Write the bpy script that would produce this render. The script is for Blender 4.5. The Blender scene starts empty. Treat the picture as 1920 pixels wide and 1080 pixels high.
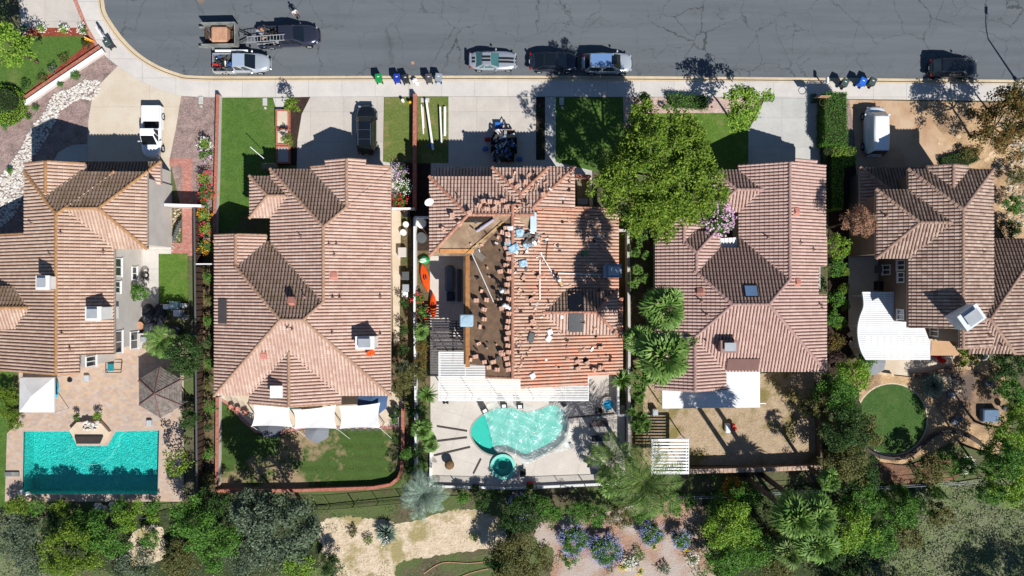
import bpy, bmesh, math, random
import numpy as np
from mathutils import Vector, Matrix, Euler
from mathutils.geometry import tessellate_polygon
random.seed(7); RNG=np.random.default_rng(11)
S=0.053; H=70.0; PI=math.pi
scn=bpy.context.scene; COL=scn.collection
def W(px,py,z=0.0):
    k=S*(H-z)/H
    return ((px-960)*k,(540-py)*k,z)
def W2(px,py,z=0.0): return W(px,py,z)[:2]
# ------------------------------------------------------------ materials
def lin(c):
    c=c/255.0
    return c/12.92 if c<=0.04045 else ((c+0.055)/1.055)**2.4
KA=0.78
def C(r,g,b,k=None):
    k=KA if k is None else k
    return (lin(r)*k,lin(g)*k,lin(b)*k,1)
MATS={}
class NT:
    def __init__(s,name):
        s.m=bpy.data.materials.new(name); s.m.use_nodes=True
        s.t=s.m.node_tree; s.t.nodes.clear()
        s.out=s.t.nodes.new('ShaderNodeOutputMaterial')
        MATS[name]=s.m
    def n(s,typ,ins=None,**kw):
        nd=s.t.nodes.new(typ)
        for k,v in kw.items(): setattr(nd,k,v)
        if ins:
            for k,v in ins.items():
                sock=nd.inputs[k]
                if isinstance(v,bpy.types.NodeSocket): s.t.links.new(v,sock)
                else: sock.default_value=v
        return nd
    def link(s,a,b): s.t.links.new(a,b)
    def pos(s,scale=(1,1,1)):
        g=s.n('ShaderNodeNewGeometry')
        mp=s.n('ShaderNodeMapping',{'Vector':g.outputs['Position'],'Scale':scale})
        return mp.outputs[0]
    def noise(s,scale,vec=None,detail=3,rough=.6,dist=0):
        return s.n('ShaderNodeTexNoise',{'Vector':vec if vec else s.pos(),'Scale':scale,'Detail':detail,'Roughness':rough,'Distortion':dist}).outputs['Fac']
    def ramp(s,fac,stops):
        r=s.n('ShaderNodeValToRGB',{'Fac':fac}); e=r.color_ramp.elements
        while len(e)<len(stops): e.new(0.5)
        for i,(p,c) in enumerate(stops):
            e[i].position=p; e[i].color=c if len(c)==4 else (*c,1)
        return r.outputs[0]
    def mix(s,f,a,b,bt='MIX'):
        m=s.n('ShaderNodeMix',data_type='RGBA',blend_type=bt)
        for i,v in ((0,f),(6,a),(7,b)):
            if isinstance(v,bpy.types.NodeSocket): s.t.links.new(v,m.inputs[i])
            else: m.inputs[i].default_value=v
        return m.outputs[2]
    def math(s,op,a,b=0.0,c=0.0):
        m=s.n('ShaderNodeMath',operation=op)
        for i,v in enumerate((a,b,c)):
            if isinstance(v,bpy.types.NodeSocket): s.t.links.new(v,m.inputs[i])
            else: m.inputs[i].default_value=v
        return m.outputs[0]
    def fin(s,col,rough=.8,spec=.25,metal=0,bump=None,bstr=.3,bdist=.02,coat=0,alpha=None):
        p=s.n('ShaderNodeBsdfPrincipled',{'Base Color':col,'Roughness':rough,'Metallic':metal,'Specular IOR Level':spec,'Coat Weight':coat})
        if bump is not None:
            b=s.n('ShaderNodeBump',{'Height':bump,'Strength':bstr,'Distance':bdist}); s.link(b.outputs[0],p.inputs['Normal'])
        s.link(p.outputs[0],s.out.inputs['Surface']); return s.m
def var(c,f):
    return (min(1,c[0]*f),min(1,c[1]*f),min(1,c[2]*f),1)
def mat(name,c,c2=None,sc=1.5,amt=.12,fsc=25,rough=.8,spec=.25,metal=0,bump=.2,coat=0,lo=.4,hi=.6,c3=None,sc3=.3,lo3=.45,hi3=.6):
    """general weathered procedural surface: patches of c2 in c, fine grain, bump"""
    if name in MATS: return MATS[name]
    t=NT(name)
    n1=t.noise(sc,detail=4)
    col=t.ramp(n1,[(lo,c),(hi,c2 if c2 else var(c,1-amt))])
    if c3: col=t.mix(t.ramp(t.noise(sc3,detail=4),[(lo3,(0,0,0,1)),(hi3,(1,1,1,1))]),col,c3)
    n2=t.noise(fsc,detail=2)
    g=t.ramp(n2,[(.25,(1-amt,)*3),(.75,(1+amt if 1+amt<1 else 1,)*3)])
    col=t.mix(1.0,col,g,'MULTIPLY')
    return t.fin(col,rough,spec,metal,bump=n2 if bump else None,bstr=bump,coat=coat)
def sand(name,c,c2,cell=8.0,patch=None,psc=.3,lo=.45,hi=.6,rough=.95,bstr=.7):
    """gravel / soil: voronoi cells of random tone, optional patches"""
    if name in MATS: return MATS[name]
    t=NT(name); v=t.pos()
    vo=t.n('ShaderNodeTexVoronoi',{'Vector':v,'Scale':cell})
    f=t.math('FRACT',t.math('MULTIPLY',t.n('ShaderNodeSeparateColor',{'Color':vo.outputs['Color']}).outputs[0],7.3))
    col=t.mix(f,c,c2)
    col=t.mix(.55,col,t.ramp(t.noise(1.2,detail=5),[(.3,c),(.7,c2)]))
    if patch: col=t.mix(t.ramp(t.noise(psc,detail=5),[(lo,(0,0,0,1)),(hi,(1,1,1,1))]),col,patch)
    return t.fin(col,rough,.2,bump=vo.outputs['Distance'],bstr=bstr,bdist=.05)
def grassmat(name,c,c2,dry=None,psc=.25,lo=.5,hi=.62,stripe=0):
    t=NT(name)
    n=t.noise(1.3,detail=6,rough=.75); n2=t.noise(7,detail=6,rough=.85)
    col=t.ramp(n,[(.3,c),(.7,c2)])
    col=t.mix(1,col,t.ramp(n2,[(.3,(.4,.45,.38)),(.66,(1.15,1.1,1.05))]),'MULTIPLY')
    if stripe:
        w=t.n('ShaderNodeTexWave',{'Vector':t.pos(),'Scale':.28,'Distortion':.6,'Detail':2},wave_type='BANDS',bands_direction='Y')
        col=t.mix(t.math('MULTIPLY',w.outputs['Fac'],stripe),col,var(c2,1.35))
    if dry: col=t.mix(t.ramp(t.noise(psc,detail=6,rough=.7),[(lo,(0,0,0,1)),(hi,(1,1,1,1))]),col,t.mix(t.noise(12),dry,var(dry,.6)))
    return t.fin(col,.95,.1,bump=n2,bstr=1.0,bdist=.06)
def slab(name,c,pw=3.2,ph=3.2,c2=None,off=(0,0,0),offset=0.0,rot=0,joint=.012,jc=.55):
    """poured concrete with control joints and stains"""
    t=NT(name); g=t.n('ShaderNodeNewGeometry')
    mp=t.n('ShaderNodeMapping',{'Vector':g.outputs['Position'],'Location':off,'Rotation':(0,0,rot)}).outputs[0]
    b=t.n('ShaderNodeTexBrick',{'Vector':mp,'Color1':(1,1,1,1),'Color2':(.93,.94,.95,1),'Mortar':(jc,jc,jc,1),'Scale':1,'Mortar Size':joint,'Brick Width':pw,'Row Height':ph,'Bias':0},offset=offset)
    col=t.ramp(t.noise(.5,detail=6,rough=.7),[(.35,c),(.65,c2 or var(c,.86))])
    col=t.mix(1,col,t.ramp(t.noise(9,detail=4),[(.3,(.9,.9,.89)),(.6,(1,1,1))]),'MULTIPLY')
    col=t.mix(1,col,b.outputs[0],'MULTIPLY')
    return t.fin(col,.85,.25,bump=b.outputs['Fac'],bstr=-.2)
def pavers(name,cols,bw=.3,bh=.15,jc=.5,rot=0,offset=.5):
    t=NT(name); g=t.n('ShaderNodeNewGeometry')
    mp=t.n('ShaderNodeMapping',{'Vector':g.outputs['Position'],'Rotation':(0,0,rot)}).outputs[0]
    b=t.n('ShaderNodeTexBrick',{'Vector':mp,'Color1':(0,0,0,1),'Color2':(1,1,1,1),'Mortar':(.5,.5,.5,1),'Scale':1,'Mortar Size':.006,'Brick Width':bw,'Row Height':bh,'Bias':0},offset=offset)
    k=len(cols)
    col=t.ramp(b.outputs[0],[(i/(k-1)*.999,c) for i,c in enumerate(cols)])
    col=t.mix(b.outputs['Fac'],col,var(cols[0],jc))
    col=t.mix(1,col,t.ramp(t.noise(1.1,detail=4),[(.3,(.84,.84,.84)),(.7,(1,1,1))]),'MULTIPLY')
    return t.fin(col,.9,.2,bump=b.outputs['Fac'],bstr=-.3)
def tilemat(name,cols,axis,stain,moss=None,mosslo=.42,mosshi=.6,TU=.31,TV=.38,new=None):
    """clay tile: each tile its own tone, streaks, lichen"""
    t=NT(name); g=t.n('ShaderNodeNewGeometry'); sp=t.n('ShaderNodeSeparateXYZ',{'Vector':g.outputs['Position']})
    u,v=(sp.outputs[1],sp.outputs[0]) if axis=='x' else (sp.outputs[0],sp.outputs[1])
    fu=t.math('FLOOR',t.math('DIVIDE',u,TU)); fv=t.math('FLOOR',t.math('DIVIDE',v,TV))
    cv=t.n('ShaderNodeCombineXYZ',{'X':fu,'Y':fv})
    wn=t.n('ShaderNodeTexWhiteNoise',{'Vector':cv.outputs[0]},noise_dimensions='3D')
    k=len(cols)
    col=t.ramp(wn.outputs['Value'],[(i/(k-1)*.999,c) for i,c in enumerate(cols)])
    col=t.mix(t.ramp(t.noise(.35,detail=5,rough=.7),[(.4,(0,0,0)),(.75,(.55,.55,.55))]),col,stain)
    if new: col=t.mix(t.math('MULTIPLY',t.ramp(t.noise(.16,detail=3),[(.5,(0,0,0)),(.6,(1,1,1))]),t.ramp(wn.outputs['Value'],[(.4,(.05,.05,.05)),(.7,(.6,.6,.6))])),col,new)
    if moss: col=t.mix(t.ramp(t.noise(.8,detail=6,rough=.8),[(mosslo,(0,0,0)),(mosshi,(.8,.8,.8))]),col,moss)
    n2=t.noise(14,detail=3)
    col=t.mix(1,col,t.ramp(n2,[(.3,(.78,.78,.78)),(.65,(1,1,1))]),'MULTIPLY')
    return t.fin(col,.85,.2,bump=n2,bstr=.25)
def leafmat(name,cols,tr=.13):
    t=NT(name); g=t.n('ShaderNodeNewGeometry')
    k=len(cols)
    f=t.math('ADD',t.math('MULTIPLY',g.outputs['Random Per Island'],.55),t.math('MULTIPLY',t.noise(1.6,detail=2),.55))
    col=t.ramp(f,[(.12+.78*i/(k-1),c) for i,c in enumerate(cols)])
    d=t.n('ShaderNodeBsdfPrincipled',{'Base Color':col,'Roughness':.55,'Specular IOR Level':.15})
    l=t.n('ShaderNodeBsdfTranslucent',{'Color':col})
    m=t.n('ShaderNodeMixShader',{0:tr}); t.link(d.outputs[0],m.inputs[1]); t.link(l.outputs[0],m.inputs[2])
    t.link(m.outputs[0],t.out.inputs['Surface']); return t.m
def paint(name,c,metal=.3,rough=.28):
    t=NT(name); n=t.noise(60,detail=1)
    col=t.mix(t.ramp(n,[(.3,(0,0,0)),(.7,(1,1,1))]),c,var(c,.92))
    return t.fin(col,rough,.5,metal,coat=.8)
def plain(name,c,rough=.6,spec=.3,metal=0): 
    return mat(name,c,amt=.08,rough=rough,spec=spec,metal=metal,bump=.08)
# ------------------------------------------------------------ mesh building
class MB:
    def __init__(s): s.v=[]; s.f=[]; s.m=[]; s.slots=[]; s.cur=0
    def use(s,m):
        if m not in s.slots: s.slots.append(m)
        s.cur=s.slots.index(m); return s
    def add(s,vs,fs):
        b=len(s.v); s.v.extend([tuple(p) for p in vs])
        for f in fs: s.f.append([b+i for i in f]); s.m.append(s.cur)
        return s
    def box(s,x0,y0,z0,x1,y1,z1):
        vs=[(x,y,z) for z in (z0,z1) for y in (y0,y1) for x in (x0,x1)]
        return s.add(vs,[(0,2,3,1),(4,5,7,6),(0,1,5,4),(2,6,7,3),(0,4,6,2),(1,3,7,5)])
    def cbox(s,c,sz,rz=0,rx=0,ry=0):
        R=Euler((rx,ry,rz)).to_matrix(); vs=[]
        for z in (-.5,.5):
            for y in (-.5,.5):
                for x in (-.5,.5): vs.append(Vector(c)+R@Vector((x*sz[0],y*sz[1],z*sz[2])))
        return s.add(vs,[(0,2,3,1),(4,5,7,6),(0,1,5,4),(2,6,7,3),(0,4,6,2),(1,3,7,5)])
    def bbox(s,c,sz,b=.05,rz=0):
        """box with chamfered upper and vertical edges"""
        R=Euler((0,0,rz)).to_matrix(); x,y,z=sz[0]/2,sz[1]/2,sz[2]/2; vs=[]
        for zz,i in ((-z,0),(z-b,0),(z,b)):
            for (px,py) in ((-x+i+b,-y+i),(x-i-b,-y+i),(x-i,-y+i+b),(x-i,y-i-b),(x-i-b,y-i),(-x+i+b,y-i),(-x+i,y-i-b),(-x+i,-y+i+b)):
                vs.append(Vector(c)+R@Vector((px,py,zz)))
        fs=[tuple(reversed(range(8))),tuple(range(16,24))]
        for k in (0,8):
            for i in range(8): fs.append((k+i,k+(i+1)%8,k+8+(i+1)%8,k+8+i))
        return s.add(vs,fs)
    def prism(s,poly,z0,z1,holes=(),bottom=True):
        """poly: XY points; z0/z1 numbers or functions"""
        f0=z0 if callable(z0) else (lambda x,y:z0); f1=z1 if callable(z1) else (lambda x,y:z1)
        rings=[list(poly)]+[list(h) for h in holes]
        flat=[p for r in rings for p in r]; n=len(flat)
        tris=tessellate_polygon([[Vector((p[0],p[1],0)) for p in r] for r in rings])
        vs=[(p[0],p[1],f1(*p[:2])) for p in flat]+[(p[0],p[1],f0(*p[:2])) for p in flat]
        fs=[]
        for t in tris:
            a,b,c=[Vector(flat[i][:2]) for i in t]
            t=tuple(t)
            if (b-a).cross(c-a)<0: t=t[::-1]
            fs.append(t)
            if bottom: fs.append(tuple(n+i for i in t[::-1]))
        b=0
        for r in rings:
            k=len(r); ar=sum(r[i][0]*r[(i+1)%k][1]-r[(i+1)%k][0]*r[i][1] for i in range(k))
            ccw=ar>0
            if b>0: ccw=not ccw
            for i in range(k):
                i0,i1=b+i,b+(i+1)%k
                fs.append((i0,n+i0,n+i1,i1) if ccw else (i0,i1,n+i1,n+i0))
            b+=k
        return s.add(vs,fs)
    def sheet(s,poly,z,holes=()):
        rings=[list(poly)]+[list(h) for h in holes]; flat=[p for r in rings for p in r]
        tris=tessellate_polygon([[Vector((p[0],p[1],0)) for p in r] for r in rings]); fs=[]
        for t in tris:
            a,b,c=[Vector(flat[i][:2]) for i in t]; t=tuple(t)
            fs.append(t if (b-a).cross(c-a)>0 else t[::-1])
        return s.add([(p[0],p[1],z) for p in flat],fs)
    def tube(s,p,q,r0,r1=None,n=8,cap=True):
        r1=r0 if r1 is None else r1; p=Vector(p); q=Vector(q); d=(q-p)
        if d.length<1e-6: return s
        d.normalize(); a=d.orthogonal().normalized(); b=d.cross(a); vs=[]
        for c,r in ((p,r0),(q,r1)):
            for i in range(n):
                t=2*PI*i/n; vs.append(c+a*math.cos(t)*r+b*math.sin(t)*r)
        fs=[(i,(i+1)%n,n+(i+1)%n,n+i) for i in range(n)]
        if cap: fs+=[tuple(reversed(range(n))),tuple(range(n,2*n))]
        return s.add(vs,fs)
    def path(s,pts,r,n=6):
        for i in range(len(pts)-1): s.tube(pts[i],pts[i+1],r if not callable(r) else r(i/(len(pts)-1)),None if not callable(r) else r((i+1)/(len(pts)-1)),n)
        return s
    def lathe(s,prof,n=24,c=(0,0,0)):
        """prof: (r,z) from top centre or bottom upward"""
        vs=[];fs=[]
        for r,z in prof:
            for i in range(n):
                t=2*PI*i/n; vs.append((c[0]+r*math.cos(t),c[1]+r*math.sin(t),c[2]+z))
        for k in range(len(prof)-1):
            for i in range(n): fs.append((k*n+i,k*n+(i+1)%n,(k+1)*n+(i+1)%n,(k+1)*n+i))
        return s.add(vs,fs)
    def ball(s,c,r,seg=12,rings=7,jit=0,seed=0):
        rnd=random.Random(seed); rx,ry,rz=(r,r,r) if not hasattr(r,'__len__') else r
        vs=[];fs=[]
        for k in range(rings+1):
            a=PI*k/rings
            for i in range(seg):
                t=2*PI*i/seg; j=1+jit*(rnd.random()-.5)*2
                vs.append((c[0]+rx*j*math.sin(a)*math.cos(t),c[1]+ry*j*math.sin(a)*math.sin(t),c[2]-rz*j*math.cos(a)))
        for k in range(rings):
            for i in range(seg): fs.append((k*seg+i,k*seg+(i+1)%seg,(k+1)*seg+(i+1)%seg,(k+1)*seg+i))
        return s.add(vs,fs)
    def wall(s,pts,w,z0,z1,closed=False):
        """thick wall along an XY polyline"""
        L=[];R=[];n=len(pts)
        for i in range(n):
            p=Vector(pts[i][:2]); a=Vector(pts[i-1][:2]) if i>0 or closed else None; b=Vector(pts[(i+1)%n][:2]) if i<n-1 or closed else None
            d=Vector((0,0))
            if a is not None: d+=(p-a).normalized()
            if b is not None: d+=(b-p).normalized()
            d.normalize(); nn=Vector((-d.y,d.x)); k=w/2
            if a is not None and b is not None:
                c=max(.5,nn.dot(Vector((-(b-p).normalized().y,(b-p).normalized().x)))); k/=c
            L.append(p+nn*k); R.append(p-nn*k)
        seg=n if closed else n-1
        for i in range(seg):
            j=(i+1)%n; q=[L[i],R[i],R[j],L[j]]
            vs=[(*p,z0) for p in q]+[(*p,z1) for p in q]
            fs=[(4,5,6,7),(1,2,6,5),(3,0,4,7)]
            if not closed and i==0: fs.append((0,1,5,4))
            if not closed and i==seg-1: fs.append((2,3,7,6))
            s.add(vs,fs)
        return s
    def shift(s,d): s.v=[(p[0]-d[0],p[1]-d[1],p[2]-d[2]) for p in s.v]; return s
def newmesh(name,v,f,slots=None,mi=None,smooth=False):
    me=bpy.data.meshes.new(name); me.from_pydata([tuple(p) for p in v],[],f)
    for m in (slots or []): me.materials.append(m)
    if mi is not None and len(slots or [])>1: me.polygons.foreach_set('material_index',mi)
    if smooth: me.polygons.foreach_set('use_smooth',[True]*len(me.polygons))
    me.validate(verbose=False); me.update(); return me
def npmesh(name,v,f,m,smooth=False,mi=None,slots=None):
    """fast quads/tris mesh from numpy arrays"""
    me=bpy.data.meshes.new(name); v=np.asarray(v,dtype=np.float32); f=np.asarray(f,dtype=np.int32)
    k=f.shape[1]; n=len(f)
    me.vertices.add(len(v)); me.vertices.foreach_set('co',v.ravel())
    me.loops.add(n*k); me.loops.foreach_set('vertex_index',f.ravel())
    me.polygons.add(n); me.polygons.foreach_set('loop_start',np.arange(0,n*k,k,dtype=np.int32))
    for mm in (slots or [m]): me.materials.append(mm)
    if mi is not None: me.polygons.foreach_set('material_index',np.asarray(mi,dtype=np.int32))
    me.update(calc_edges=True)
    if smooth: me.polygons.foreach_set('use_smooth',[True]*n)
    return me
def tag(o,label=None,cat=None,group=None,kind=None):
    if label: o['label']=label
    if cat: o['category']=cat
    if group: o['group']=group
    if kind: o['kind']=kind
    return o
def thing(name,label,cat,loc=(0,0,0),rz=0,group=None):
    o=bpy.data.objects.new(name,None); COL.objects.link(o); o.empty_display_size=.2
    o.location=loc; o.rotation_euler=(0,0,rz); return tag(o,label,cat,group)
def part(name,mb,m,parent=None,world=False,smooth=False,label=None):
    """world=True: coordinates are world, parent has no rotation"""
    if world and parent is not None:
        r=parent
        off=Vector((0,0,0))
        while r is not None: off=off+Vector(r.location); r=r.parent
        mb.shift(off)
    slots=mb.slots if mb.slots else [m]
    me=newmesh(name,mb.v,mb.f,slots,mb.m if len(slots)>1 else None,smooth)
    o=bpy.data.objects.new(name,me); COL.objects.link(o)
    if parent is not None: o.parent=parent
    if label: o['label']=label
    return o
def single(name,mb,m,label,cat,loc,group=None,smooth=False,rz=0,world=True):
    if world: mb.shift(loc)
    o=part(name,mb,m,None,smooth=smooth); o.location=loc; o.rotation_euler=(0,0,rz); return tag(o,label,cat,group)
def mobj(name,me,parent=None,loc=(0,0,0)):
    o=bpy.data.objects.new(name,me); COL.objects.link(o); o.location=loc
    if parent is not None: o.parent=parent
    return o
def copy_tree(o,parent=None):
    c=o.copy(); COL.objects.link(c)
    if parent is not None: c.parent=parent
    for ch in list(o.children): copy_tree(ch,c)
    return c
def structure(name,mb,m,smooth=False):
    o=part(name,mb,m,None,smooth=smooth); o['kind']='structure'; return o
ZL=[0.008]
def ragged(pts,amp,seed=1):
    rr=random.Random(seed); P=smoothpoly(pts,True,14); out=[]; o=0
    for i,p in enumerate(P):
        o=.72*o+rr.uniform(-1,1)*amp; out.append((p[0]+o+rr.uniform(-1,1)*amp*.5,p[1]+rr.uniform(-1,1)*amp*.6-o*.5))
    return out
def ground(name,pts,m,holes=(),z=None,curve=False,rag=0):
    if z is None: ZL[0]+=.0018; z=ZL[0]
    P=[W2(*p) for p in (ragged(pts,rag) if rag else smoothpoly(pts) if curve else pts)]
    return structure(name,MB().sheet(P,z,[[W2(*p) for p in h] for h in holes]),m)
def smoothpoly(pts,closed=True,k=5):
    """Catmull-Rom through px points"""
    n=len(pts); out=[]
    rng=range(n) if closed else range(n-1)
    for i in rng:
        p0=pts[(i-1)%n] if closed else pts[max(i-1,0)]; p1=pts[i]; p2=pts[(i+1)%n]; p3=pts[(i+2)%n] if closed else pts[min(i+2,n-1)]
        for j in range(k):
            t=j/k
            out.append(tuple(.5*((2*p1[a])+(-p0[a]+p2[a])*t+(2*p0[a]-5*p1[a]+4*p2[a]-p3[a])*t*t+(-p0[a]+3*p1[a]-3*p2[a]+p3[a])*t**3) for a in (0,1)))
    if not closed: out.append(tuple(pts[-1]))
    return out
def circ(cx,cy,r,n=24,ry=None):
    ry=ry or r
    return [(cx+r*math.cos(2*PI*i/n),cy+ry*math.sin(2*PI*i/n)) for i in range(n)]
# ------------------------------------------------------------ colours
white=mat('white_paint',C(240,240,238,.85),amt=.05,rough=.6,bump=.05)
offwhite=mat('stucco_white',C(214,207,200),C(206,198,190),sc=.8,amt=.05,fsc=40,rough=.9,bump=.3)
cream=mat('stucco_cream',C(224,204,178),C(214,193,168),sc=.8,amt=.06,fsc=40,rough=.9,bump=.3)
taupe=mat('stucco_taupe',C(128,112,100),C(120,104,92),sc=.8,amt=.06,fsc=40,rough=.9,bump=.3)
fasciam=mat('fascia_paint',C(176,160,146),amt=.08,rough=.7)
blackm=mat('black_metal',C(28,28,30),amt=.1,rough=.5,spec=.4,bump=.05)
rubber=mat('rubber',C(24,24,25),amt=.15,rough=.85,bump=.1)
steel=mat('steel',C(196,200,204),amt=.1,rough=.35,spec=.5,metal=.25,bump=.05)
greym=mat('grey_plastic',C(96,98,100),amt=.08,rough=.6)
dkgrey=mat('dark_grey_cloth',C(70,72,76),amt=.12,rough=.8)
wood=mat('weathered_wood',C(146,136,128),C(116,106,100),sc=3,amt=.15,fsc=30,rough=.9)
brownw=mat('brown_wood',C(96,74,60),C(74,56,46),sc=4,amt=.2,fsc=30,rough=.9)
orangew=mat('fresh_plywood',C(208,150,96),C(190,128,76),sc=2,amt=.12,fsc=18,rough=.8)
brickred=mat('brick_cap',C(196,128,108),C(172,104,86),sc=5,amt=.2,fsc=20,rough=.9)
stonec=mat('stone_cap',C(214,186,164),C(188,160,140),sc=4,amt=.2,fsc=16,rough=.9)
def glassm(name,c,rough=.06):
    t=NT(name); return t.fin(t.mix(t.noise(.8),c,var(c,.6)),rough,.8,0,coat=.5)
glass=glassm('window_glass',C(58,66,72)); carglass=glassm('car_glass',C(22,28,34)); tealglass=glassm('car_glass_teal',C(74,122,122))
asph=None
# asphalt with branching cracks, patches and tyre-worn streaks
t=NT('asphalt')
g=t.n('ShaderNodeNewGeometry').outputs['Position']
ns=t.n('ShaderNodeTexNoise',{'Vector':g,'Scale':.55,'Detail':5,'Roughness':.7})
wv=t.n('ShaderNodeMix',data_type='VECTOR'); wv.inputs[0].default_value=.28; t.link(g,wv.inputs[4]); 
mm=t.n('ShaderNodeVectorMath',{0:ns.outputs['Color'],1:(5,5,0)},operation='MULTIPLY'); t.link(mm.outputs[0],wv.inputs[5])
vo=t.n('ShaderNodeTexVoronoi',{'Vector':wv.outputs[1],'Scale':.36,'Randomness':1},feature='DISTANCE_TO_EDGE')
vo2=t.n('ShaderNodeTexVoronoi',{'Vector':wv.outputs[1],'Scale':.9,'Randomness':1},feature='DISTANCE_TO_EDGE')
mk=t.ramp(t.noise(.13,detail=3),[(.42,(1,1,1)),(.52,(0,0,0))])
mk2=t.ramp(t.noise(.2,vec=t.pos((1,1,4)),detail=3),[(.56,(0,0,0)),(.62,(1,1,1))])
cr=t.ramp(vo.outputs['Distance'],[(.003,(1,1,1)),(.011,(0,0,0))]); cr2=t.ramp(vo2.outputs['Distance'],[(.003,(1,1,1)),(.014,(0,0,0))])
crk=t.mix(1,t.mix(1,cr,t.mix(.35,mk,(1,1,1,1)),'MULTIPLY'),t.mix(1,cr2,mk2,'MULTIPLY'),'LIGHTEN')
st=t.noise(.5,vec=t.pos((.12,1.6,1)),detail=5,rough=.7)
col=t.ramp(st,[(.3,C(102,107,112)),(.7,C(115,120,125))])
col=t.mix(t.ramp(t.noise(.35,detail=6,rough=.75),[(.55,(0,0,0)),(.8,(.5,.5,.5))]),col,C(84,85,88))
col=t.mix(1,col,t.ramp(t.noise(45,detail=2),[(.3,(.82,.82,.82)),(.7,(1,1,1))]),'MULTIPLY')
col=t.mix(t.math('MULTIPLY',t.ramp(t.noise(.8,vec=t.pos((.7,1.3,1)),detail=5,rough=.8),[(.64,(0,0,0)),(.74,(1,1,1))]),.4),col,C(70,72,76))
col=t.mix(t.math('MULTIPLY',t.ramp(t.noise(.6,vec=t.pos((1,1,2)),detail=6,rough=.85),[(.66,(0,0,0)),(.72,(1,1,1))]),.3),col,C(140,146,152))
col=t.mix(t.math('MULTIPLY',crk,.7),col,C(46,47,50))
asph=t.fin(col,.92,.2,bump=t.noise(60),bstr=.3)
walk=slab('sidewalk_concrete',C(222,214,206),3.3,1.9,C(208,201,195),off=(0.4,.02,0),joint=.016)
drive=slab('driveway_concrete',C(212,203,192),3.3,3.0,C(198,189,180),off=(.2,.5,0))
drive_w=slab('driveway_warm',C(218,206,188),9,9,C(208,192,170))
drive_g=slab('driveway_grey',C(204,202,196),3.0,2.9,C(190,188,184),off=(.2,.5,0))
gutterm=slab('gutter_concrete',C(226,205,172),3.3,9,C(208,186,156))
patio_c=slab('pool_deck_concrete',C(224,214,202),4.2,4.2,C(210,200,190),off=(1,1,0),rot=.3)
patio_w=mat('patio_cream',C(222,206,184),C(210,192,168),amt=.06,sc=.6)
tan_d=mat('tan_stamped_drive',C(200,168,136),C(186,150,118),sc=.7,amt=.12,fsc=12,rough=.9,c3=C(208,180,150),sc3=.25)
gravel=sand('pink_gravel',C(186,160,152),C(112,96,92),9)
gravel_l=sand('pale_pink_gravel',C(222,196,182),C(170,140,130),8)
dgtan=sand('decomposed_granite',C(212,180,140),C(184,150,114),6,patch=C(158,130,102),psc=.4)
hilldirt=sand('hillside_dirt',C(226,208,182),C(190,168,138),5,patch=C(164,150,106),psc=.3,lo=.5,hi=.6)
scrub=sand('scrub_soil',C(118,106,84),C(72,72,52),4,patch=C(92,104,62),psc=.3,lo=.42,hi=.55)
mulchp=sand('pink_mulch',C(196,160,136),C(140,110,96),8,patch=C(186,172,162),psc=.3)
mulchr=sand('red_mulch',C(166,84,66),C(120,54,42),9)
mulchd=sand('dark_mulch',C(78,60,52),C(44,34,30),9)
yarddirt=sand('dry_yard',C(194,172,144),C(160,138,112),6,patch=C(134,122,74),psc=.35,lo=.5,hi=.62)
sidedirt=sand('side_yard_soil',C(134,112,88),C(90,80,58),6,patch=C(86,92,50),psc=.6)
lawn_a=grassmat('lawn_green',C(104,136,66),C(80,114,52),dry=C(146,150,92),psc=.35,lo=.56,hi=.85)
lawn_b=grassmat('lawn_patchy',C(132,142,82),C(104,124,62),dry=C(168,150,104),psc=.5,lo=.52,hi=.7)
lawn_c=grassmat('lawn_back',C(92,112,60),C(72,98,48),dry=C(184,158,126),psc=.12,lo=.5,hi=.58,stripe=.35)
lawn_d=grassmat('lawn_turf',C(86,118,62),C(72,104,54),dry=C(112,132,76),psc=.5,lo=.5,hi=.8)
lawn_e=grassmat('lawn_bright',C(114,144,64),C(88,124,52),dry=C(156,156,98),psc=.45,lo=.55,hi=.8)
bricks=pavers('brick_paving',[C(206,146,132),C(186,124,112),C(214,160,146)],.22,.11)
paverm=pavers('tumbled_pavers',[C(208,182,162),C(196,168,150),C(200,186,174),C(212,180,148),C(188,170,160)],.36,.24,.85)
flag=mat('flagstone',C(232,206,166),C(206,176,140),sc=2,amt=.1)
# ------------------------------------------------------------ world, sun, camera
SUNEL=math.radians(45.5); sh=Vector((-.56,.83)).normalized()  # shadows run this way on the ground
world=bpy.data.worlds.new('World'); scn.world=world; world.use_nodes=True
wt=world.node_tree; bg=wt.nodes['Background']; sky=wt.nodes.new('ShaderNodeTexSky'); sky.sky_type='NISHITA'; sky.sun_disc=False
sky.sun_elevation=SUNEL; sx,sy=-sh.x,-sh.y
sky.sun_rotation=math.atan2(sx,sy); sky.air_density=1.0; sky.dust_density=0; sky.ozone_density=4.5
wt.links.new(sky.outputs[0],bg.inputs[0]); bg.inputs[1].default_value=.056
sl=bpy.data.lights.new('sun','SUN'); sl.energy=4.7; sl.angle=math.radians(.53); sl.color=(1,.975,.93)
so=bpy.data.objects.new('sun',sl); COL.objects.link(so)
sd=Vector((sx*math.cos(SUNEL),sy*math.cos(SUNEL),math.sin(SUNEL)))
so.rotation_euler=sd.to_track_quat('Z','Y').to_euler(); so.location=sd*120
cam=bpy.data.cameras.new('camera'); co=bpy.data.objects.new('camera',cam); COL.objects.link(co); scn.camera=co
co.location=(0,0,H); co.rotation_euler=(0,0,0); cam.sensor_width=36; cam.lens=36*H/(1920*S); cam.clip_end=2000; cam.clip_start=.5
scn.view_settings.view_transform='Standard'; scn.view_settings.look='None'; scn.view_settings.exposure=.52; scn.view_settings.gamma=1
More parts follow.
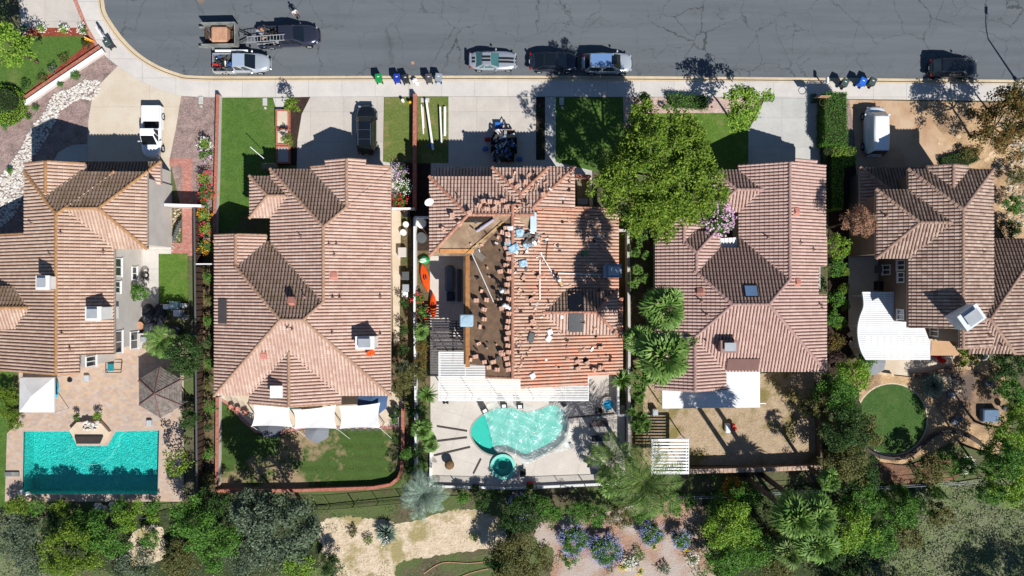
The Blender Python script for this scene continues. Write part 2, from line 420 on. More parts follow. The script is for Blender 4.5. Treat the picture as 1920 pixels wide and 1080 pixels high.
scn.render.engine='CYCLES'; scn.cycles.max_bounces=8; scn.cycles.transparent_max_bounces=24
scn.cycles.caustics_reflective=False; scn.cycles.caustics_refractive=False
# ------------------------------------------------------------ ground
RZ=-.15
kerb=[(140,-60),(181,-14),(190,22),(206,50),(229,80),(258,107),(292,128),(328,142),(362,148),(480,149),(960,148),(1440,151),(2100,158)]
kerb=smoothpoly(kerb,False,5)
def off(pts,d):
    out=[]
    for i,p in enumerate(pts):
        a=Vector(pts[max(i-1,0)]); b=Vector(pts[min(i+1,len(pts)-1)]); t_=(b-a).normalized(); out.append((p[0]-t_.y*d,p[1]+t_.x*d))
    return out
rd=off(kerb,-7)   # road side
structure('road',MB().sheet([W2(*p) for p in kerb[::1]]+[W2(2100,-500),W2(140,-500)],RZ),asph)
structure('gutter',MB().sheet([W2(*p) for p in kerb]+[W2(*p) for p in rd[::-1]],RZ+.012),gutterm)
# pool outlines
P1=[(42,806),(134,806),(147,833),(200,833),(216,806),(302,804),(299,929),(40,929)]
P3=smoothpoly([(880,812),(886,792),(903,776),(928,764),(955,760),(985,770),(1008,766),(1035,757),(1058,766),(1066,792),(1062,822),(1040,844),(1012,858),(992,866),(974,858),(950,849),(930,856),(908,850),(890,834)],True,4)
SPA=circ(943,874,19,24)
terr=[W2(*p) for p in kerb]+[W2(2100,1500),W2(-400,1500),W2(-400,-400),W2(140,-400)]
holes=[[W2(*p) for p in P] for P in (P1,P3,SPA)]
base=MB().sheet([(-320,-320),(320,-320),(320,320),(-320,320)],RZ-.25,[[W2(*p) for p in P] for P in (P1,P3,SPA)]); structure('ground',base,scrub)
structure('terrain',MB().prism(terr,RZ-.2,0.0,holes,bottom=False),scrub)
# kerb stone top
structure('kerb',MB().sheet([W2(*p) for p in kerb]+[W2(*p) for p in off(kerb,3)[::-1]],.004),gutterm)
inner=[(100,-60),(137,0),(160,50),(190,97),(221,124),(262,151),(300,169),(340,180),(415,183),(960,181),(1440,184),(2100,192)]
inner=smoothpoly(inner,False,4)
structure('sidewalk',MB().sheet([W2(*p) for p in off(kerb,3)]+[W2(*p) for p in inner[::-1]],.008),walk)
# lot 0 (upper left corner neighbour)
ground('driveway',[(30,-60),(100,-60),(137,0),(158,52),(40,52)],drive)
ground('lawn',[(0,68),(155,66),(172,85),(40,188),(-20,230),(-60,230),(-60,60)],lawn_a)
ground('mulch_bed',[(36,53),(160,52),(178,80),(178,86),(52,186),(46,176),(152,92),(156,68),(40,68)],mulchr)
ground('brick_edging',[(133,-10),(141,-10),(164,48),(184,84),(180,88),(158,52)],bricks)
ground('gravel_bed',[(190,100),(221,124),(200,145),(186,160),(172,190),(166,225),(164,310),(60,440),(-60,600),(-60,262)],gravel)
ground('driveway',[(221,124),(262,151),(300,169),(340,180),(330,240),(320,300),(318,480),(60,480),(130,290),(164,270),(166,225),(172,190),(186,160),(200,145)],drive_w,curve=False)
ground('walkway',[(96,310),(110,285),(135,272),(165,270),(165,330),(96,340)],drive_g,curve=False)
ground('gravel_bed',[(340,180),(406,184),(404,480),(362,480),(318,300),(330,240)],gravel)
ground('brick_path',[(318,297),(361,297),(361,480),(322,480),(322,455),(342,455),(342,312),(318,312)],bricks)
ground('lawn',[(414,184),(511,184),(521,212),(523,300),(540,330),(405,450),(407,300)],lawn_a)
ground('walkway',[(512,184),(545,184),(530,215),(520,212)],walk)
ground('mulch_bed',[(545,183),(582,182),(566,214),(558,262),(556,310),(520,310),(522,212)],mulchd)
ground('driveway',[(582,182),(720,181),(718,303),(738,306),(752,330),(556,330),(558,262),(566,214)],drive)
ground('lawn',[(721,182),(776,181),(776,303),(718,303)],lawn_b)
ground('side_yard',[(733,303),(806,303),(806,760),(733,760)],sidedirt)
ground('side_walk',[(734,392),(752,390),(749,640),(738,650)],patio_w)
ground('side_walk',[(734,303),(750,305),(743,395),(733,395)],walk)
ground('mulch_bed',[(750,306),(806,306),(806,470),(772,470),(770,392),(750,392)],mulchd)
ground('lawn',[(783,181),(841,181),(841,306),(783,306)],lawn_b)
ground('driveway',[(841,181),(1005,182),(1005,330),(808,330),(808,306),(841,306)],drive)
ground('mulch_bed',[(1005,182),(1022,182),(1022,300),(1005,300)],mulchd)
ground('walkway',[(1022,182),(1042,182),(1042,302),(1110,316),(1110,345),(1005,345),(1005,300),(1022,300)],drive_g)
ground('lawn',[(1042,182),(1168,182),(1172,330),(1110,320),(1042,304)],lawn_a)
ground('gravel_bed',[(1168,182),(1420,184),(1400,230),(1170,240)],gravel_l)
ground('lawn',[(1185,213),(1350,212),(1405,214),(1405,306),(1340,330),(1180,330)],lawn_e)
ground('driveway',[(1435,184),(1548,185),(1552,330),(1360,330),(1403,306),(1403,245)],drive_g)
ground('mulch_bed',[(1548,186),(1592,187),(1610,330),(1552,330)],mulchd)
ground('gravel_bed',[(1585,187),(1600,187),(1600,330),(1588,330)],gravel)
ground('driveway',[(1592,187),(1722,190),(1745,225),(1775,262),(1790,290),(1750,318),(1605,330),(1600,240)],tan_d)
ground('granite_yard',[(1722,190),(2050,195),(2050,470),(1860,470),(1862,320),(1790,312),(1790,290),(1775,262),(1745,225)],dgtan)
# side and back yards
ground('side_yard',[(367,478),(406,440),(408,960),(367,960)],sidedirt)
ground('lawn',[(298,476),(352,476),(352,565),(298,568)],lawn_e)
ground('walkway',[(215,455),(322,455),(322,476),(298,476),(298,600),(215,600)],walk)
ground('lawn',[(-60,640),(36,640),(14,800),(14,1000),(-60,1000)],lawn_a)
ground('paver_patio',[(36,690),(36,790),(14,812),(10,940),(345,940),(345,640),(298,600),(215,600),(150,690)],paverm,[P1])
ground('side_walk',[(1554,300),(1600,300),(1600,720),(1552,720)],mulchd)
ground('patio',[(408,735),(755,735),(755,802),(640,806),(580,800),(520,812),(478,808),(452,785),(428,758),(410,745)],patio_w,curve=False)
ground('brick_edging',[(408,747),(428,760),(452,787),(478,811),(520,815),(560,806),(596,802),(756,804),(756,799),(596,797),(556,801),(520,809),(480,805),(455,781),(431,755),(412,743)],bricks)
ground('lawn',[(408,750),(428,761),(452,788),(478,812),(520,816),(560,807),(596,803),(752,804),(752,905),(735,915),(408,922)],lawn_c)
ground('pool_deck',[(806,480),(872,480),(872,640),(1170,640),(1172,910),(808,916)],patio_c,[P3,SPA])
ground('side_yard',[(1160,430),(1176,430),(1180,760),(1160,760)],sidedirt)
ground('side_yard',[(1180,330),(1232,420),(1232,780),(1206,910),(1180,880)],sidedirt)
ground('dirt_yard',[(1206,720),(1540,690),(1532,872),(1296,872),(1206,872)],yarddirt)
ground('side_yard',[(1552,720),(1615,640),(1640,880),(1545,890),(1532,800)],sidedirt)
ground('patio',[(1590,480),(1780,480),(1800,690),(1770,695),(1715,706),(1660,700),(1610,668),(1590,610)],patio_w,curve=False)
ground('granite_yard',[(1600,690),(1660,702),(1715,708),(1775,694),(1800,650),(1880,690),(1895,800),(1870,850),(1780,830),(1740,850),(1690,870),(1640,865),(1600,820)],dgtan,curve=False)
ground('lawn',circ(1672,786,66,40,66),lawn_d)
ground('flagstone_terrace',circ(1812,745,62,20,52),sand('dark_flagstone',C(176,142,108),C(126,104,88),1.6,patch=C(110,96,88),psc=.5))
ground('hillside',[(-200,968),(470,965),(590,948),(760,930),(1180,925),(1440,925),(2060,905),(2060,1400),(-200,1400)],scrub)
ground('dirt_slope',[(596,985),(640,968),(700,972),(760,980),(830,960),(880,955),(925,968),(950,1000),(930,1025),(860,1035),(790,1045),(745,1060),(740,1120),(650,1120),(625,1060),(600,1030)],hilldirt,rag=3.2)
ground('scrub_slope',[(1700,925),(1800,900),(2050,930),(2050,1200),(1620,1200),(1650,1040),(1690,1000)],sand('pale_scrub_soil',C(134,138,106),C(98,106,76),3,patch=C(106,120,76),psc=.5),rag=4)
ground('scrub_slope',[(-100,965),(90,968),(120,1010),(90,1120),(-100,1120)],MATS['pale_scrub_soil'],rag=4)
ground('undergrowth_soil',[(1325,925),(1440,918),(1560,900),(1700,880),(1720,960),(1690,1010),(1650,1060),(1640,1200),(1330,1200),(1320,1000)],sand('dark_undergrowth',C(74,84,50),C(44,54,32),4),rag=4)
ground('undergrowth_soil',[(90,975),(250,960),(470,955),(590,960),(600,1040),(560,1075),(300,1085),(120,1050)],MATS['dark_undergrowth'],rag=4)
ground('undergrowth_soil',[(1545,740),(1600,720),(1622,800),(1640,868),(1600,900),(1545,885)],MATS['dark_undergrowth'],rag=3)
ground('mulch_slope',[(1005,985),(1060,965),(1130,960),(1180,950),(1290,930),(1320,960),(1318,1010),(1325,1120),(1050,1120),(1040,1030),(1010,1020)],mulchp,rag=3)
ground('dirt_slope',[(250,1000),(300,985),(310,1040),(270,1060),(240,1050)],hilldirt,rag=3)
ground('granite_yard',[(1640,868),(1700,872),(1760,852),(1800,870),(1780,900),(1650,905)],sand('brown_mulch',C(150,112,90),C(100,76,62),6),curve=True)
# pool basins
def plastermat(name,c,st):
    t=NT(name); v=t.n('ShaderNodeVectorMath',{0:t.pos((1,1.5,1)),1:t.n('ShaderNodeVectorMath',{0:t.n('ShaderNodeTexNoise',{'Vector':t.pos(),'Scale':.9,'Detail':3}).outputs['Color'],1:(1.6,1.6,0)},operation='MULTIPLY').outputs[0]},operation='ADD').outputs[0]
    vo=t.n('ShaderNodeTexVoronoi',{'Vector':v,'Scale':1.9},feature='DISTANCE_TO_EDGE'); n=t.noise(3.2,detail=3,dist=2)
    r1=t.math('ABSOLUTE',t.math('SUBTRACT',t.noise(1.7,vec=t.pos((1,1.6,1)),detail=2,dist=1.6),.5)); r2=t.math('ABSOLUTE',t.math('SUBTRACT',t.noise(3.4,vec=t.pos((1.3,1,1)),detail=1,dist=1.2),.5))
    h=t.math('ADD',t.math('MULTIPLY',r1,-3.4),t.math('MULTIPLY',r2,-1.8))
    return t.fin(t.mix(t.noise(.4),c,var(c,.88)),.7,.2,bump=h,bstr=st,bdist=.25)
plaster=plastermat('pool_plaster',C(116,228,222,1.0),.8)
plaster2=plastermat('pool_plaster_pale',C(134,214,198,.9),.12)
t=NT('pool_water')
n=t.noise(2.6,detail=4,dist=1.2); lw=t.n('ShaderNodeLayerWeight',{'Blend':.25})
vw=t.n('ShaderNodeTexVoronoi',{'Vector':t.pos((1,1,1)),'Scale':1.9,'Randomness':1},feature='SMOOTH_F1')
b=t.n('ShaderNodeBump',{'Height':n,'Strength':.5,'Distance':.1})
tr=t.n('ShaderNodeBsdfTransparent',{'Color':(.45,.9,.87,1)}); gl=t.n('ShaderNodeBsdfGlossy',{'Color':(1,1,1,1),'Roughness':.05,'Normal':b.outputs[0]})
m=t.n('ShaderNodeMixShader',{0:.05}); t.link(tr.outputs[0],m.inputs[1]); t.link(gl.outputs[0],m.inputs[2]); t.link(m.outputs[0],t.out.inputs['Surface'])
waterm=t.m
def basin(poly,d,name,label,loc,pm,wz=-.12,floorname='basin'):
    th=thing(name,label,'swimming pool' if 'spa' not in name else 'spa',loc)
    P=[W2(*p) for p in poly]; mb=MB().sheet(P,-d); n=len(P)
    mb.add([(*p,-d) for p in P]+[(*p,.016) for p in P],[(i,(i+1)%n,n+(i+1)%n,n+i) for i in range(n)])
    part('basin',mb,pm,th,world=True)
    me=MB().sheet(P,wz); part('water_surface',me,waterm,th,world=True)
    return th
b1=basin(P1,1.75,'swimming_pool','rectangular turquoise swimming pool set in tumbled pavers',W(170,867),plaster)
part('pool_hose',MB().path([W(172+44*1.0*math.cos(a),833+38*math.sin(a)*1.0,-.1) for a in np.linspace(PI*.98,PI*.1,14)]+[W(222,835,-.1),W(226,815,-.1),W(245,806,-.1)],.02),mat('hose_teal',C(150,225,215)),b1,world=True)
cop=mat('pool_coping',C(196,180,168),amt=.1)
part('coping',MB().wall([W2(*p) for p in P1],.3,0.0,.07,True),cop,b1,world=True)
b3=basin(P3,.55,'swimming_pool','kidney shaped aqua swimming pool partly under clear plastic film',W(970,812),plaster2)
part('coping',MB().wall([W2(*p) for p in P3],.32,0.0,.075,True),mat('grey_coping',C(176,168,160),amt=.1),b3,world=True)
b4=basin(SPA,1.0,'spa_pool','round raised spa pool beside the kidney shaped pool',W(943,874),plaster2,wz=.1)
part('spa_rim',MB().wall([W2(*p) for p in circ(943,874,21,28)],.28,0.0,.3,True),plaster2,b4,world=True)
part('spa_step',MB().wall([W2(*p) for p in circ(943,874,14,24)],.5,-1.0,-.35,True),plaster2,b4,world=True)
# painted / recessed bands in the pool deck
bandm=mat('deck_drain_band',C(92,82,78),amt=.15)
for a,b_ in (((820,799),(876,808)),((820,827),(876,820)),((814,854),(882,838)),((1066,783),(1152,775)),((902,860),(888,888))):
    structure('deck_band',MB().wall([W2(*a),W2(*b_)],.13,0.0,.165),bandm)
# ------------------------------------------------------------ roofs
TU,TV=.31,.38
tones=dict(
 a=([C(238,208,190),C(226,192,172),C(244,218,200),C(220,186,166)],C(204,168,144),C(116,98,52)),
 b=([C(240,208,194),C(228,194,178),C(246,220,206),C(222,184,168)],C(214,174,156),C(112,96,50)),
 c=([C(240,204,184),C(230,186,164),C(246,218,200),C(238,190,164)],C(208,164,138),None),
 d=([C(232,200,190),C(222,188,178),C(238,208,198),C(218,184,172)],C(206,172,162),None),
 e=([C(228,200,186),C(200,170,156),C(238,214,198),C(186,156,142)],C(180,150,136),None))
TM={}
for k,(cs,stn,ms) in tones.items():
    dim={'a':.84,'b':.86,'c':.84,'d':.86,'e':.76}[k]; cs=[(c[0]*dim,c[1]*dim*.97,c[2]*dim*.93,1) for c in cs]; stn=var(stn,dim*.92)
    for ax in 'xy':
        TM[k+ax]=tilemat('clay_tile_%s%s'%(k,ax),cs,ax,stn,new=C(244,160,126) if k=='c' else None)
    TM[k+'m']=tilemat('clay_tile_north_%s'%k,[var(c,.5) for c in cs],'y',var(stn,.6),moss=ms or None,mosslo=.45,mosshi=.75)  # north slopes: darker copy of the tile tones, moss patches where given
capm={'a':mat('ridge_tile_tan',C(196,152,108),C(176,130,92),sc=3,amt=.2),'b':mat('ridge_tile_buff',C(196,160,136),C(176,138,112),sc=3,amt=.2),
 'c':mat('ridge_tile_red',C(206,152,128),C(180,126,104),sc=3,amt=.2),'d':mat('ridge_tile_pink',C(190,154,144),C(168,134,126),sc=3,amt=.15),'e':mat('ridge_tile_brown',C(186,152,132),C(150,122,108),sc=3,amt=.2)}
felt=mat('roof_felt',C(144,116,92),C(122,98,78),sc=1.5,amt=.15,fsc=6,c3=C(108,88,72),sc3=.5,lo3=.55,hi3=.65,bump=.5)
plyf=mat('roof_plywood',C(176,150,122),C(148,122,98),sc=.9,amt=.12,fsc=8,c3=C(120,98,80),sc3=.6,lo3=.5,hi3=.62)
def clip(poly,a,b,c):
    """keep a*x+b*y+c<=0"""
    out=[];n=len(poly)
    for i in range(n):
        p,q=poly[i],poly[(i+1)%n]; fp=a*p[0]+b*p[1]+c; fq=a*q[0]+b*q[1]+c
        if fp<=1e-9: out.append(p)
        if (fp<-1e-9 and fq>1e-9) or (fp>1e-9 and fq<-1e-9):
            t_=fp/(fp-fq); out.append((p[0]+(q[0]-p[0])*t_,p[1]+(q[1]-p[1])*t_))
    return out
class Block:
    def __init__(s,r,z,p=.45,W_=True,E_=True,N_=True,S_=True,bare=(),cut=(),tone=None,moss=True,inset=(1,1,1,1),walls=True,base=0.0):
        s.z=z;s.p=p;s.bare=bare;s.tone=tone;s.moss=moss;s.inset=inset;s.walls=walls;s.base=base
        x0,y0,x1,y1=r; a=W2(x0,y1,z); b=W2(x1,y0,z); s.X0,s.Y0,s.X1,s.Y1=a[0],a[1],b[0],b[1]; s.pl=[]
        def ref(v,d,i):
            if v is True: return (d,z)
            return (W2(v[0],v[0],z)[i],v[1])
        if W_: x,zz=ref(W_,s.X0,0); s.pl.append(('W',p,0,zz-p*x))
        if E_: x,zz=ref(E_,s.X1,0); s.pl.append(('E',-p,0,zz+p*x))
        if N_: y,zz=ref(N_,s.Y1,1); s.pl.append(('N',0,-p,zz+p*y))
        if S_: y,zz=ref(S_,s.Y0,1); s.pl.append(('S',0,p,zz-p*y))
        s.cut=[(*W2(c[0],c[3],z),*W2(c[2],c[1],z)) for c in cut]
        s.rect=[(s.X0,s.Y0),(s.X1,s.Y0),(s.X1,s.Y1),(s.X0,s.Y1)]
    def facets(s,rect=None):
        out=[]
        for i,(n,a,b,c) in enumerate(s.pl):
            P=rect or s.rect
            for j,(n2,a2,b2,c2) in enumerate(s.pl):
                if i!=j and P: P=clip(P,a-a2,b-b2,c-c2)
            if len(P)>=3: out.append((n,a,b,c,P))
        return out
    def h(s,x,y):
        r=np.full(np.shape(x),1e9)
        for n,a,b,c in s.pl: r=np.minimum(r,a*x+b*y+c)
        m=(x>=s.X0-.02)&(x<=s.X1+.02)&(y>=s.Y0-.02)&(y<=s.Y1+.02)
        for c in s.cut: m&=~((x>c[0])&(x<c[2])&(y>c[1])&(y<c[3]))
        return np.where(m,r,-1e9)
HOUSES={}
TS=np.array([0,.06,.2,.38,.56,.68,.74,.95])
TZ=np.array([.0,.055,.09,.1,.09,.055,-.09,-.09])
def build_tiles(bl,bi,blocks,tone,bm_list):
    for (n,a,b,c,P) in bl.facets():
        if n in bl.bare: continue
        P=np.array(P); xs,ys=P[:,0],P[:,1]
        if n in 'WE': umin,umax,vmin,vmax=ys.min(),ys.max(),xs.min(),xs.max()
        else: umin,umax,vmin,vmax=xs.min(),xs.max(),ys.min(),ys.max()
        k0=math.floor(umin/TU)-1;k1=math.ceil(umax/TU)+1; U=(np.arange(k0,k1)[:,None]+TS[None,:]).ravel()*TU; Z=np.tile(TZ,k1-k0)
        j0=math.floor(vmin/TV)-1;j1=math.ceil(vmax/TV)+1
        js=np.arange(j0,j1)
        # downslope end of a course sits proud of the one below
        lo=.045; up=0.0
        if n in 'WS': V=np.stack([js*TV,js*TV+TV-.012],1).ravel(); D=np.tile([lo,up],len(js))
        else: V=np.stack([js*TV,js*TV+TV-.012],1).ravel(); D=np.tile([up,lo],len(js))
        UU,VV=np.meshgrid(U,V); ZZ=Z[None,:]+D[:,None]
        X,Y=(VV,UU) if n in 'WE' else (UU,VV)
        hh=a*X+b*Y+c; Zt=hh+ZZ+.03-.004*bi
        nv,nu=X.shape; idx=np.arange(nv*nu).reshape(nv,nu)
        F=np.stack([idx[:-1,:-1],idx[:-1,1:],idx[1:,1:],idx[1:,:-1]],-1).reshape(-1,4)
        if n in 'WE': F=F[:,::-1]
        V3=np.stack([X.ravel(),Y.ravel(),Zt.ravel()],1)
        cen=V3[F].mean(1); keep=np.ones(len(F),bool)
        # inside test with margin
        m=len(P)
        ar=sum(P[i][0]*P[(i+1)%m][1]-P[(i+1)%m][0]*P[i][1] for i in range(m))
        if ar<0: P=P[::-1]
        for i in range(m):
            p,q=P[i],P[(i+1)%m]; e=q-p; L=math.hypot(*e)
            if L<1e-6: continue
            d=(e[0]*(cen[:,1]-p[1])-e[1]*(cen[:,0]-p[0]))/L; keep&=d>-.3
        base=a*cen[:,0]+b*cen[:,1]+c
        for cu in bl.cut: keep&=~((cen[:,0]>cu[0])&(cen[:,0]<cu[2])&(cen[:,1]>cu[1])&(cen[:,1]<cu[3]))
        for j,ob in enumerate(blocks):
            if j==bi: continue
            ho=ob.h(cen[:,0],cen[:,1]); dp=(cen[:,0]>ob.X0+1.2)&(cen[:,0]<ob.X1-1.2)&(cen[:,1]>ob.Y0+1.2)&(cen[:,1]<ob.Y1-1.2); keep&=~((ho>base+.08)&((ho<base+1.1)|dp))
            if j<bi:
                co=np.abs(ho-base)<.03
                for (dx,dy) in ((.3,0),(-.3,0),(0,.3),(0,-.3)): co&=np.abs(ob.h(cen[:,0]+dx,cen[:,1]+dy)-(a*(cen[:,0]+dx)+b*(cen[:,1]+dy)+c))<.03
                keep&=~co
        F=F[keep]
        if len(F)==0: continue
        us,inv=np.unique(F,return_inverse=True); V3=V3[us]; F=inv.reshape(-1,4)
        bm=bmesh.new(); vv=[bm.verts.new(p) for p in V3.tolist()]
        for f in F.tolist(): bm.faces.new([vv[i] for i in f])
        for i in range(m):
            p,q=P[i],P[(i+1)%m]; e=q-p; L=math.hypot(*e)
            if L<1e-6: continue
            nrm=Vector((e[1]/L,-e[0]/L,0))
            bmesh.ops.bisect_plane(bm,geom=bm.verts[:]+bm.edges[:]+bm.faces[:],plane_co=Vector((p[0],p[1],0)),plane_no=nrm,clear_outer=True)
        tn=bl.tone or tone
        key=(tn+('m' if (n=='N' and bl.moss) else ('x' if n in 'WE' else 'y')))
        bm.verts.index_update()
        bm_list.append(([tuple(v.co) for v in bm.verts],[[v.index for v in f.verts] for f in bm.faces],key)); bm.free()
def caps(mb,p,q,r,bi,blocks,skip=True,lift=.03):
    p=Vector(p);q=Vector(q)
    if q.z<p.z: p,q=q,p
    L=(q-p).length
    if L<.3: return
    n=max(1,int(L/.4)); d=(q-p).normalized(); side=d.cross(Vector((0,0,1))).normalized(); up=side.cross(d)
    for i in range(n):
        a=p+(q-p)*(i/n); b=p+(q-p)*((i+1.08)/n if i<n-1 else 1)
        c=(a+b)/2
        if skip and any(float(ob.h(np.array(c.x),np.array(c.y)))>c.z+.14 for j,ob in enumerate(blocks) if j!=bi): continue
        hh=lambda ob,x,y: float(ob.h(np.array(x),np.array(y)))
        def convex(obs):
            m0=max(hh(ob,c.x,c.y) for ob in obs); e=.3; A=max(hh(ob,c.x+side.x*e,c.y+side.y*e) for ob in obs); B=max(hh(ob,c.x-side.x*e,c.y-side.y*e) for ob in obs)
            return m0-(A+B)/2>.03
        if skip and not convex(blocks): continue
        if skip and any(abs(hh(ob,c.x,c.y)-c.z)<.03 and convex([ob]) for j,ob in enumerate(blocks) if j<bi): continue
        vs=[]
        for pt,rr,l in ((a,r*1.08,lift+.03),(b,r*.92,lift)):
            for k in range(7):
                t_=PI*(k/6)*1.1-.05*PI; vs.append(pt+side*math.cos(t_)*rr+up*(math.sin(t_)*rr*.75+l))
        fs=[(k,k+1,8+k,7+k) for k in range(6)]+[(6,5,4,3,2,1,0)]
        mb.add(vs,fs)
def build_house(key,label,blocks,tone,wallm,loc,name='house'):
    th=thing(name,label,'house',(loc[0],loc[1],0)); HOUSES[key]=(th,blocks)
    lst=[]
    for i,b in enumerate(blocks): build_tiles(b,i,blocks,tone,lst)
    mb=MB()
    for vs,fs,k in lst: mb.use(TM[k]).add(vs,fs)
    ins=.45
    deck=MB();wl=MB();cps=[];fl=MB().use(felt)
    for i,b in enumerate(blocks):
        e=.004*i
        for (n,a,bb,c,P) in b.facets([(b.X0+e,b.Y0+e),(b.X1-e,b.Y0+e),(b.X1-e,b.Y1-e),(b.X0+e,b.Y1-e)]):
            f=lambda x,y,a=a,bb=bb,c=c:a*x+bb*y+c
            if not b.cut:
                deck.prism(P,lambda x,y:f(x,y)-.24-e,lambda x,y:f(x,y)-.05-e)
                if n in b.bare: fl.use(plyf if n=='S' else felt).prism(P,lambda x,y:f(x,y)-.045-e,lambda x,y:f(x,y)+.03-e)
            else:
                # split facet around cuts
                pieces=[P]
                for cu in b.cut:
                    new=[]
                    for Q in pieces:
                        rest=Q
                        for (aa,ab,ac) in ((1,0,-cu[0]),(-1,0,cu[2]),(0,1,-cu[1]),(0,-1,cu[3])):
                            o=clip(rest,aa,ab,ac); 
                            if len(o)>=3: new.append(o)
                            rest=clip(rest,-aa,-ab,-ac)
                            if len(rest)<3: break
                    pieces=new
                for Q in pieces:
                    deck.prism(Q,lambda x,y:f(x,y)-.24-e,lambda x,y:f(x,y)-.05-e)
                    if n in b.bare: fl.use(plyf if n=='S' else felt).prism(Q,lambda x,y:f(x,y)-.045-e,lambda x,y:f(x,y)+.03-e)
        if b.walls:
            iw,ie,in_,is_=[ins*k+.004*i for k in b.inset]
            R=[(b.X0+iw,b.Y0+is_),(b.X1-ie,b.Y0+is_),(b.X1-ie,b.Y1-in_),(b.X0+iw,b.Y1-in_)]
            for (n,a,bb,c,P) in b.facets(R):
                f=lambda x,y,a=a,bb=bb,c=c:a*x+bb*y+c
                pcs=[P]
                for cu in b.cut:
                    g=.45; cu=(cu[0]-g,cu[1]-g,cu[2]+g,cu[3]+g); new=[]
                    for Q in pcs:
                        rest=Q
                        for (aa,ab,ac) in ((1,0,-cu[0]),(-1,0,cu[2]),(0,1,-cu[1]),(0,-1,cu[3])):
                            o=clip(rest,aa,ab,ac)
                            if len(o)>=3: new.append(o)
                            rest=clip(rest,-aa,-ab,-ac)
                            if len(rest)<3: break
                    pcs=new
                for Q in pcs: wl.prism(Q,b.base,lambda x,y:f(x,y)-.2-e,bottom=False)
        # ridge, hip and rake caps
        fc=b.facets(); done=[]
        for (n,a,bb,c,P) in fc:
            m=len(P)
            for k in range(m):
                p,q=P[k],P[(k+1)%m]
                mid=((p[0]+q[0])/2,(p[1]+q[1])/2)
                if any(abs(mid[0]-d[0])+abs(mid[1]-d[1])<.02 for d in done): continue
                shared=False
                for (n2,a2,b2,c2,P2) in fc:
                    if n2!=n and all(abs((a-a2)*t_[0]+(bb-b2)*t_[1]+c-c2)<1e-4 for t_ in (p,q)): shared=True
                zz=lambda t_:a*t_[0]+bb*t_[1]+c
                if shared:
                    done.append(mid); bare=n in b.bare
                    cp=MB(); caps(cp,(*p,zz(p)),(*q,zz(q)),.15,i,blocks,lift=.05); cps.append(cp)
                else:
                    # rake edges run up the slope
                    if abs(zz(p)-zz(q))>.25:
                        cp=MB(); caps(cp,(*p,zz(p)),(*q,zz(q)),.11,i,blocks,lift=.0); cps.append(cp)
    roof=part('roof',mb,None,th,world=True)
    for cp in cps:
        if cp.v: part('ridge_tiles',cp,capm[tone],roof,world=True)
    part('fascia',deck,fasciam,roof,world=True)
    if fl.v: part('bare_roof_deck',fl,felt,roof,world=True,label='stripped roof deck of brown underlayment')
    part('wall',wl,wallm,th,world=True)
    return th,roof
def hz(key,x,y): return max(float(b.h(np.array(x),np.array(y))) for b in HOUSES[key][1])
def onroof(key,px,py):
    z=5.0
    for _ in range(8):
        x,y,_z=W(px,py,z); zz=hz(key,x,y)
        if zz<-10: zz=z
        z=.5*z+.5*zz
    return (x,y,z)
# ------------------------------------------------------------ houses
N_=None
h1=[Block((-90,438,215,697),5.6,W_=(46,5.6),N_=N_,S_=N_,cut=[(162,664,240,720)],walls=True),
    Block((46,322,215,500),5.6,S_=N_,inset=(1,1,1,0)),
    Block((125,322,277,467),5.6,W_=N_,inset=(0,1,1,1)),
    Block((46,307,160,392),5.42,N_=N_,S_=N_,inset=(1,1,1,0)),
    Block((152,303,302,346),2.9,W_=N_,S_=N_,inset=(0,1,1,0),cut=[(60,290,150,400)],tone='b'),
    Block((-90,536,140,617),5.0,W_=N_,E_=N_,inset=(0,0,0,0))]
H1,R1=build_house('1','two storey white stucco house with tan ridge tiles, leftmost of the row',h1,'a',offwhite,W(150,520))
h2=[Block((507,317,733,600),3.2,S_=N_,inset=(1,1,1,0)),
    Block((402,452,733,742),3.2),
    Block((402,441,500,600),3.2,N_=N_,S_=N_,inset=(1,1,1,0)),
    Block((583,313,733,450),3.2,N_=N_,S_=N_,inset=(1,1,1,0)),
    Block((613,304,690,330),3.24,W_=(583,3.2),E_=(733,3.2),N_=N_,S_=N_,walls=False),
    Block((468,640,640,756),3.2,N_=N_,S_=N_,inset=(1,1,0,1)),
    Block((468,330,575,409),3.2,E_=N_,inset=(1,0,1,1))]
H2,R2=build_house('2','single storey house with rosy barrel tile roof above three white shade sails',h2,'b',cream,W(567,540))
h3=[Block((872,392,1160,700),3.2,.36,W_=(872,5.2),E_=(1160,3.2),N_=N_,S_=N_,bare=('W',),cut=[(870,679,912,740)],moss=False,inset=(1.2,1.2,1,1)),
    Block((1000,560,1168,700),3.17,.36,W_=N_,E_=(1160,3.2),N_=N_,S_=N_,walls=False),
    Block((975,690,1100,717),3.2,.36,W_=N_,E_=(1160,3.2),N_=N_,S_=N_,walls=False),
    Block((805,331,1000,480),5.5,.36,E_=N_,bare=('S',),inset=(1,0,1,1),moss=False,tone='b'),
    Block((923,314,1028,470),5.5,.36,S_=N_,inset=(1,1,1,0),moss=False,tone='b'),
    Block((980,312,1078,392),5.3,.36,W_=N_,S_=N_,inset=(0,1,1,1),moss=False,tone='b'),
    Block((815,313,930,350),3.0,.36,E_=N_,W_=N_,S_=N_,inset=(1,0,1,0),moss=False,tone='b'),
    Block((1000,543,1158,628),5.1,.36,W_=N_,inset=(0,1,1,1),base=3.6,tone='b')]
H3,R3=build_house('3','house being reroofed, part of its orange tiles stripped to brown underlayment',h3,'c',cream,W(985,520))
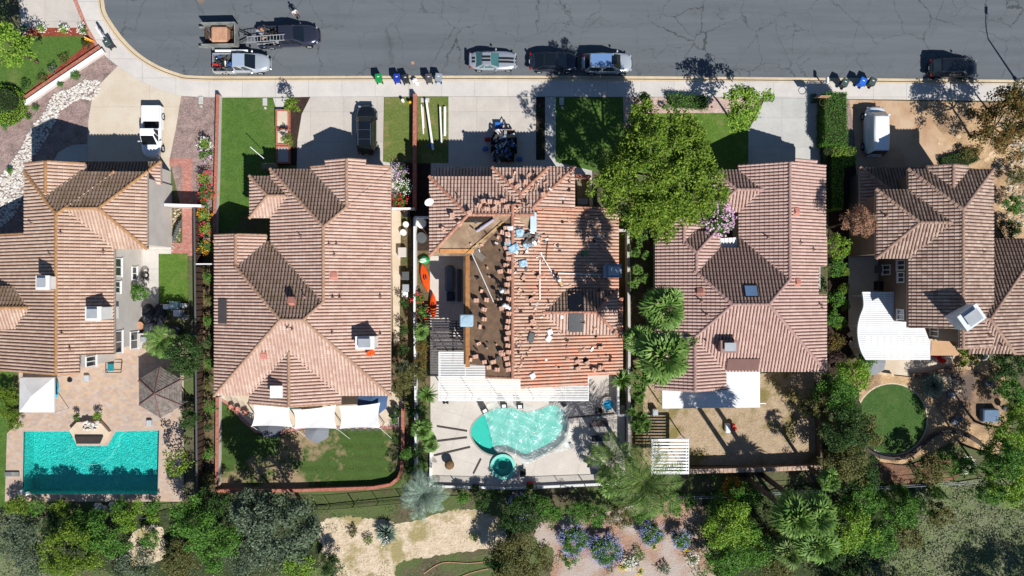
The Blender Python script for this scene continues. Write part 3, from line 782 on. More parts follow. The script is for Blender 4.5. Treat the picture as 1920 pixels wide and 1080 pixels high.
h4=[Block((1384,311,1548,600),3.2,N_=N_,S_=N_,cut=[(1528,500,1560,552)],inset=(1,1,1,0)),
    Block((1228,442,1550,697),3.2,E_=(1548,3.2),cut=[(1528,498,1560,552),(1349,436,1383,468)],inset=(1,1,1,1)),
    Block((1228,600,1362,729),3.2,N_=N_,S_=N_,inset=(1,1,0,1)),
    Block((1228,410,1326,500),3.2,N_=N_,S_=N_,inset=(1,1,1,0)),
    Block((1228,434,1347,560),3.22,N_=(405,3.2),E_=(1368,3.2),S_=N_,walls=False),
    Block((1335,318,1460,398),3.2,E_=N_,inset=(1,0,1,1)),
    Block((1478,304,1528,330),3.24,W_=(1384,3.2),E_=(1548,3.2),N_=N_,S_=N_,walls=False)]
for b in h4: b.moss=True
H4,R4=build_house('4','single storey house with plain pink tile roof above a flat white patio cover',h4,'d',cream,W(1390,540))
h5=[Block((1702,317,1862,650),6.1,S_=N_,cut=[(1690,614,1778,700)]),
    Block((1642,355,1800,485),6.1,E_=N_,inset=(1,0,1,1)),
    Block((1612,314,1780,385),3.0,E_=N_,S_=N_,inset=(1,0,1,0)),
    Block((1800,446,1960,661),4.0,W_=N_,N_=(446,3.4),S_=(661,5.3),E_=(1955,3.7)),
    Block((1737,312,1815,370),6.1,N_=N_,S_=N_,walls=False)]
H5,R5=build_house('5','two storey taupe house with dark mottled tile roof, rightmost of the row',h5,'e',taupe,W(1790,500))
# ------------------------------------------------------------ vehicles
lampw=plain('headlamp',C(170,176,182),rough=.1,spec=.6); lampr=plain('tail_lamp',C(150,20,24),rough=.2,spec=.6)
chrome=plain('chrome_trim',C(200,204,208),rough=.15,metal=.9,spec=.6)
def interp(xs,pts):
    px=[p[0] for p in pts];py=[p[1] for p in pts]; return np.interp(xs,px,py)
STY={ # hood z, belt z, roof z; x positions as fractions of L from front(+) to rear(-)
 'coupe':dict(top=[(-.5,.78),(-.44,.93),(-.3,.96),(.0,.92),(.1,.9),(.3,.84),(.44,.72),(.5,.55)],gh=(.13,-.05,-.22,-.37),zr=1.36,ww=.86),
 'sedan':dict(top=[(-.5,.75),(-.44,.98),(-.3,1.0),(.0,.95),(.16,.93),(.35,.84),(.45,.72),(.5,.55)],gh=(.28,.06,-.2,-.42),zr=1.44,ww=.88),
 'suv':dict(top=[(-.5,.8),(-.47,1.08),(-.3,1.1),(.0,1.06),(.2,1.04),(.36,1.0),(.46,.86),(.5,.6)],gh=(.26,.1,-.36,-.46),zr=1.74,ww=.9),
 'pickup':dict(top=[(-.5,.8),(-.1,1.1),(.0,1.12),(.2,1.12),(.38,1.08),(.46,.98),(.5,.6)],gh=(.27,.11,-.1,-.14),zr=1.82,ww=.88),
 'van':dict(top=[(-.5,.8),(-.47,1.2),(-.3,1.2),(.0,1.18),(.36,1.12),(.46,.98),(.5,.6)],gh=(.38,.24,-.44,-.48),zr=2.05,ww=.92)}
def car(label,cat,px,py,rzd,L,wd,style,pm,name='parked_car',zr=None,glm=None,cabrear=None,roofm=None,group='vehicles parked along the street and drives',z=RZ,cabsplit=True,rack=False,sunroof=None,panes=True):
    st=STY[style]; glm=glm or carglass; x,y,_=W(px,py); th=thing(name,label,cat,(x,y,z),math.radians(rzd),group)
    zr=zr or st['zr']; w=wd/2; pick=style=='pickup'
    xr=-.5 if not pick else (cabrear or -.12)
    X=np.array([xr+.0001]+list(xr+(.5-xr)*(1-np.cos(np.linspace(0,PI,26)))/2)+[.4999])
    X=np.unique(np.clip(X,xr+.0005,.4985)); zt=interp(X,st['top'])
    e=4.6
    hw=w*(1-np.abs(X/.5)**e)**(1/2.7)
    if pick: hw=np.where(X<0,w,hw)
    hw=np.maximum(hw,w*.42)
    mb=MB(); rings=[]
    for x_,z_,h_ in zip(X,zt,hw):
        z0=.28 if abs(x_)<.45 else .34
        half=[(0,z0),(h_*.86,z0),(h_*.97,z0+.14),(h_,.62*z_+.05),(h_*.985,z_*.86),(h_*.9,z_-.03),(h_*.6,z_+.02),(0,z_+.035)]
        r=[(x_*L,yy,zz) for yy,zz in half]+[(x_*L,-yy,zz) for yy,zz in half[-2:0:-1]]
        rings.append(r)
    n=len(rings[0]); vs=[p for r in rings for p in r]; fs=[]
    for k in range(len(rings)-1):
        for i in range(n): fs.append((k*n+i,(k+1)*n+i,(k+1)*n+(i+1)%n,k*n+(i+1)%n))
    fs.append(tuple(range(n))); fs.append(tuple(reversed([(len(rings)-1)*n+i for i in range(n)])))
    mb.add(vs,fs); part('body',mb,pm,th,smooth=True)
    # cabin
    a,b,c,d=[q*L for q in st['gh']]
    if pick and cabrear: d=cabrear*L+.05; c=d+.12
    zb=float(interp([0],st['top'])[0])-.06; wb=w*.9; wt=w*.70
    def sec(x_,hw_,z_,cr): return [(x_,hw_,z_-cr),(x_-0,hw_*.93,z_),(x_,0,z_+.03 if cr else z_),(x_,-hw_*.93,z_),(x_,-hw_,z_-cr)]
    stations=[(a,wb*.9,float(interp([a/L],st['top'])[0])-.03,0),(b,wt,zr-.03,.05),((b+c)/2,wt*1.03,zr,.05),(c,wt*.98,zr-.03,.05),(d,wb*.93,zb+.02,0)]
    roofv=[];cab=MB()
    S_=[sec(*q) for q in stations]; n=5
    # lower ring
    low=[(q[0],wb*(.93 if i in (0,4) else 1),zb) for i,q in enumerate([(a,),(b+(a-b)*.55,),((b+c)/2,),(c+(d-c)*.5,),(d,)])]
    top=[p for s_ in S_ for p in s_]
    cab.add(top,[(k*5+i,k*5+i+1,(k+1)*5+i+1,(k+1)*5+i) for k in range(4) for i in range(4)])
    for sg in (1,-1):
        Lw=[(q[0],sg*q[1],q[2]) for q in low]; Tp=[S_[k][0 if sg==1 else 4] for k in range(5)]
        cab.add(Lw+Tp,[((k,k+1,6+k,5+k) if sg==1 else (k,5+k,6+k,k+1)) for k in range(4)])
    cabo=part('cabin',cab,pm,th,smooth=False)
    def lerp(p,q,t_): return tuple(p[i]+(q[i]-p[i])*t_ for i in range(3))
    def pane(name,q,t0=.08,out=.018,crown=None):
        q=[Vector(v) for v in q]; ce=sum(q,Vector())/4; nn=(q[1]-q[0]).cross(q[3]-q[0]).normalized()
        if nn.dot(ce-Vector((ce.x*.9,0,.6)))<0: nn=-nn
        q=[v+(ce-v)*t0 for v in q]; m=MB(); m.add([v+nn*out for v in q]+[v-nn*.01 for v in q],[(0,1,2,3),(0,4,5,1),(1,5,6,2),(2,6,7,3),(3,7,4,0)]); return part(name,m,glm,th)
    for nm_,A_,B_ in (('windshield',S_[0],S_[1]),('rear_window',S_[4],S_[3])):
        P0=[Vector(lerp(p,q,.06)) for p,q in zip(A_,B_)]; P1=[Vector(lerp(p,q,.95)) for p,q in zip(A_,B_)]
        for P_ in (P0,P1):
            for v_ in P_: v_.y*=.93; v_.z+=.022; v_.x+=(.015 if nm_=='windshield' else -.015)
        m=MB().add(P0+P1,[((i,i+1,6+i,5+i) if nm_=='rear_window' else (i,5+i,6+i,i+1)) for i in range(4)]); part(nm_,m,glm,th)
    if panes:
        for sg in (0,4):
            s_=1 if sg==0 else -1
            A=Vector(low[0]);D=Vector(low[4]);A.y*=s_;D.y*=s_
            B=Vector(S_[1][sg]);C_=Vector(S_[3][sg]); lo1=A.lerp(D,.14);lo4=A.lerp(D,.92)
            lo1.y=s_*wb;lo4.y=s_*wb*.97
            for (t0,t1) in ((.02,.46),(.52,.97)) if style!='coupe' else ((.05,.62),(.68,.9)):
                pane('side_window',[lo1.lerp(lo4,t0)+Vector((0,0,.1)),lo1.lerp(lo4,t1)+Vector((0,0,.1)),B.lerp(C_,t1),B.lerp(C_,t0)],.06,.02)
    rl=(b-c)
    rp=MB(); rp.bbox(((b+c)/2,0,zr+.022),(rl*.96,wt*1.8,.03),.012); part('roof',rp,roofm or pm,th)
    if sunroof:
        m=MB(); m.cbox((sunroof[0],0,zr+.042),(sunroof[1],sunroof[2],.012)); part('sunroof',m,carglass,th)
    if rack:
        for sg in (1,-1): m=MB(); m.path([(b-.1,sg*wt*.88,zr+.04),(b-.3,sg*wt*.88,zr+.1),(c+.2,sg*wt*.88,zr+.1),(c+.05,sg*wt*.88,zr+.04)],.022); part('roof_rail',m,chrome,th)
        for xx in (b-.75,c+.6): m=MB(); m.tube((xx,wt*.88,zr+.11),(xx,-wt*.88,zr+.11),.02); part('roof_crossbar',m,chrome,th)
    # wheels
    rw=.34 if style in ('coupe','sedan') else .38
    for xx in (.31*L,-.30*L):
        for sg in (1,-1):
            wy=sg*(w-.11); m=MB(); k=20; vs=[];fs=[]
            prof=[(rw*.62,.11),(rw*.93,.115),(rw,.08),(rw,-.08),(rw*.93,-.115),(rw*.62,-.11)]
            for (r_,o) in prof:
                for i in range(k): t_=2*PI*i/k; vs.append((xx+r_*math.cos(t_),wy+o,rw+r_*math.sin(t_)))
            for q in range(5):
                for i in range(k): fs.append((q*k+i,q*k+(i+1)%k,(q+1)*k+(i+1)%k,(q+1)*k+i))
            m.add(vs,fs); wh=part('wheel',m,rubber,th,smooth=True)
            m=MB(); m.tube((xx,wy-.09,rw),(xx,wy+.09,rw),rw*.3,n=12)
            for i in range(5): t_=2*PI*i/5; m.tube((xx,wy+sg*.08,rw),(xx+rw*.62*math.cos(t_),wy+sg*.08,rw+rw*.62*math.sin(t_)),.04,.05,5)
            part('rim',m,steel,wh)
    for sg in (1,-1):
        fx=.455*L; m=MB(); m.bbox((fx,sg*w*.68,.70 if style in('coupe','sedan') else .84),(.16,.26,.12),.04,rz=-sg*.35); part('headlight',m,lampw,th)
        rx=(-.478)*L; m=MB(); m.bbox((rx,sg*w*.72,.86 if not pick else .9),(.16,.28,.16),.03,rz=sg*.2); part('taillight',m,lampr,th)
        m=MB(); m.bbox((a-.35,sg*(w+.1),zb+.12),(.16,.2,.15),.04); m.tube((a-.35,sg*wb*.95,zb+.05),(a-.35,sg*(w+.06),zb+.1),.025,n=5); part('side_mirror',m,pm,th)
    m=MB(); m.bbox((.488*L,0,.45),(.16,wd*.6,.2),.04); part('front_bumper',m,pm,th)
    m=MB(); m.cbox((.492*L,0,.62),(.06,wd*.5,.16)); part('grille',m,blackm,th)
    m=MB(); m.bbox((-.49*L,0,.5),(.16,wd*.62,.2),.04); part('rear_bumper',m,pm,th)
    m=MB(); m.cbox((-.502*L if not pick else -.492*L,0,.72),(.03,.34,.14)); part('number_plate',m,white,th)
    if pick:
        x0,x1=-.485*L,cabrear*L+.02 if cabrear else -.12*L
        m=MB(); h=.98
        for sg in (1,-1): m.bbox(((x0+x1)/2,sg*(w-.07),.66),(x1-x0,.14,.72),.04)
        m.bbox((x0+.04,0,.7),(.08,wd-.16,.62),.02); m.bbox((x1-.0,0,.7),(.08,wd-.16,.6),.02); part('bed_side',m,pm,th)
        m=MB(); m.cbox(((x0+x1)/2,0,.5),(x1-x0,wd-.26,.06)); part('bed_floor',m,blackm,th)
    return th
silver=paint('silver_paint',C(196,202,212,.7),.45); silver2=paint('pale_silver_paint',C(206,214,222,.75),.4); whitep=paint('white_car_paint',C(240,242,245,.9),0,.3)
black1=paint('black_paint',C(26,30,36),.2,.2); dkblue=paint('dark_grey_paint',C(64,66,84),.5,.25); navy=paint('midnight_paint',C(52,56,74),.5,.25); black2=paint('black_green_paint',C(30,36,44),.3,.2)
cu=car('silver coupe with twin black racing stripes, parked along the kerb','car',925,117,0,4.78,1.86,'coupe',silver,glm=tealglass)
for yy in (.17,-.17):
    m=MB(); zz=lambda f:float(interp([f],STY['coupe']['top'])[0])
    for f0,f1 in ((.1,.2),(.2,.3),(.3,.4),(.4,.47)): m.add([(f0*4.78,yy-.11,zz(f0)+.052),(f1*4.78,yy-.11,zz(f1)+.05),(f1*4.78,yy+.11,zz(f1)+.05),(f0*4.78,yy+.11,zz(f0)+.052)],[(0,1,2,3)])
    m.add([(-.05*4.78,yy-.11,1.41),(-.22*4.78,yy-.11,1.41),(-.22*4.78,yy+.11,1.41),(-.05*4.78,yy+.11,1.41)],[(0,3,2,1)])
    m.add([(-.37*4.78,yy-.11,1.01),(-.44*4.78,yy-.11,.985),(-.44*4.78,yy+.11,.985),(-.37*4.78,yy+.11,1.01)],[(0,3,2,1)])
    part('racing_stripe',m,blackm,cu)
m=MB(); m.bbox((-.465*4.78,0,1.06),(.2,1.25,.05),.02); m.box(-2.3,-.6,.95,-2.15,-.5,1.05); m.box(-2.3,.5,.95,-2.15,.6,1.05); part('spoiler',m,silver,cu)
car('dark grey rounded sedan with black glass roof, parked in tree shade by the kerb','car',1037,119,0,4.72,1.95,'sedan',navy,roofm=carglass)
car('silver minivan with blue reflecting roof and small sunroof, parked by the kerb','car',1137,122,0,4.95,1.98,'suv',silver2,zr=1.72,roofm=paint('blue_roof_paint',C(120,156,206,.8),.2),rack=False,sunroof=(.55,.5,.85))  # sky reflection on the minivan roof is painted into its colour
car('black sport utility vehicle at the kerb under tree shadow, near the lamp post','car',1780,131,0,4.7,1.9,'suv',black2,sunroof=(.5,.6,.8))
car('black sport utility vehicle with silver roof rails, nose to the street in a driveway','car',690,246,90,4.9,1.95,'suv',black1,rack=True,z=.01,sunroof=(.1,.9,.9))
pk1=car('white pickup truck parked nose to the house on the warm concrete driveway','pickup truck',292,250,-90,5.2,1.9,'pickup',whitep,name='pickup_truck',cabrear=-.05,z=.01)
part('bed_cover',MB().bbox((-1.72,0,.96),(1.5,1.6,.06),.02),whitep,pk1)
pk2=car('dark grey crew cab pickup with an aluminium ladder over its bed, hitched to a trailer','pickup truck',545,72,2,6.1,2.05,'pickup',dkblue,name='pickup_truck',cabrear=-.14)
pk3=car('silver pickup with tools and rubbish heaped in its bed, beside the kerb','pickup truck',457,122,0,5.7,1.9,'pickup',silver2,name='pickup_truck',cabrear=-.12,roofm=paint('pale_roof_paint',C(190,206,228,.8),.3))
vn=car('white van with a pale cover over its rear, parked on the tan drive','van',1633,249,90,4.9,2.1,'van',whitep,name='parked_van',z=.01,zr=2.1,panes=False)
# trailer with tipping box
dk=mat('trailer_grey',C(150,152,148),C(120,122,120),amt=.12)
def junk(n,x0,y0,x1,y1,z0,z1,seed,cols):
    r=random.Random(seed); m=MB()
    for i in range(n):
        m.use(cols[i%len(cols)])
        m.cbox((r.uniform(x0,x1),r.uniform(y0,y1),r.uniform(z0,z1)),(r.uniform(.15,.8),r.uniform(.06,.35),r.uniform(.03,.15)),r.uniform(0,3),r.uniform(-.3,.3),r.uniform(-.3,.3))
    return m
bluem=plain('blue_tarp',C(50,110,190),rough=.5); redm=plain('red_plastic',C(200,40,40)); yelm=plain('yellow_plastic',C(240,190,30)); greenm=plain('green_plastic',C(20,160,80)); orangem=mat('orange_kayak',C(246,92,20),C(240,80,14),amt=.05,rough=.4)
tanbox=mat('tan_board',C(206,160,130),C(190,144,116),amt=.1)
tx,ty,_=W(421,72); tr=thing('dump_trailer','grey high sided dump trailer carrying a tan crate, hitched behind the dark pickup','trailer',(tx,ty,RZ),math.radians(1))
for sg in (1,-1): part('side_panel',MB().box(-1.75,sg*1.05-.05,.55,1.6,sg*1.05+.05,1.55),dk,tr)
part('front_panel',MB().box(1.5,-1,.55,1.6,1,1.55),dk,tr); part('floor',MB().box(-1.75,-1.04,.5,1.6,1.04,.56),brownw,tr)
part('drawbar',MB().path([(1.6,.6,.5),(2.9,0,.5)],.06).path([(1.6,-.6,.5),(2.9,0,.5)],.06).path([(1.6,0,.55),(1.9,0,1.3)],.05),blackm,tr)
for sg in (1,-1):
    for xx in (-.5,.4): part('wheel',MB().lathe([(0,-.12),(.36,-.12),(.38,0),(.36,.12),(0,.12)],18),rubber,tr).matrix_basis=Matrix.Translation((xx,sg*1.2,.38))@Matrix.Rotation(PI/2,4,'X')
    part('fender',MB().box(-1.0,sg*1.2-.16,.78,.9,sg*1.2+.16,.82),dk,tr)
part('tailgate',MB().box(-2.35,-1.02,.5,-1.75,-.9,.62).box(-2.3,.9,.5,-1.75,1.02,.62),dk,tr)
m=MB().bbox((0,0,.42),(1.55,1.5,.84),.1); 
for i in range(4): m.box(-.6+i*.33,-.68,.845,-.58+i*.33,.68,.86)
cr=part('wooden_crate',m,tanbox); cr.location=(tx-.05,ty,RZ+.57); tag(cr,'square tan crate standing inside the grey dump trailer','crate')
jk=junk(26,-1.5,-.9,1.4,.9,.1,.35,4,[brownw,tanbox,blackm,greym]); jo=part('roofing_debris',jk,None); jo.location=(tx,ty,RZ+.5); tag(jo,'scraps and dark rubbish spread round the crate in the trailer','debris',kind='stuff')
for (p,nm,lab,cols,sd,box_) in ((pk2,'tool_heap','dark heap of tools and boxes in the bed of the dark grey pickup',[blackm,greym,dkgrey,steel,brownw,blackm,tanbox],5,(-2.8,-.85,-1.0,.85)),(pk3,'tool_heap','mixed heap of tools, red and white scraps in the silver pickup bed',[dkgrey,blackm,greym,blackm,white,dkgrey,brownw,greym,blackm,redm,greym,dkgrey,bluem],9,(-2.6,-.75,-.9,.75))):
    m=junk(60,box_[0],box_[1],box_[2],box_[3],.6,1.05,sd,cols); o=part(nm,m,None); o.location=p.location; o.rotation_euler=p.rotation_euler; tag(o,lab,'debris',kind='stuff')
x,y,_=W(442,102); o=part('white_gutter',MB().box(-1.6,-.1,0,1.6,.1,.1),white); o.location=(x,y,RZ+1.15); tag(o,'white length of trim laid along the silver pickup bed, overhanging the tail','trim')
def ladder(name,label,p,q,wd=.42,n=12,m=steel,group=None):
    p=Vector(p);q=Vector(q); d=(q-p).normalized(); s_=d.cross(Vector((0,0,1))).normalized()*wd/2; L=(q-p).length
    th=thing(name,label,'ladder',p,0,group)
    for sg in (1,-1):
        a=s_*sg; part('rail',MB().tube(a,a+q-p,.04,n=4),m,th)
    for i in range(n): c=(q-p)*((i+.5)/n); part('rung',MB().tube(c-s_,c+s_,.025,n=5),m,th)
    return th
a=W(461,74,1.6); b=W(533,69,2.1); ladder('ladder','silver ladder lying over the bed and cab roof of the dark grey pickup',(a[0],a[1],1.5),(b[0],b[1],2.0),.55,12)
part('awning_rail',MB().path([(-2.95,-.9,1.3),(-.9,-.95,1.9)],.03),steel,pk2)
a=W(447,67,1.5); b=W(458,86,1.5)
# junk trailer on the driveway of the house under repair
x,y,_=W(945,275); jt=thing('utility_trailer','low open trailer heaped with roofing rubbish, in the shaded drive','trailer',(x,y,.01))
for sg in (1,-1): part('side_rail',MB().box(sg*1.0-.03,-1.6,.5,sg*1.0+.03,1.5,.95),blackm,jt); 
for sg in (1,-1):
    for yy in (.5,-.4): part('wheel',MB().lathe([(0,-.12),(.36,-.12),(.38,0),(.36,.12),(0,.12)],18),rubber,jt).matrix_basis=Matrix.Translation((sg*1.16,yy,.38))@Matrix.Rotation(PI/2,4,'Y')
part('floor',MB().box(-1,-1.6,.45,1,1.5,.5),brownw,jt); part('front_rail',MB().box(-1.0,1.44,.9,1.0,1.5,1.0).box(-1,1.44,.5,-.94,1.5,.9).box(.94,1.44,.5,1,1.5,.9),tanbox,jt)
part('drawbar',MB().path([(.5,1.5,.48),(0,2.6,.48),(-.5,1.5,.48)],.05),blackm,jt)
o=part('roofing_debris',junk(120,-.9,-1.5,.9,1.35,.5,1.25,12,[blackm,greym,bluem,steel,brownw,dkgrey,white]),None); o.location=(x,y,.01); tag(o,'tall tangled heap of dark roofing scrap on the open trailer','debris',kind='stuff')
o=part('wheelbarrow',MB().add([(-.3,-.5,.3),(.3,-.5,.3),(.42,.5,.5),(-.42,.5,.5),(-.2,-.35,.05),(.2,-.35,.05),(.2,.25,.05),(-.2,.25,.05)],[(4,5,6,7),(0,1,5,4),(1,2,6,5),(2,3,7,6),(3,0,4,7)]).path([(-.25,-.4,.3),(-.3,-1.1,.5)],.03).path([(.25,-.4,.3),(.3,-1.1,.5)],.03),bluem); o.location=W(936,241,.1); tag(o,'blue barrow tray leaning at the front of the rubbish trailer','wheelbarrow')
for k,(px,py,c_,lab) in enumerate(((914,262,redm,'small red tool bag left of the rubbish trailer'),(910,280,bluem,'small blue box left of the rubbish trailer'),(975,299,bluem,'blue bucket by the garage door, right of the rubbish trailer'))):
    single('tool_box',MB().bbox((*W2(px,py),.2),(.5,.38,.38),.05),c_,lab,'box',W(px,py,0))
# wheelie bins
def bin_(px,py,c_,lid,label,rz=0):
    th=thing('wheelie_bin',label,'rubbish bin',W(px,py,.012 if py>149 else 0),math.radians(rz),'wheelie bins set out by the kerb')
    w0,w1=.24,.31; vs=[(-w0,-.27,.08),(w0,-.27,.08),(w0,.25,.08),(-w0,.25,.08),(-w1,-.36,.98),(w1,-.36,.98),(w1,.34,.98),(-w1,.34,.98)]
    part('body',MB().add(vs,[(3,2,1,0),(0,1,5,4),(1,2,6,5),(2,3,7,6),(3,0,4,7)]),c_,th)
    m=MB().bbox((0,.0,1.02),(.66,.76,.09),.035); m.add([(-.22,-.2,1.068),(.22,-.2,1.068),(.22,.25,1.085),(-.22,.25,1.085)],[(0,1,2,3)]); part('lid',m,lid,th)
    part('logo_patch',MB().box(-.1,.02,1.086,.1,.09,1.09),white,th)
    part('handle',MB().tube((-.22,-.44,.95),(.22,-.44,.95),.022).tube((-.22,-.44,.95),(-.22,-.34,.93),.02).tube((.22,-.44,.95),(.22,-.34,.93),.02),c_,th)
    for sg in (1,-1): part('wheel',MB().lathe([(0,-.03),(.13,-.03),(.13,.03),(0,.03)],14),rubber,th).matrix_basis=Matrix.Translation((sg*.26,-.3,.13))@Matrix.Rotation(PI/2,4,'Y')
    return th
gb=plain('bin_green',C(16,150,70)); bb=plain('bin_blue',C(30,60,170)); kb=plain('bin_black',C(44,50,54)); yb=plain('bin_brown_grey',C(84,80,84)); lb=plain('bin_light_grey',C(150,160,168)); sb=plain('bin_sky_blue',C(70,150,210)); db=plain('bin_dull_green',C(70,86,84)); b2=plain('bin_royal',C(30,110,215))
bin_(713,151,gb,gb,'bright green wheelie bin standing alone, leftmost of the kerb bins by the shared wall',4)
bin_(747,151,bb,bb,'navy blue wheelie bin between the green bin and a black bin',3)
bin_(763,152,kb,kb,'black wheelie bin touching the navy blue one',8)
bin_(806,151,yb,yb,'brown grey wheelie bin left of the pale grey one',6)
bin_(824,150,sb,lb,'wheelie bin with pale grey lid and sky blue body',-8)
bin_(1576,160,kb,db,'dull green grey wheelie bin above the tall clipped hedge',-25)
bin_(1609,158,b2,b2,'royal blue wheelie bin touching a dark one near the tan drive',-25)
bin_(1627,158,kb,db,'dark green wheelie bin right of the royal blue one',-25)
bin_(211,86,kb,db,'dark round lidded bin on the curved sidewalk of the cul de sac',30)
o=part('rubbish_bag',MB().ball((0,0,.2),(.28,.25,.22),12,8,.12,3).ball((.2,-.25,.18),(.22,.22,.2),12,8,.12,5),white); o.location=W(778,152,0); tag(o,'white knotted rubbish bags beside the black wheelie bin','rubbish bag')
def post_box(px,py,label,c_=white,rz=0):
    th=thing('mailbox',label,'mailbox',W(px,py,0),math.radians(rz)); part('post',MB().box(-.05,-.05,0,.05,.05,1.0),c_,th)
    vs=[];k=8
    for yy in (-.28,.28):
        vs+=[(-.12,yy,1.0),(.12,yy,1.0)]+[(.12*math.cos(PI*i/k),yy,1.14+.12*math.sin(PI*i/k)) for i in range(k+1)]
    n=len(vs)//2; part('box',MB().add(vs,[tuple(range(n)),tuple(range(n,2*n))[::-1]]+[(i,(i+1)%n,n+(i+1)%n,n+i) for i in range(n)]),c_,th)
    part('flag',MB().box(.125,-.1,1.15,.14,.12,1.2),redm,th)
post_box(1542,157,'white mailbox on a post by the kerb, left of the wheelie bins'); post_box(201,71,'white mailbox on the curved sidewalk by a dark bin',rz=30); post_box(196,64,'small pale mailbox, upper one of the cul de sac pair',rz=30)
def hydrant(px,py,m_,label,name='fire_hydrant',cat='fire hydrant'):
    th=thing(name,label,cat,W(px,py,.01)); part('barrel',MB().lathe([(0,0),(.17,0),(.17,.06),(.12,.08),(.12,.5),(.15,.52),(.14,.6),(.08,.68),(.03,.72),(0,.73)],14),m_,th,smooth=True)
    for sg in (1,-1): part('outlet',MB().tube((0,0,.42),(sg*.2,0,.42),.055,n=10),m_,th)
hydrant(770,194,yelm,'yellow fire hydrant on the lawn beside the brick topped wall')
single('bollard',MB().lathe([(0,0),(.15,0),(.15,.55),(.1,.62),(0,.64)],14,c=W(756,190,0)),white,'white stubby bollard on the patchy lawn, left of the hydrant','bollard',W(756,190,0))
# manhole covers in the road
for k,(px,py,lab) in enumerate(((377,0,'rusty round manhole cover at the top edge of the road'),(774,118,'small pale round valve cover in the road by the bins'))):
    r=.35 if k==0 else .16; single('manhole_cover',MB().lathe([(0,.012),(r*.8,.012),(r*.8,.006),(r*.86,.006),(r*.9,.014),(r,.014),(r,0)],24,c=W(px,py,RZ+.001)),mat('rusty_iron',C(150,130,116),amt=.2) if k==0 else tanbox,lab,'manhole cover',W(px,py,RZ))
# street lamp: pole at the right edge, arm reaching over the road
lx,ly,_=W(1908,151); lp=thing('street_lamp','street lamp whose curved shadow lies over the road, by the right edge','street lamp',(lx,ly,0))
part('pole',MB().tube((0,0,0),(0,0,5.0),.1,.07,10),steel,lp); part('base',MB().lathe([(0,0),(.2,0),(.2,.2),(.12,.4),(0,.4)],12),steel,lp)
part('arm',MB().path([(0,0,5.0),(-.02,.6,5.25),(-.02,1.3,5.4),(0,2.2,5.4)],.05),steel,lp); part('lamp_head',MB().bbox((0,2.55,5.4),(.26,.7,.14),.05),greym,lp)
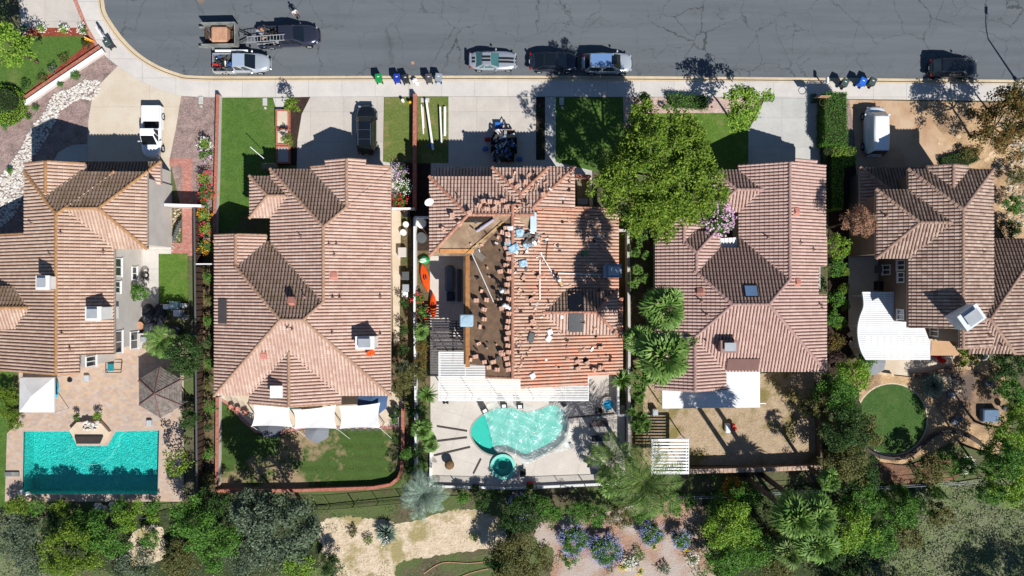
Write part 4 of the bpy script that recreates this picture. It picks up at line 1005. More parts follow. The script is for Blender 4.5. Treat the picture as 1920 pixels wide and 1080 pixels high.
# ------------------------------------------------------------ people
skin=plain('skin',C(190,140,112),rough=.6); hairm=plain('hair_dark',C(36,28,24),rough=.8)
def person(px,py,z,rzd,label,shirt,trousers,pose='stand',hat=None,hold=None,name='person',xyz=None):
    loc=xyz or W(px,py,z)
    th=thing(name,label,'person',loc,math.radians(rzd))
    V=[];E=[];R=[]
    def add(p,r,par=None):
        V.append(p);R.append(r)
        if par is not None: E.append((par,len(V)-1))
        return len(V)-1
    bend={'stand':0,'bend':.9,'kneel':.45}[pose]; lower={'stand':.93,'bend':.88,'kneel':.5}[pose]
    def tp(x,y,z_):  # torso frame rotated forward about the hips (forward = +x)
        c,s_=math.cos(bend),math.sin(bend); zz=z_-.93; return (x*c+zz*s_,y,lower+zz*c-x*s_)
    pel=add((0,0,lower),.14); w_=add(tp(0,0,1.1),.125,pel); ch=add(tp(.01,0,1.32),.15,w_); nk=add(tp(0,0,1.5),.055,ch); hd=add(tp(.02,0,1.6),.09,nk); hd2=add(tp(.02,0,1.7),.085,hd)
    for sg in (1,-1):
        sh_=add(tp(0,sg*.2,1.43),.062,ch)
        arms={'stand':[(.03,.25,1.16),(.1,.25,.93)],'bend':[(.25,.24,1.2),(.42,.16,1.05)],'kneel':[(.2,.25,1.18),(.4,.18,1.08)]}[pose]
        el=add(tp(arms[0][0],sg*arms[0][1],arms[0][2]),.045,sh_); wr=add(tp(arms[1][0],sg*arms[1][1],arms[1][2]),.03,el)
        d=(Vector(V[wr])-Vector(V[el])).normalized(); pm_=add(tuple(Vector(V[wr])+d*.07),.034,wr)
        for f in range(5):
            o_=(f-2)*.017; base=Vector(V[pm_])+d*.02+Vector((0,o_,0)) if f else Vector(V[wr])+d*.03+Vector((.03,0,0)); ln=(.05,.075,.085,.08,.06)[f]
            q=add(tuple(base),.009,pm_); q2=add(tuple(base+d*ln*.5+Vector((.004,0,0))),.0085,q); add(tuple(base+d*ln+Vector((.018,0,-.004))),.007,q2)
        hp=add((0,sg*.1,lower-.04),.095,pel)
        if pose=='kneel': kn=add((.38,sg*.16,.42 if sg>0 else .1),.065,hp); an=add((.30 if sg>0 else -.1,sg*.16,.1),.042,kn)
        elif pose=='bend': kn=add((.06,sg*.14,.47),.065,hp); an=add((-.04,sg*.14,.1),.042,kn)
        else: kn=add((.03+.06*sg,sg*.11,.5),.065,hp); an=add((-.02+.1*sg,sg*.11,.1),.042,kn)
        a_=Vector(V[an]); add((a_.x+.16,a_.y,.05),.04,an)
    me=bpy.data.meshes.new('t'); me.from_pydata(V,E,[]); ob=bpy.data.objects.new('t',me); COL.objects.link(ob)
    sk=ob.modifiers.new('s','SKIN'); sk.use_smooth_shade=True; ob.modifiers.new('b','SUBSURF').levels=1
    for i,r in enumerate(R): me.skin_vertices[0].data[i].radius=(r,r)
    me.skin_vertices[0].data[0].use_root=True
    dg=bpy.context.evaluated_depsgraph_get(); bm_=bpy.data.meshes.new_from_object(ob.evaluated_get(dg)); bpy.data.objects.remove(ob)
    for m_ in (skin,shirt,trousers,blackm): bm_.materials.append(m_)
    wrists=[Vector(V[i]) for i in range(len(V)) if abs(R[i]-.03)<1e-6]; neck=Vector(V[nk]); up=(Vector(V[hd])-neck).normalized()
    for p in bm_.polygons:
        c=p.center
        if (c-neck).dot(up)>.0 and (c-neck).length<.4 and abs(c.y)<.13: k=0
        elif min((c-w2).length for w2 in wrists)<.28 and c.z<99 and min((c-w2).length for w2 in wrists)<.2: k=0
        elif c.z<.1: k=3
        elif (c-Vector((0,0,lower))).dot(Vector((math.sin(bend),0,math.cos(bend))))>.02: k=1
        else: k=2
        p.material_index=k; p.use_smooth=True
    bo=mobj('body',bm_,th)
    H_=Vector(V[hd2]); fw=Vector((math.cos(bend),0,-math.sin(bend)))
    part('hair',MB().ball(tuple(H_+up*.03-fw*.02),(.1,.095,.09),12,7),hairm,th,smooth=True)
    m=MB().ball(tuple(H_-up*.05+fw*.1),(.02,.014,.02),6,4); m.ball(tuple(H_-up*.03+fw*.085+Vector((0,.035,0))),.012,6,4); m.ball(tuple(H_-up*.03+fw*.085+Vector((0,-.035,0))),.012,6,4); part('face',m,skin,th)
    if hat: part('hat',MB().lathe([(0,.11),(.07,.1),(.105,.05),(.11,0),(.19,-.01),(.19,-.02),(0,-.02)],16,c=tuple(H_+Vector((0,0,.05)))),hat,th,smooth=True)
    return th
whs=plain('shirt_white',C(226,226,230)); gs=plain('shirt_grey',C(130,134,140)); jn=plain('jeans',C(52,62,84)); dkp=plain('trousers_dark',C(50,46,46)); yls=plain('shirt_ochre',C(196,160,110)); pks=plain('shirt_pinkish',C(196,150,150))
person(559,31,RZ,-60,'person in a white shirt and dark trousers standing in the road beyond the dark pickup',whs,dkp)
for (px,py,pose,lab,s_,t_,hat,rz) in ((1053,536,'bend','person in ochre shirt stooping on the tiled slope above the solar panel',yls,jn,white,120),(948,543,'kneel','person in grey shirt and white hat kneeling at the ridge, upper of two',gs,dkp,white,200),(957,578,'bend','person in white shirt bending at the ridge beside the tile stacks',whs,jn,white,150)):
    q=onroof('3',px,py); person(0,0,0,rz,lab,s_,t_,pose,hat,xyz=(q[0],q[1],q[2]+.03))
# ------------------------------------------------------------ vegetation
LM={
 'big':leafmat('leaves_yellow_green',[C(54,82,26),C(84,114,34),C(116,142,46),C(152,172,66)]),
 'grn':leafmat('leaves_green',[C(44,74,30),C(64,108,40),C(92,138,52),C(122,162,70)]),
 'brt':leafmat('leaves_bright',[C(66,104,30),C(100,142,44),C(134,170,58),C(170,192,80)]),
 'drk':leafmat('leaves_dark',[C(30,52,26),C(44,72,32),C(62,92,42),C(84,110,56)]),
 'oli':leafmat('leaves_olive',[C(62,70,36),C(88,92,48),C(112,112,62),C(134,128,80)]),
 'gry':leafmat('leaves_grey_green',[C(58,76,58),C(82,100,76),C(106,122,96),C(132,142,118)]),
 'brz':leafmat('leaves_bronze',[C(110,90,60),C(150,116,86),C(176,132,104),C(198,144,134)]),
 'rus':leafmat('leaves_mixed_rust',[C(52,66,30),C(84,92,40),C(120,100,52),C(156,96,56)]),
 'pnk':leafmat('petals_pink',[C(190,140,178),C(216,172,206),C(236,204,226)],.1),
 'blu':leafmat('petals_blue',[C(120,130,200),C(150,160,220),C(190,200,236)],.1),
 'wht':leafmat('petals_white',[C(236,236,220),C(250,250,240)],.1),
 'red':leafmat('petals_red',[C(200,40,50),C(224,80,80)],.1),
 'yel':leafmat('petals_yellow',[C(236,190,20),C(250,216,60)],.1),
 'org':leafmat('petals_orange',[C(214,140,30),C(232,170,60)],.1),
 'pal':leafmat('palm_green',[C(56,92,40),C(86,124,54),C(116,150,70),C(150,176,98)]),
 'pld':leafmat('palm_dark_green',[C(50,76,34),C(78,106,48),C(108,134,66),C(140,158,92)]),
 'plb':leafmat('palm_blue_grey',[C(96,122,106),C(130,152,136),C(168,184,166)]),
 'cov':leafmat('ground_cover_leaves',[C(70,96,44),C(98,124,58),C(128,146,80)]),
 'dry':leafmat('dry_scrub_leaves',[C(98,116,76),C(124,136,98),C(152,154,120),C(110,132,90)]),
 'drb':leafmat('straw',[C(176,146,100),C(206,178,134),C(150,124,88)]),
}
bark=mat('bark',C(112,94,78),C(84,70,58),sc=6,amt=.25,fsc=30,rough=.95); palmbark=mat('palm_bark',C(96,84,76),C(66,58,54),sc=5,amt=.3,fsc=20,rough=.95)
def unit(n):
    v=RNG.normal(size=(n,3)); return v/np.linalg.norm(v,axis=1,keepdims=True)
def leafquads(c,L,Wd,up=.5,droop=None):
    n=len(c); nn=unit(n); nn[:,2]=np.abs(nn[:,2])+up; nn/=np.linalg.norm(nn,axis=1,keepdims=True)
    t_=np.cross(nn,unit(n)); t_/=np.linalg.norm(t_,axis=1,keepdims=True); b=np.cross(nn,t_)
    s=(L*RNG.uniform(.6,1.3,n))[:,None]; w=(Wd*RNG.uniform(.7,1.2,n))[:,None]
    v=np.stack([c-t_*s/2,c+b*w/2,c+t_*s/2,c-b*w/2],1).reshape(-1,3)
    return v,np.arange(n*4).reshape(-1,4)
def clumpy(rx,ry,rz,ncl,cr,per,L,Wd,up=.5,flat=.75,low=-.35,irr=.18):
    """leaf positions: clumps spread through a lobed ellipsoid"""
    d=unit(ncl*3); d=d[d[:,2]>low][:ncl]; ncl=len(d)
    th=np.arctan2(d[:,1],d[:,0]); ph=RNG.uniform(0,6.28,3)
    lob=1+irr*(np.sin(3*th+ph[0])*.6+np.sin(5*th+ph[1])*.4+np.sin(8*th+ph[2])*.3)
    r=RNG.uniform(.25,1,ncl)**.5
    cc=d*(r*lob)[:,None]*np.array([rx,ry,rz])*np.array([1,1,1])
    crs=cr*RNG.uniform(.6,1.25,ncl)
    q=unit(ncl*per); q[:,2]=np.where(q[:,2]<-.2,-q[:,2],q[:,2]); rr=RNG.uniform(0,1,ncl*per)**.4
    p=np.repeat(cc,per,0)+q*(rr*np.repeat(crs,per))[:,None]*np.array([1,1,flat])
    return leafquads(p,L,Wd,up)
def blossoms(rx,ry,rz,n,L,low=-.1,cl=5,cr=.15,top=1.03):
    k=max(1,n//cl); d=unit(k*3); d=d[d[:,2]>low][:k]; c=np.repeat(d*np.array([rx,ry,rz])*top,cl,0)+RNG.normal(size=(len(d)*cl,3))*cr
    return leafquads(c,L,L,1.2)
def trunkmesh(zc,rx,rz,r0,seed,nl=6):
    rnd=random.Random(seed); m=MB(); top=zc*.55; x=y=0; pts=[(0,0,-zc)]
    for k in range(1,4): x+=rnd.uniform(-.1,.1);y+=rnd.uniform(-.1,.1); pts.append((x,y,-zc+(zc-rz*.5)*k/3))
    m.path(pts,lambda t_:r0*(1-.4*t_),8); b=pts[-1]
    for i in range(nl):
        a=2*PI*i/nl+rnd.uniform(-.3,.3); q=(b[0]+math.cos(a)*rx*.35,b[1]+math.sin(a)*rx*.35,b[2]+rz*.35); e=(b[0]+math.cos(a)*rx*.72,b[1]+math.sin(a)*rx*.72,b[2]+rz*rnd.uniform(.5,.9))
        m.tube(b,q,r0*.5,r0*.3,6); m.tube(q,e,r0*.3,r0*.08,5)
    return m
VEG=[]
def shrub(px,py,r,zc,rz,lm,label,kind='shrub',L=.16,dens=1.0,ry=None,flower=None,nf=0,tree=None,group=None,fl=.14,irr=.18,cr=None,loc=None,name=None):
    """r in photo pixels at crown height; zc height of crown centre (m)"""
    k=S*(H-zc)/H; R=r*k; RY=(ry*k if ry else R); x,y,_=loc or W(px,py,zc)
    area=PI*R*RY*(1.0+rz/max(R,RY)); n=int(area*dens*5.2/(L*L*.55)*.42); cr_=cr or max(.18,min(.75,R*.26)); ncl=max(5,int(area*1.4*(1.7 if dens>2 else 1)/(cr_*cr_*2.2))); per=max(8,n//ncl)
    v,f=clumpy(R-cr_*.6,RY-cr_*.6,max(.15,rz-cr_*.4),ncl,cr_,per,L,L*.6,irr=irr)
    slots=[LM[lm]]; mi=np.zeros(len(f))
    if flower:
        v2,f2=blossoms(R,RY,rz,nf,fl,cr=.1+.03*R); f=np.concatenate([f,f2+len(v)]); v=np.concatenate([v,v2]); slots.append(LM[flower]); mi=np.concatenate([mi,np.ones(len(f2))])
    nm=name or ('tree' if tree else 'shrub')
    # keep leaves above ground
    v[:,2]=np.maximum(v[:,2],-zc+.02)
    if tree:
        th=thing(nm,label,kind,(x,y,0),0,group)
        o=mobj('crown',npmesh('crown',v,f,slots[0],mi=mi,slots=slots),th,(0,0,zc)); tk=part('trunk',trunkmesh(zc,R,rz,tree,int(px)),bark,th); tk.location=(0,0,zc)
        return th
    o=mobj(nm,npmesh(nm,v,f,slots[0],mi=mi,slots=slots),None,(x,y,zc)); return tag(o,label,kind,group)
def fanpalm(px,py,zc,r,label,lm='pal',nleaf=26,trunk=.2,group=None,base=None,seed=1,name='fan_palm'):
    rnd=random.Random(seed*77+int(px)); x,y,_=W(px,py,zc); th=thing(name,label,'palm tree',(x,y,0),0,group)
    k=S*(H-zc)/H; R=r*k; vs=[];fs=[]
    for i in range(nleaf):
        a=i*2.39996+rnd.uniform(-.3,.3); q_=(i+.5)/nleaf; el=math.radians(78-115*q_)+rnd.uniform(-.15,.15); pl=R*(.38+.22*q_)*rnd.uniform(.75,1.15)
        d=Vector((math.cos(a)*math.cos(el),math.sin(a)*math.cos(el),math.sin(el))); s_=Vector((-math.sin(a),math.cos(a),0)); s_=(s_+Vector((0,0,rnd.uniform(-.5,.5)))).normalized(); u=s_.cross(d)*-1; dz=(d-Vector((0,0,.35))).normalized(); s_=(s_-dz*s_.dot(dz)).normalized()
        p0=Vector((0,0,0)); p1=d*pl; b=len(vs)
        vs+=[tuple(p0+s_*.04),tuple(p0-s_*.04),tuple(p1-s_*.025),tuple(p1+s_*.025)]; fs.append((b,b+1,b+2,b+3))
        nb=13; fr=R*.46*rnd.uniform(.8,1.15); d=dz; u=s_.cross(d)*-1; span=math.radians(rnd.uniform(150,230))
        for j in range(nb):
            t_=(j/(nb-1)-.5)*span; dd=d*math.cos(t_)+s_*math.sin(t_); w=.5*fr*span/nb*1.15
            pr=s_*math.cos(t_)-d*math.sin(t_); fold=u*(.07*fr if j%2 else -.05*fr)+u*(abs(t_)*.12*fr); md=p1+dd*fr*.55+fold; tp=p1+dd*fr*rnd.uniform(.85,1.1)+fold*.6-Vector((0,0,1))*fr*.25*rnd.uniform(.3,1.6)
            b=len(vs); vs+=[tuple(p1),tuple(md-pr*w*.62),tuple(tp),tuple(md+pr*w*.62)]; fs.append((b,b+1,b+2,b+3))
    mobj('crown',npmesh('crown',vs,fs,LM[lm]),th,(0,0,zc))
    part('trunk',MB().path([(0,0,0),(0,0,zc*.5),(0,0,zc)],lambda t_:trunk*(1.25-.4*t_),10).lathe([(trunk*1.0,-.9),(trunk*1.7,-.3),(trunk*1.2,.1)],10,c=(0,0,zc-.2)),palmbark,th); return th
def featherpalm(px,py,zc,r,label,lm='pal',nf=24,trunk=.2,seed=1,group=None,name='feather_palm',nl=26,cat='palm tree'):
    rnd=random.Random(seed*31+int(px)); x,y,_=W(px,py,zc); th=thing(name,label,cat,(x,y,0),0,group); R=r*S*(H-zc)/H; vs=[];fs=[]
    for i in range(nf):
        a=i*2.39996+rnd.uniform(-.2,.2); e0=math.radians(70-60*((i+.5)/nf)); Lf=R*1.15*rnd.uniform(.85,1.1); P=Vector((0,0,0)); el=e0; pts=[P.copy()]; n=nl
        for j in range(n): el-=math.radians(95)/n*(.6+.8*j/n); P=P+Vector((math.cos(a)*math.cos(el),math.sin(a)*math.cos(el),math.sin(el)))*(Lf/n); pts.append(P.copy())
        s_=Vector((-math.sin(a),math.cos(a),0))
        for j in range(1,n+1):
            t_=j/n; d=(pts[j]-pts[j-1]).normalized(); ll=R*.30*math.sin(PI*min(1,t_*.9+.12))**.7+.08; q=pts[j]; w=.035+.01*R/3
            b=len(vs); vs+=[tuple(pts[j-1]+s_*.02),tuple(pts[j-1]-s_*.02),tuple(q-s_*.02),tuple(q+s_*.02)]; fs.append((b,b+1,b+2,b+3))
            for sg in (1,-1):
                dd=(s_*sg*.8+d*.7+Vector((0,0,-.25+rnd.uniform(-.2,.2)))).normalized(); e=q+dd*ll; b=len(vs)
                vs+=[tuple(q),tuple(q+dd*ll*.5+d*w),tuple(e),tuple(q+dd*ll*.5-d*w)]; fs.append((b,b+1,b+2,b+3))
    mobj('crown',npmesh('crown',vs,fs,LM[lm]),th,(0,0,zc))
    if trunk: part('trunk',MB().path([(0,0,0),(0,0,zc*.5),(0,0,zc+.1)],lambda t_:trunk*(1.2-.3*t_),10),palmbark,th)
    return th
def spiky(px,py,zc,r,lm,label,n=120,w=.035,name='spiky_plant',cat='plant',heads=1,group=None,low=-.15,blossom=None):
    x,y,_=W(px,py,zc); R=r*S*(H-zc)/H; V=[];nn=0
    for h_ in range(heads):
        o=np.array([0,0,0.]) if heads==1 else np.array([*(RNG.uniform(-.6,.6,2)*R),RNG.uniform(-.3,.3)*R]); rr=R if heads==1 else R*.55
        d=unit(n*2); d=d[d[:,2]>low][:n]; m=len(d); s_=np.cross(d,[0,0,1.]); s_/=np.linalg.norm(s_,axis=1,keepdims=True)+1e-6
        L=(rr*RNG.uniform(.75,1.1,m))[:,None]; tip=d*L; tip[:,2]-=.12*rr; mid=d*L*.5
        V.append(np.stack([o+0*d,o+mid+s_*w,o+tip,o+mid-s_*w],1).reshape(-1,3)); nn+=m
    v=np.concatenate(V); v[:,2]=np.maximum(v[:,2],-zc+.02); f=np.arange(nn*4).reshape(-1,4); slots=[LM[lm]]; mi=np.zeros(nn)
    if blossom:
        c=RNG.normal(size=(40,3))*np.array([.3,.5,.1])*R*.5+np.array([-.1*R,-.45*R,R*.5]); v2,f2=leafquads(c,.16,.12,1); f=np.concatenate([f,f2+len(v)]); v=np.concatenate([v,v2]); slots.append(LM[blossom]); mi=np.concatenate([mi,np.ones(len(f2))])
    o=mobj(name,npmesh(name,v,f,LM[lm],mi=mi,slots=slots),None,(x,y,zc)); return tag(o,label,cat,group)
def hedge(poly,h,lm,label,L=.12,dens=1.0,jit=.06,cat='hedge',z0=0.05,name='hedge'):
    P=[W2(*p,h) for p in poly]; xs=[p[0] for p in P];ys=[p[1] for p in P]; cx,cy=sum(xs)/len(xs),sum(ys)/len(ys)
    def inside(X,Y):
        c=np.zeros(X.shape,bool); n=len(P)
        for i in range(n):
            x1,y1=P[i];x2,y2=P[(i+1)%n]; cond=((y1>Y)!=(y2>Y))&(X<(x2-x1)*(Y-y1)/(y2-y1+1e-12)+x1); c^=cond
        return c
    A=(max(xs)-min(xs))*(max(ys)-min(ys)); n=int(A*dens/(L*L*.6)*2.2); X=RNG.uniform(min(xs),max(xs),n);Y=RNG.uniform(min(ys),max(ys),n); k=inside(X,Y); X,Y=X[k],Y[k]
    # top surface with gentle unevenness
    Z=h+.05*np.sin(X*3.1+Y*1.7)+.04*np.sin(Y*4.3)+RNG.normal(size=len(X))*jit
    top=np.stack([X,Y,Z],1); S_=[]
    for i in range(len(P)):
        a=np.array(P[i]);b=np.array(P[(i+1)%len(P)]); L_=np.linalg.norm(b-a); m=int(L_*h/(L*L*.6)*1.5*dens); t_=RNG.uniform(0,1,m)[:,None]; q=a+(b-a)*t_
        S_.append(np.concatenate([q+RNG.normal(size=(m,2))*jit,RNG.uniform(z0,h,m)[:,None]],1))
    c=np.concatenate([top]+S_)-np.array([cx,cy,0]); v,f=leafquads(c,L,L*.6,.35)
    core=MB().prism([((p[0]-cx)*.93,(p[1]-cy)*.96) for p in P],.02,h-.12); 
    me=npmesh(name,v,f,LM[lm]); th=thing(name,label,cat,(cx,cy,0)); mobj('foliage',me,th); part('twigs',core,mat('twigs_dark',C(52,56,34),amt=.3),th); return th
def cover(name,poly,lm,label,dens=30,L=.14,h=.12,smooth=True,nz=True):
    P=[W2(*p) for p in (smoothpoly(poly) if smooth else poly)]; xs=[p[0] for p in P];ys=[p[1] for p in P]
    A=(max(xs)-min(xs))*(max(ys)-min(ys)); n=int(A*dens); X=RNG.uniform(min(xs),max(xs),n);Y=RNG.uniform(min(ys),max(ys),n); c=np.zeros(n,bool)
    for i in range(len(P)):
        x1,y1=P[i];x2,y2=P[(i+1)%len(P)]; c^=((y1>Y)!=(y2>Y))&(X<(x2-x1)*(Y-y1)/(y2-y1+1e-12)+x1)
    if nz:
        q=np.sin(X*1.1+2*np.sin(Y*.7))*np.sin(Y*1.3+1.5*np.sin(X*.9))+.5*np.sin(X*3.3+Y*2.1); c&=(q+RNG.normal(size=n)*.5>-.55)
    X,Y=X[c],Y[c]; hh=h*(1+.8*np.sin(X*1.7)*np.sin(Y*2.1)); Z=RNG.uniform(0.02,1,len(X))**1.5*np.maximum(hh,.04)+.03
    v,f=leafquads(np.stack([X,Y,Z],1),L,L*.5,.6); o=mobj(name,npmesh(name,v,f,LM[lm])); return tag(o,label,'ground cover',kind='stuff')
# ------------------------------------------------------------ planting list
T=shrub
# big tree between the middle house and its neighbour
T(1236,326,126,9.0,4.4,'big','large rounded yellow green tree spreading between the half stripped roof and the next house','tree',L=.24,dens=2.6,tree=.3,irr=.24,cr=.72,name='broadleaf_tree')
T(1240,425,34,6.0,2.0,'big','low leafy limb clump hanging at the foot of the large yellow green tree','tree',L=.24,tree=.14,name='broadleaf_tree')
T(1392,202,46,4.0,2.0,'brt','feathery light green tree between front lawn and grey concrete drive','tree',L=.24,dens=1.3,tree=.12,irr=.45,name='young_tree')
T(10,88,52,4.5,2.6,'brt','bright green tree at the left edge above the corner lawn','tree',L=.22,tree=.18,name='broadleaf_tree')
T(547,197,17,2.6,.9,'big','small round yellow green tree casting a blot of shade on the sidewalk','tree',L=.16,dens=.9,tree=.06,name='small_tree')
T(541,262,13,1.8,.8,'big','sparse little tree leaning over the brick planter steps','tree',L=.14,dens=.5,tree=.04,name='small_tree')
T(1205,194,21,3.0,1.6,'grn','dense dark shrubby tree by the sidewalk at the shaded lawn corner','tree',L=.16,tree=.1,name='small_tree')
T(1610,416,34,6.3,1.7,'brz','bronze pink leaved tree against the shaded taupe wall','tree',L=.14,dens=.9,tree=.1,name='bronze_tree')
T(1343,411,32,3.8,1.4,'grn','pink flowering tree in the courtyard of the pink roofed house','tree',L=.15,dens=.6,flower='pnk',nf=300,fl=.2,tree=.08,name='flowering_tree')
T(1880,238,72,4.6,2.4,'rus','broad rusty olive tree over the stepping stone garden at right','tree',L=.22,dens=1.25,tree=.14,irr=.3,name='broadleaf_tree')
T(1905,185,34,4.0,1.8,'oli','loose olive tree crown beside the sidewalk at the right edge','tree',L=.2,dens=1.1,tree=.1,irr=.3,name='broadleaf_tree')
# out of frame trees that throw the shade seen at the lower right
T(2090,1300,108,8,4,'drk','tall dark tree beyond the lower right corner','tree',L=.34,tree=.4,name='broadleaf_tree')
T(1770,1285,92,8,4,'drk','tall dark tree below the bottom edge','tree',L=.34,tree=.35,name='broadleaf_tree')
# shade over the drive from the planting at right
for (px,py,r,lab) in ((142,141,11,'largest grey green shrub in the pink gravel by the white wall'),(113,158,7,'second shrub down the white wall in pink gravel'),(67,203,7,'dark little shrub between white wall and river stones'),(55,220,6,'smallest shrub beside the river stones'),(11,233,12,'double shrub at the left edge in pink gravel'),(19,320,8,'shrub among white river stones beside the left house')):
    T(px,py,r,.35,.35,'grn',lab,L=.12,dens=1.1)
for (px,py,lm,fl,lab) in ((46,54,'grn','wht','white rose bush at the left end of the red mulch strip'),(78,54,'brt','wht','large white rose bush in the red mulch strip'),(119,57,'brt','wht','small rose bush right of centre in the red mulch strip'),(156,57,'grn','wht','white flowered bush at the tip of the red mulch strip')):
    T(px,py,9,.4,.4,lm,lab,L=.12,dens=.8,flower=fl,nf=60,fl=.12)
for (px,py,lm,lab) in ((162,85,'drk','dark sprawling plant on red mulch near the wall end'),(120,112,'oli','thin brownish plant in red mulch along the wall'),(99,130,'gry','lavender coloured shrub in the middle of the red mulch bed'),(79,147,'oli','wispy dull shrub in red mulch below the lavender one'),(48,160,'drk','slim dark plant at the lower end of the red mulch bed')):
    T(px,py,11,.4,.4,lm,lab,L=.12,dens=.6,irr=.4)
hedge(circ(6,196,40,20,36),.7,'brt','low yellow green clipped hedge ring at the left edge',L=.14)
hedge(circ(8,186,22,16,20),1.3,'drk','dark round clipped hedge inside the yellow green ring',L=.14)
rl=['topmost rose bush, white flowered, by the pink capped wall','pale pink rose bush under the topmost one','red rose bush beside the wall, above the dark gap','large red rose bush halfway down the pink capped wall','orange tinted rose bush below the large red one','lowest rose bush of the row, beside the roof corner of the rosy house','dark rose bush near the lower end of the row','bright green rose bush with few blooms']
for i,(px,py,r,fl) in enumerate(((386,272,13,'wht'),(388,292,15,'pnk'),(386,335,14,'red'),(388,362,16,'red'),(384,402,14,'org'),(386,462,14,'org'),(388,430,14,'red'),(380,385,13,'red'))):
    T(px,py,r,.8,.7,'grn' if i%2 else 'brt',rl[i],L=.14,dens=.8,flower=fl,nf=70,fl=.14,group='rose bushes along the pink capped wall',name='rose_bush')
for i,(px,py,r,fl,lab) in enumerate(((752,322,12,'pnk','pale rose bush at the top of the bed right of the rosy house'),(757,350,15,'wht','white and pink rose bush in the middle of that bed by the brick wall'),(750,378,14,'red','deep red rose bush next to the walled side passage'))):
    T(px,py,r,.8,.7,'grn',lab,L=.13,dens=.7,flower=fl,nf=130,fl=.13,name='rose_bush')
hedge([(1254,176),(1325,180),(1326,201),(1262,198)],.9,'grn','low wavy green hedge on pale gravel by the sidewalk',L=.13,jit=.12)
T(1247,201,8,.5,.5,'grn','small round shrub on pale gravel, left of the low hedge',L=.11)
hedge([(1549,173),(1588,173),(1590,272),(1547,270)],2.0,'grn','tall clipped rectangular hedge beside the grey drive',L=.11)
hedge([(1562,276),(1606,276),(1604,306),(1582,312),(1580,392),(1563,392),(1560,320)],1.5,'brt','lower yellow green hedge continuing along the drive to the house corner',L=.12)
hedge([(1548,276),(1562,276),(1560,390),(1550,390)],1.3,'drk','dark shaded strip of hedge against the pink roofed house',L=.12)
hedge([(1765,296),(1835,278),(1836,300),(1800,314),(1770,314)],.6,'drk','dark ground hugging hedge by the garage of the rightmost house',L=.13)
T(1812,288,15,.6,.5,'oli','olive shrub at the end of the dark hedge beside boulders',L=.12)
for (px,py,r,zc,lm,lab) in ((1572,462,26,2,'brt','bright loose shrub under the bronze tree'),(1566,500,22,1.8,'grn','tangled green shrub below the bright loose one'),(1562,640,20,1.6,'rus','red tinged shrub along the wall by the pink roof'),(1560,598,18,1.7,'grn','green shrub with reddish tips left of the ball bushes'),(1566,560,18,1.5,'grn','green shrub wedged left of the third ball bush')):
    T(px,py,r,zc,1.1,lm,lab,L=.15,dens=.9,irr=.25)
bl=['topmost clipped ball bush','second clipped ball bush','third clipped ball bush','lowest clipped ball bush']
for i,(px,py) in enumerate(((1581,510),(1583,541),(1581,572),(1574,604))): T(px,py,12 if i<3 else 15,.9,.75,'big',bl[i]+' beside the curved pergola',L=.09,dens=1.3,irr=.03,cr=.2,group='clipped ball bushes by the curved pergola',name='ball_bush')
# between the houses
yl=['topmost pale spiky plant','second pale spiky plant','third pale spiky plant','fourth pale spiky plant','fifth pale spiky plant','lowest pale spiky plant']
for i,(px,py,r) in enumerate(((1206,452,14),(1190,474,15),(1212,480,13),(1194,502,13),(1192,530,16),(1208,520,12))): spiky(px,py,2.2,r,'pal',yl[i]+' between wall and pink roofed house',n=70,heads=5,w=.05,group='spiky plants beside the pink roof')
for i,(px,py,r) in enumerate(((1200,716,20),(1195,745,18),(1198,782,24),(1204,800,18))): spiky(px,py,2.0,r,'pal',['top green spiky clump','second green spiky clump','large spiky clump third from the top','lowest green spiky clump'][i]+' below the fan palms',n=80,heads=6,w=.05,group='spiky clumps below the fan palms')
fanpalm(1246,578,13,52,'upper fan palm over the side of the pink roofed house',nleaf=30,seed=1)
fanpalm(1243,668,13,60,'lower fan palm with large crown over the side of the pink roofed house',nleaf=34,seed=2)
fanpalm(1198,636,6,36,'smaller fan palm left of the two big ones',nleaf=18,seed=5)
fanpalm(1296,640,4.5,20,'stub of fan leaves at the edge of the pink roof',nleaf=10,seed=8)
featherpalm(1208,902,6.0,76,'large feather palm beside the slatted white pergola',nf=16,seed=3,nl=26,lm='pld')
featherpalm(1145,860,5.2,52,'feather palm leaning over the pool deck corner',nf=12,seed=6,lm='pld')
fanpalm(1148,905,3.8,36,'low palm at the lower right corner of the pool deck',nleaf=16,seed=9)
fanpalm(790,622,2.6,20,'small fan palm in the planted strip beside the pergola',nleaf=16,seed=4)
spiky(802,738,2.4,24,'pal','sword leaved plant by the corner of the slatted pergola',n=110,w=.05)
fanpalm(792,806,3.2,26,'bright fan palm left of the pool deck',nleaf=20,seed=7)
fanpalm(808,832,2.6,20,'darker fan palm below the bright one left of the pool deck',nleaf=16,seed=11)
fanpalm(788,880,2.5,16,'small yellow green palm at the foot of the white wall',nleaf=14,seed=12)
featherpalm(793,926,3.4,46,'silvery blue palm at the lower end of the white wall','plb',nf=22,seed=13,nl=22)
spiky(1166,712,3,24,'pal','dark spiky palm head at the corner of the reroofed house',n=160,w=.06,name='spiky_palm',cat='palm tree')
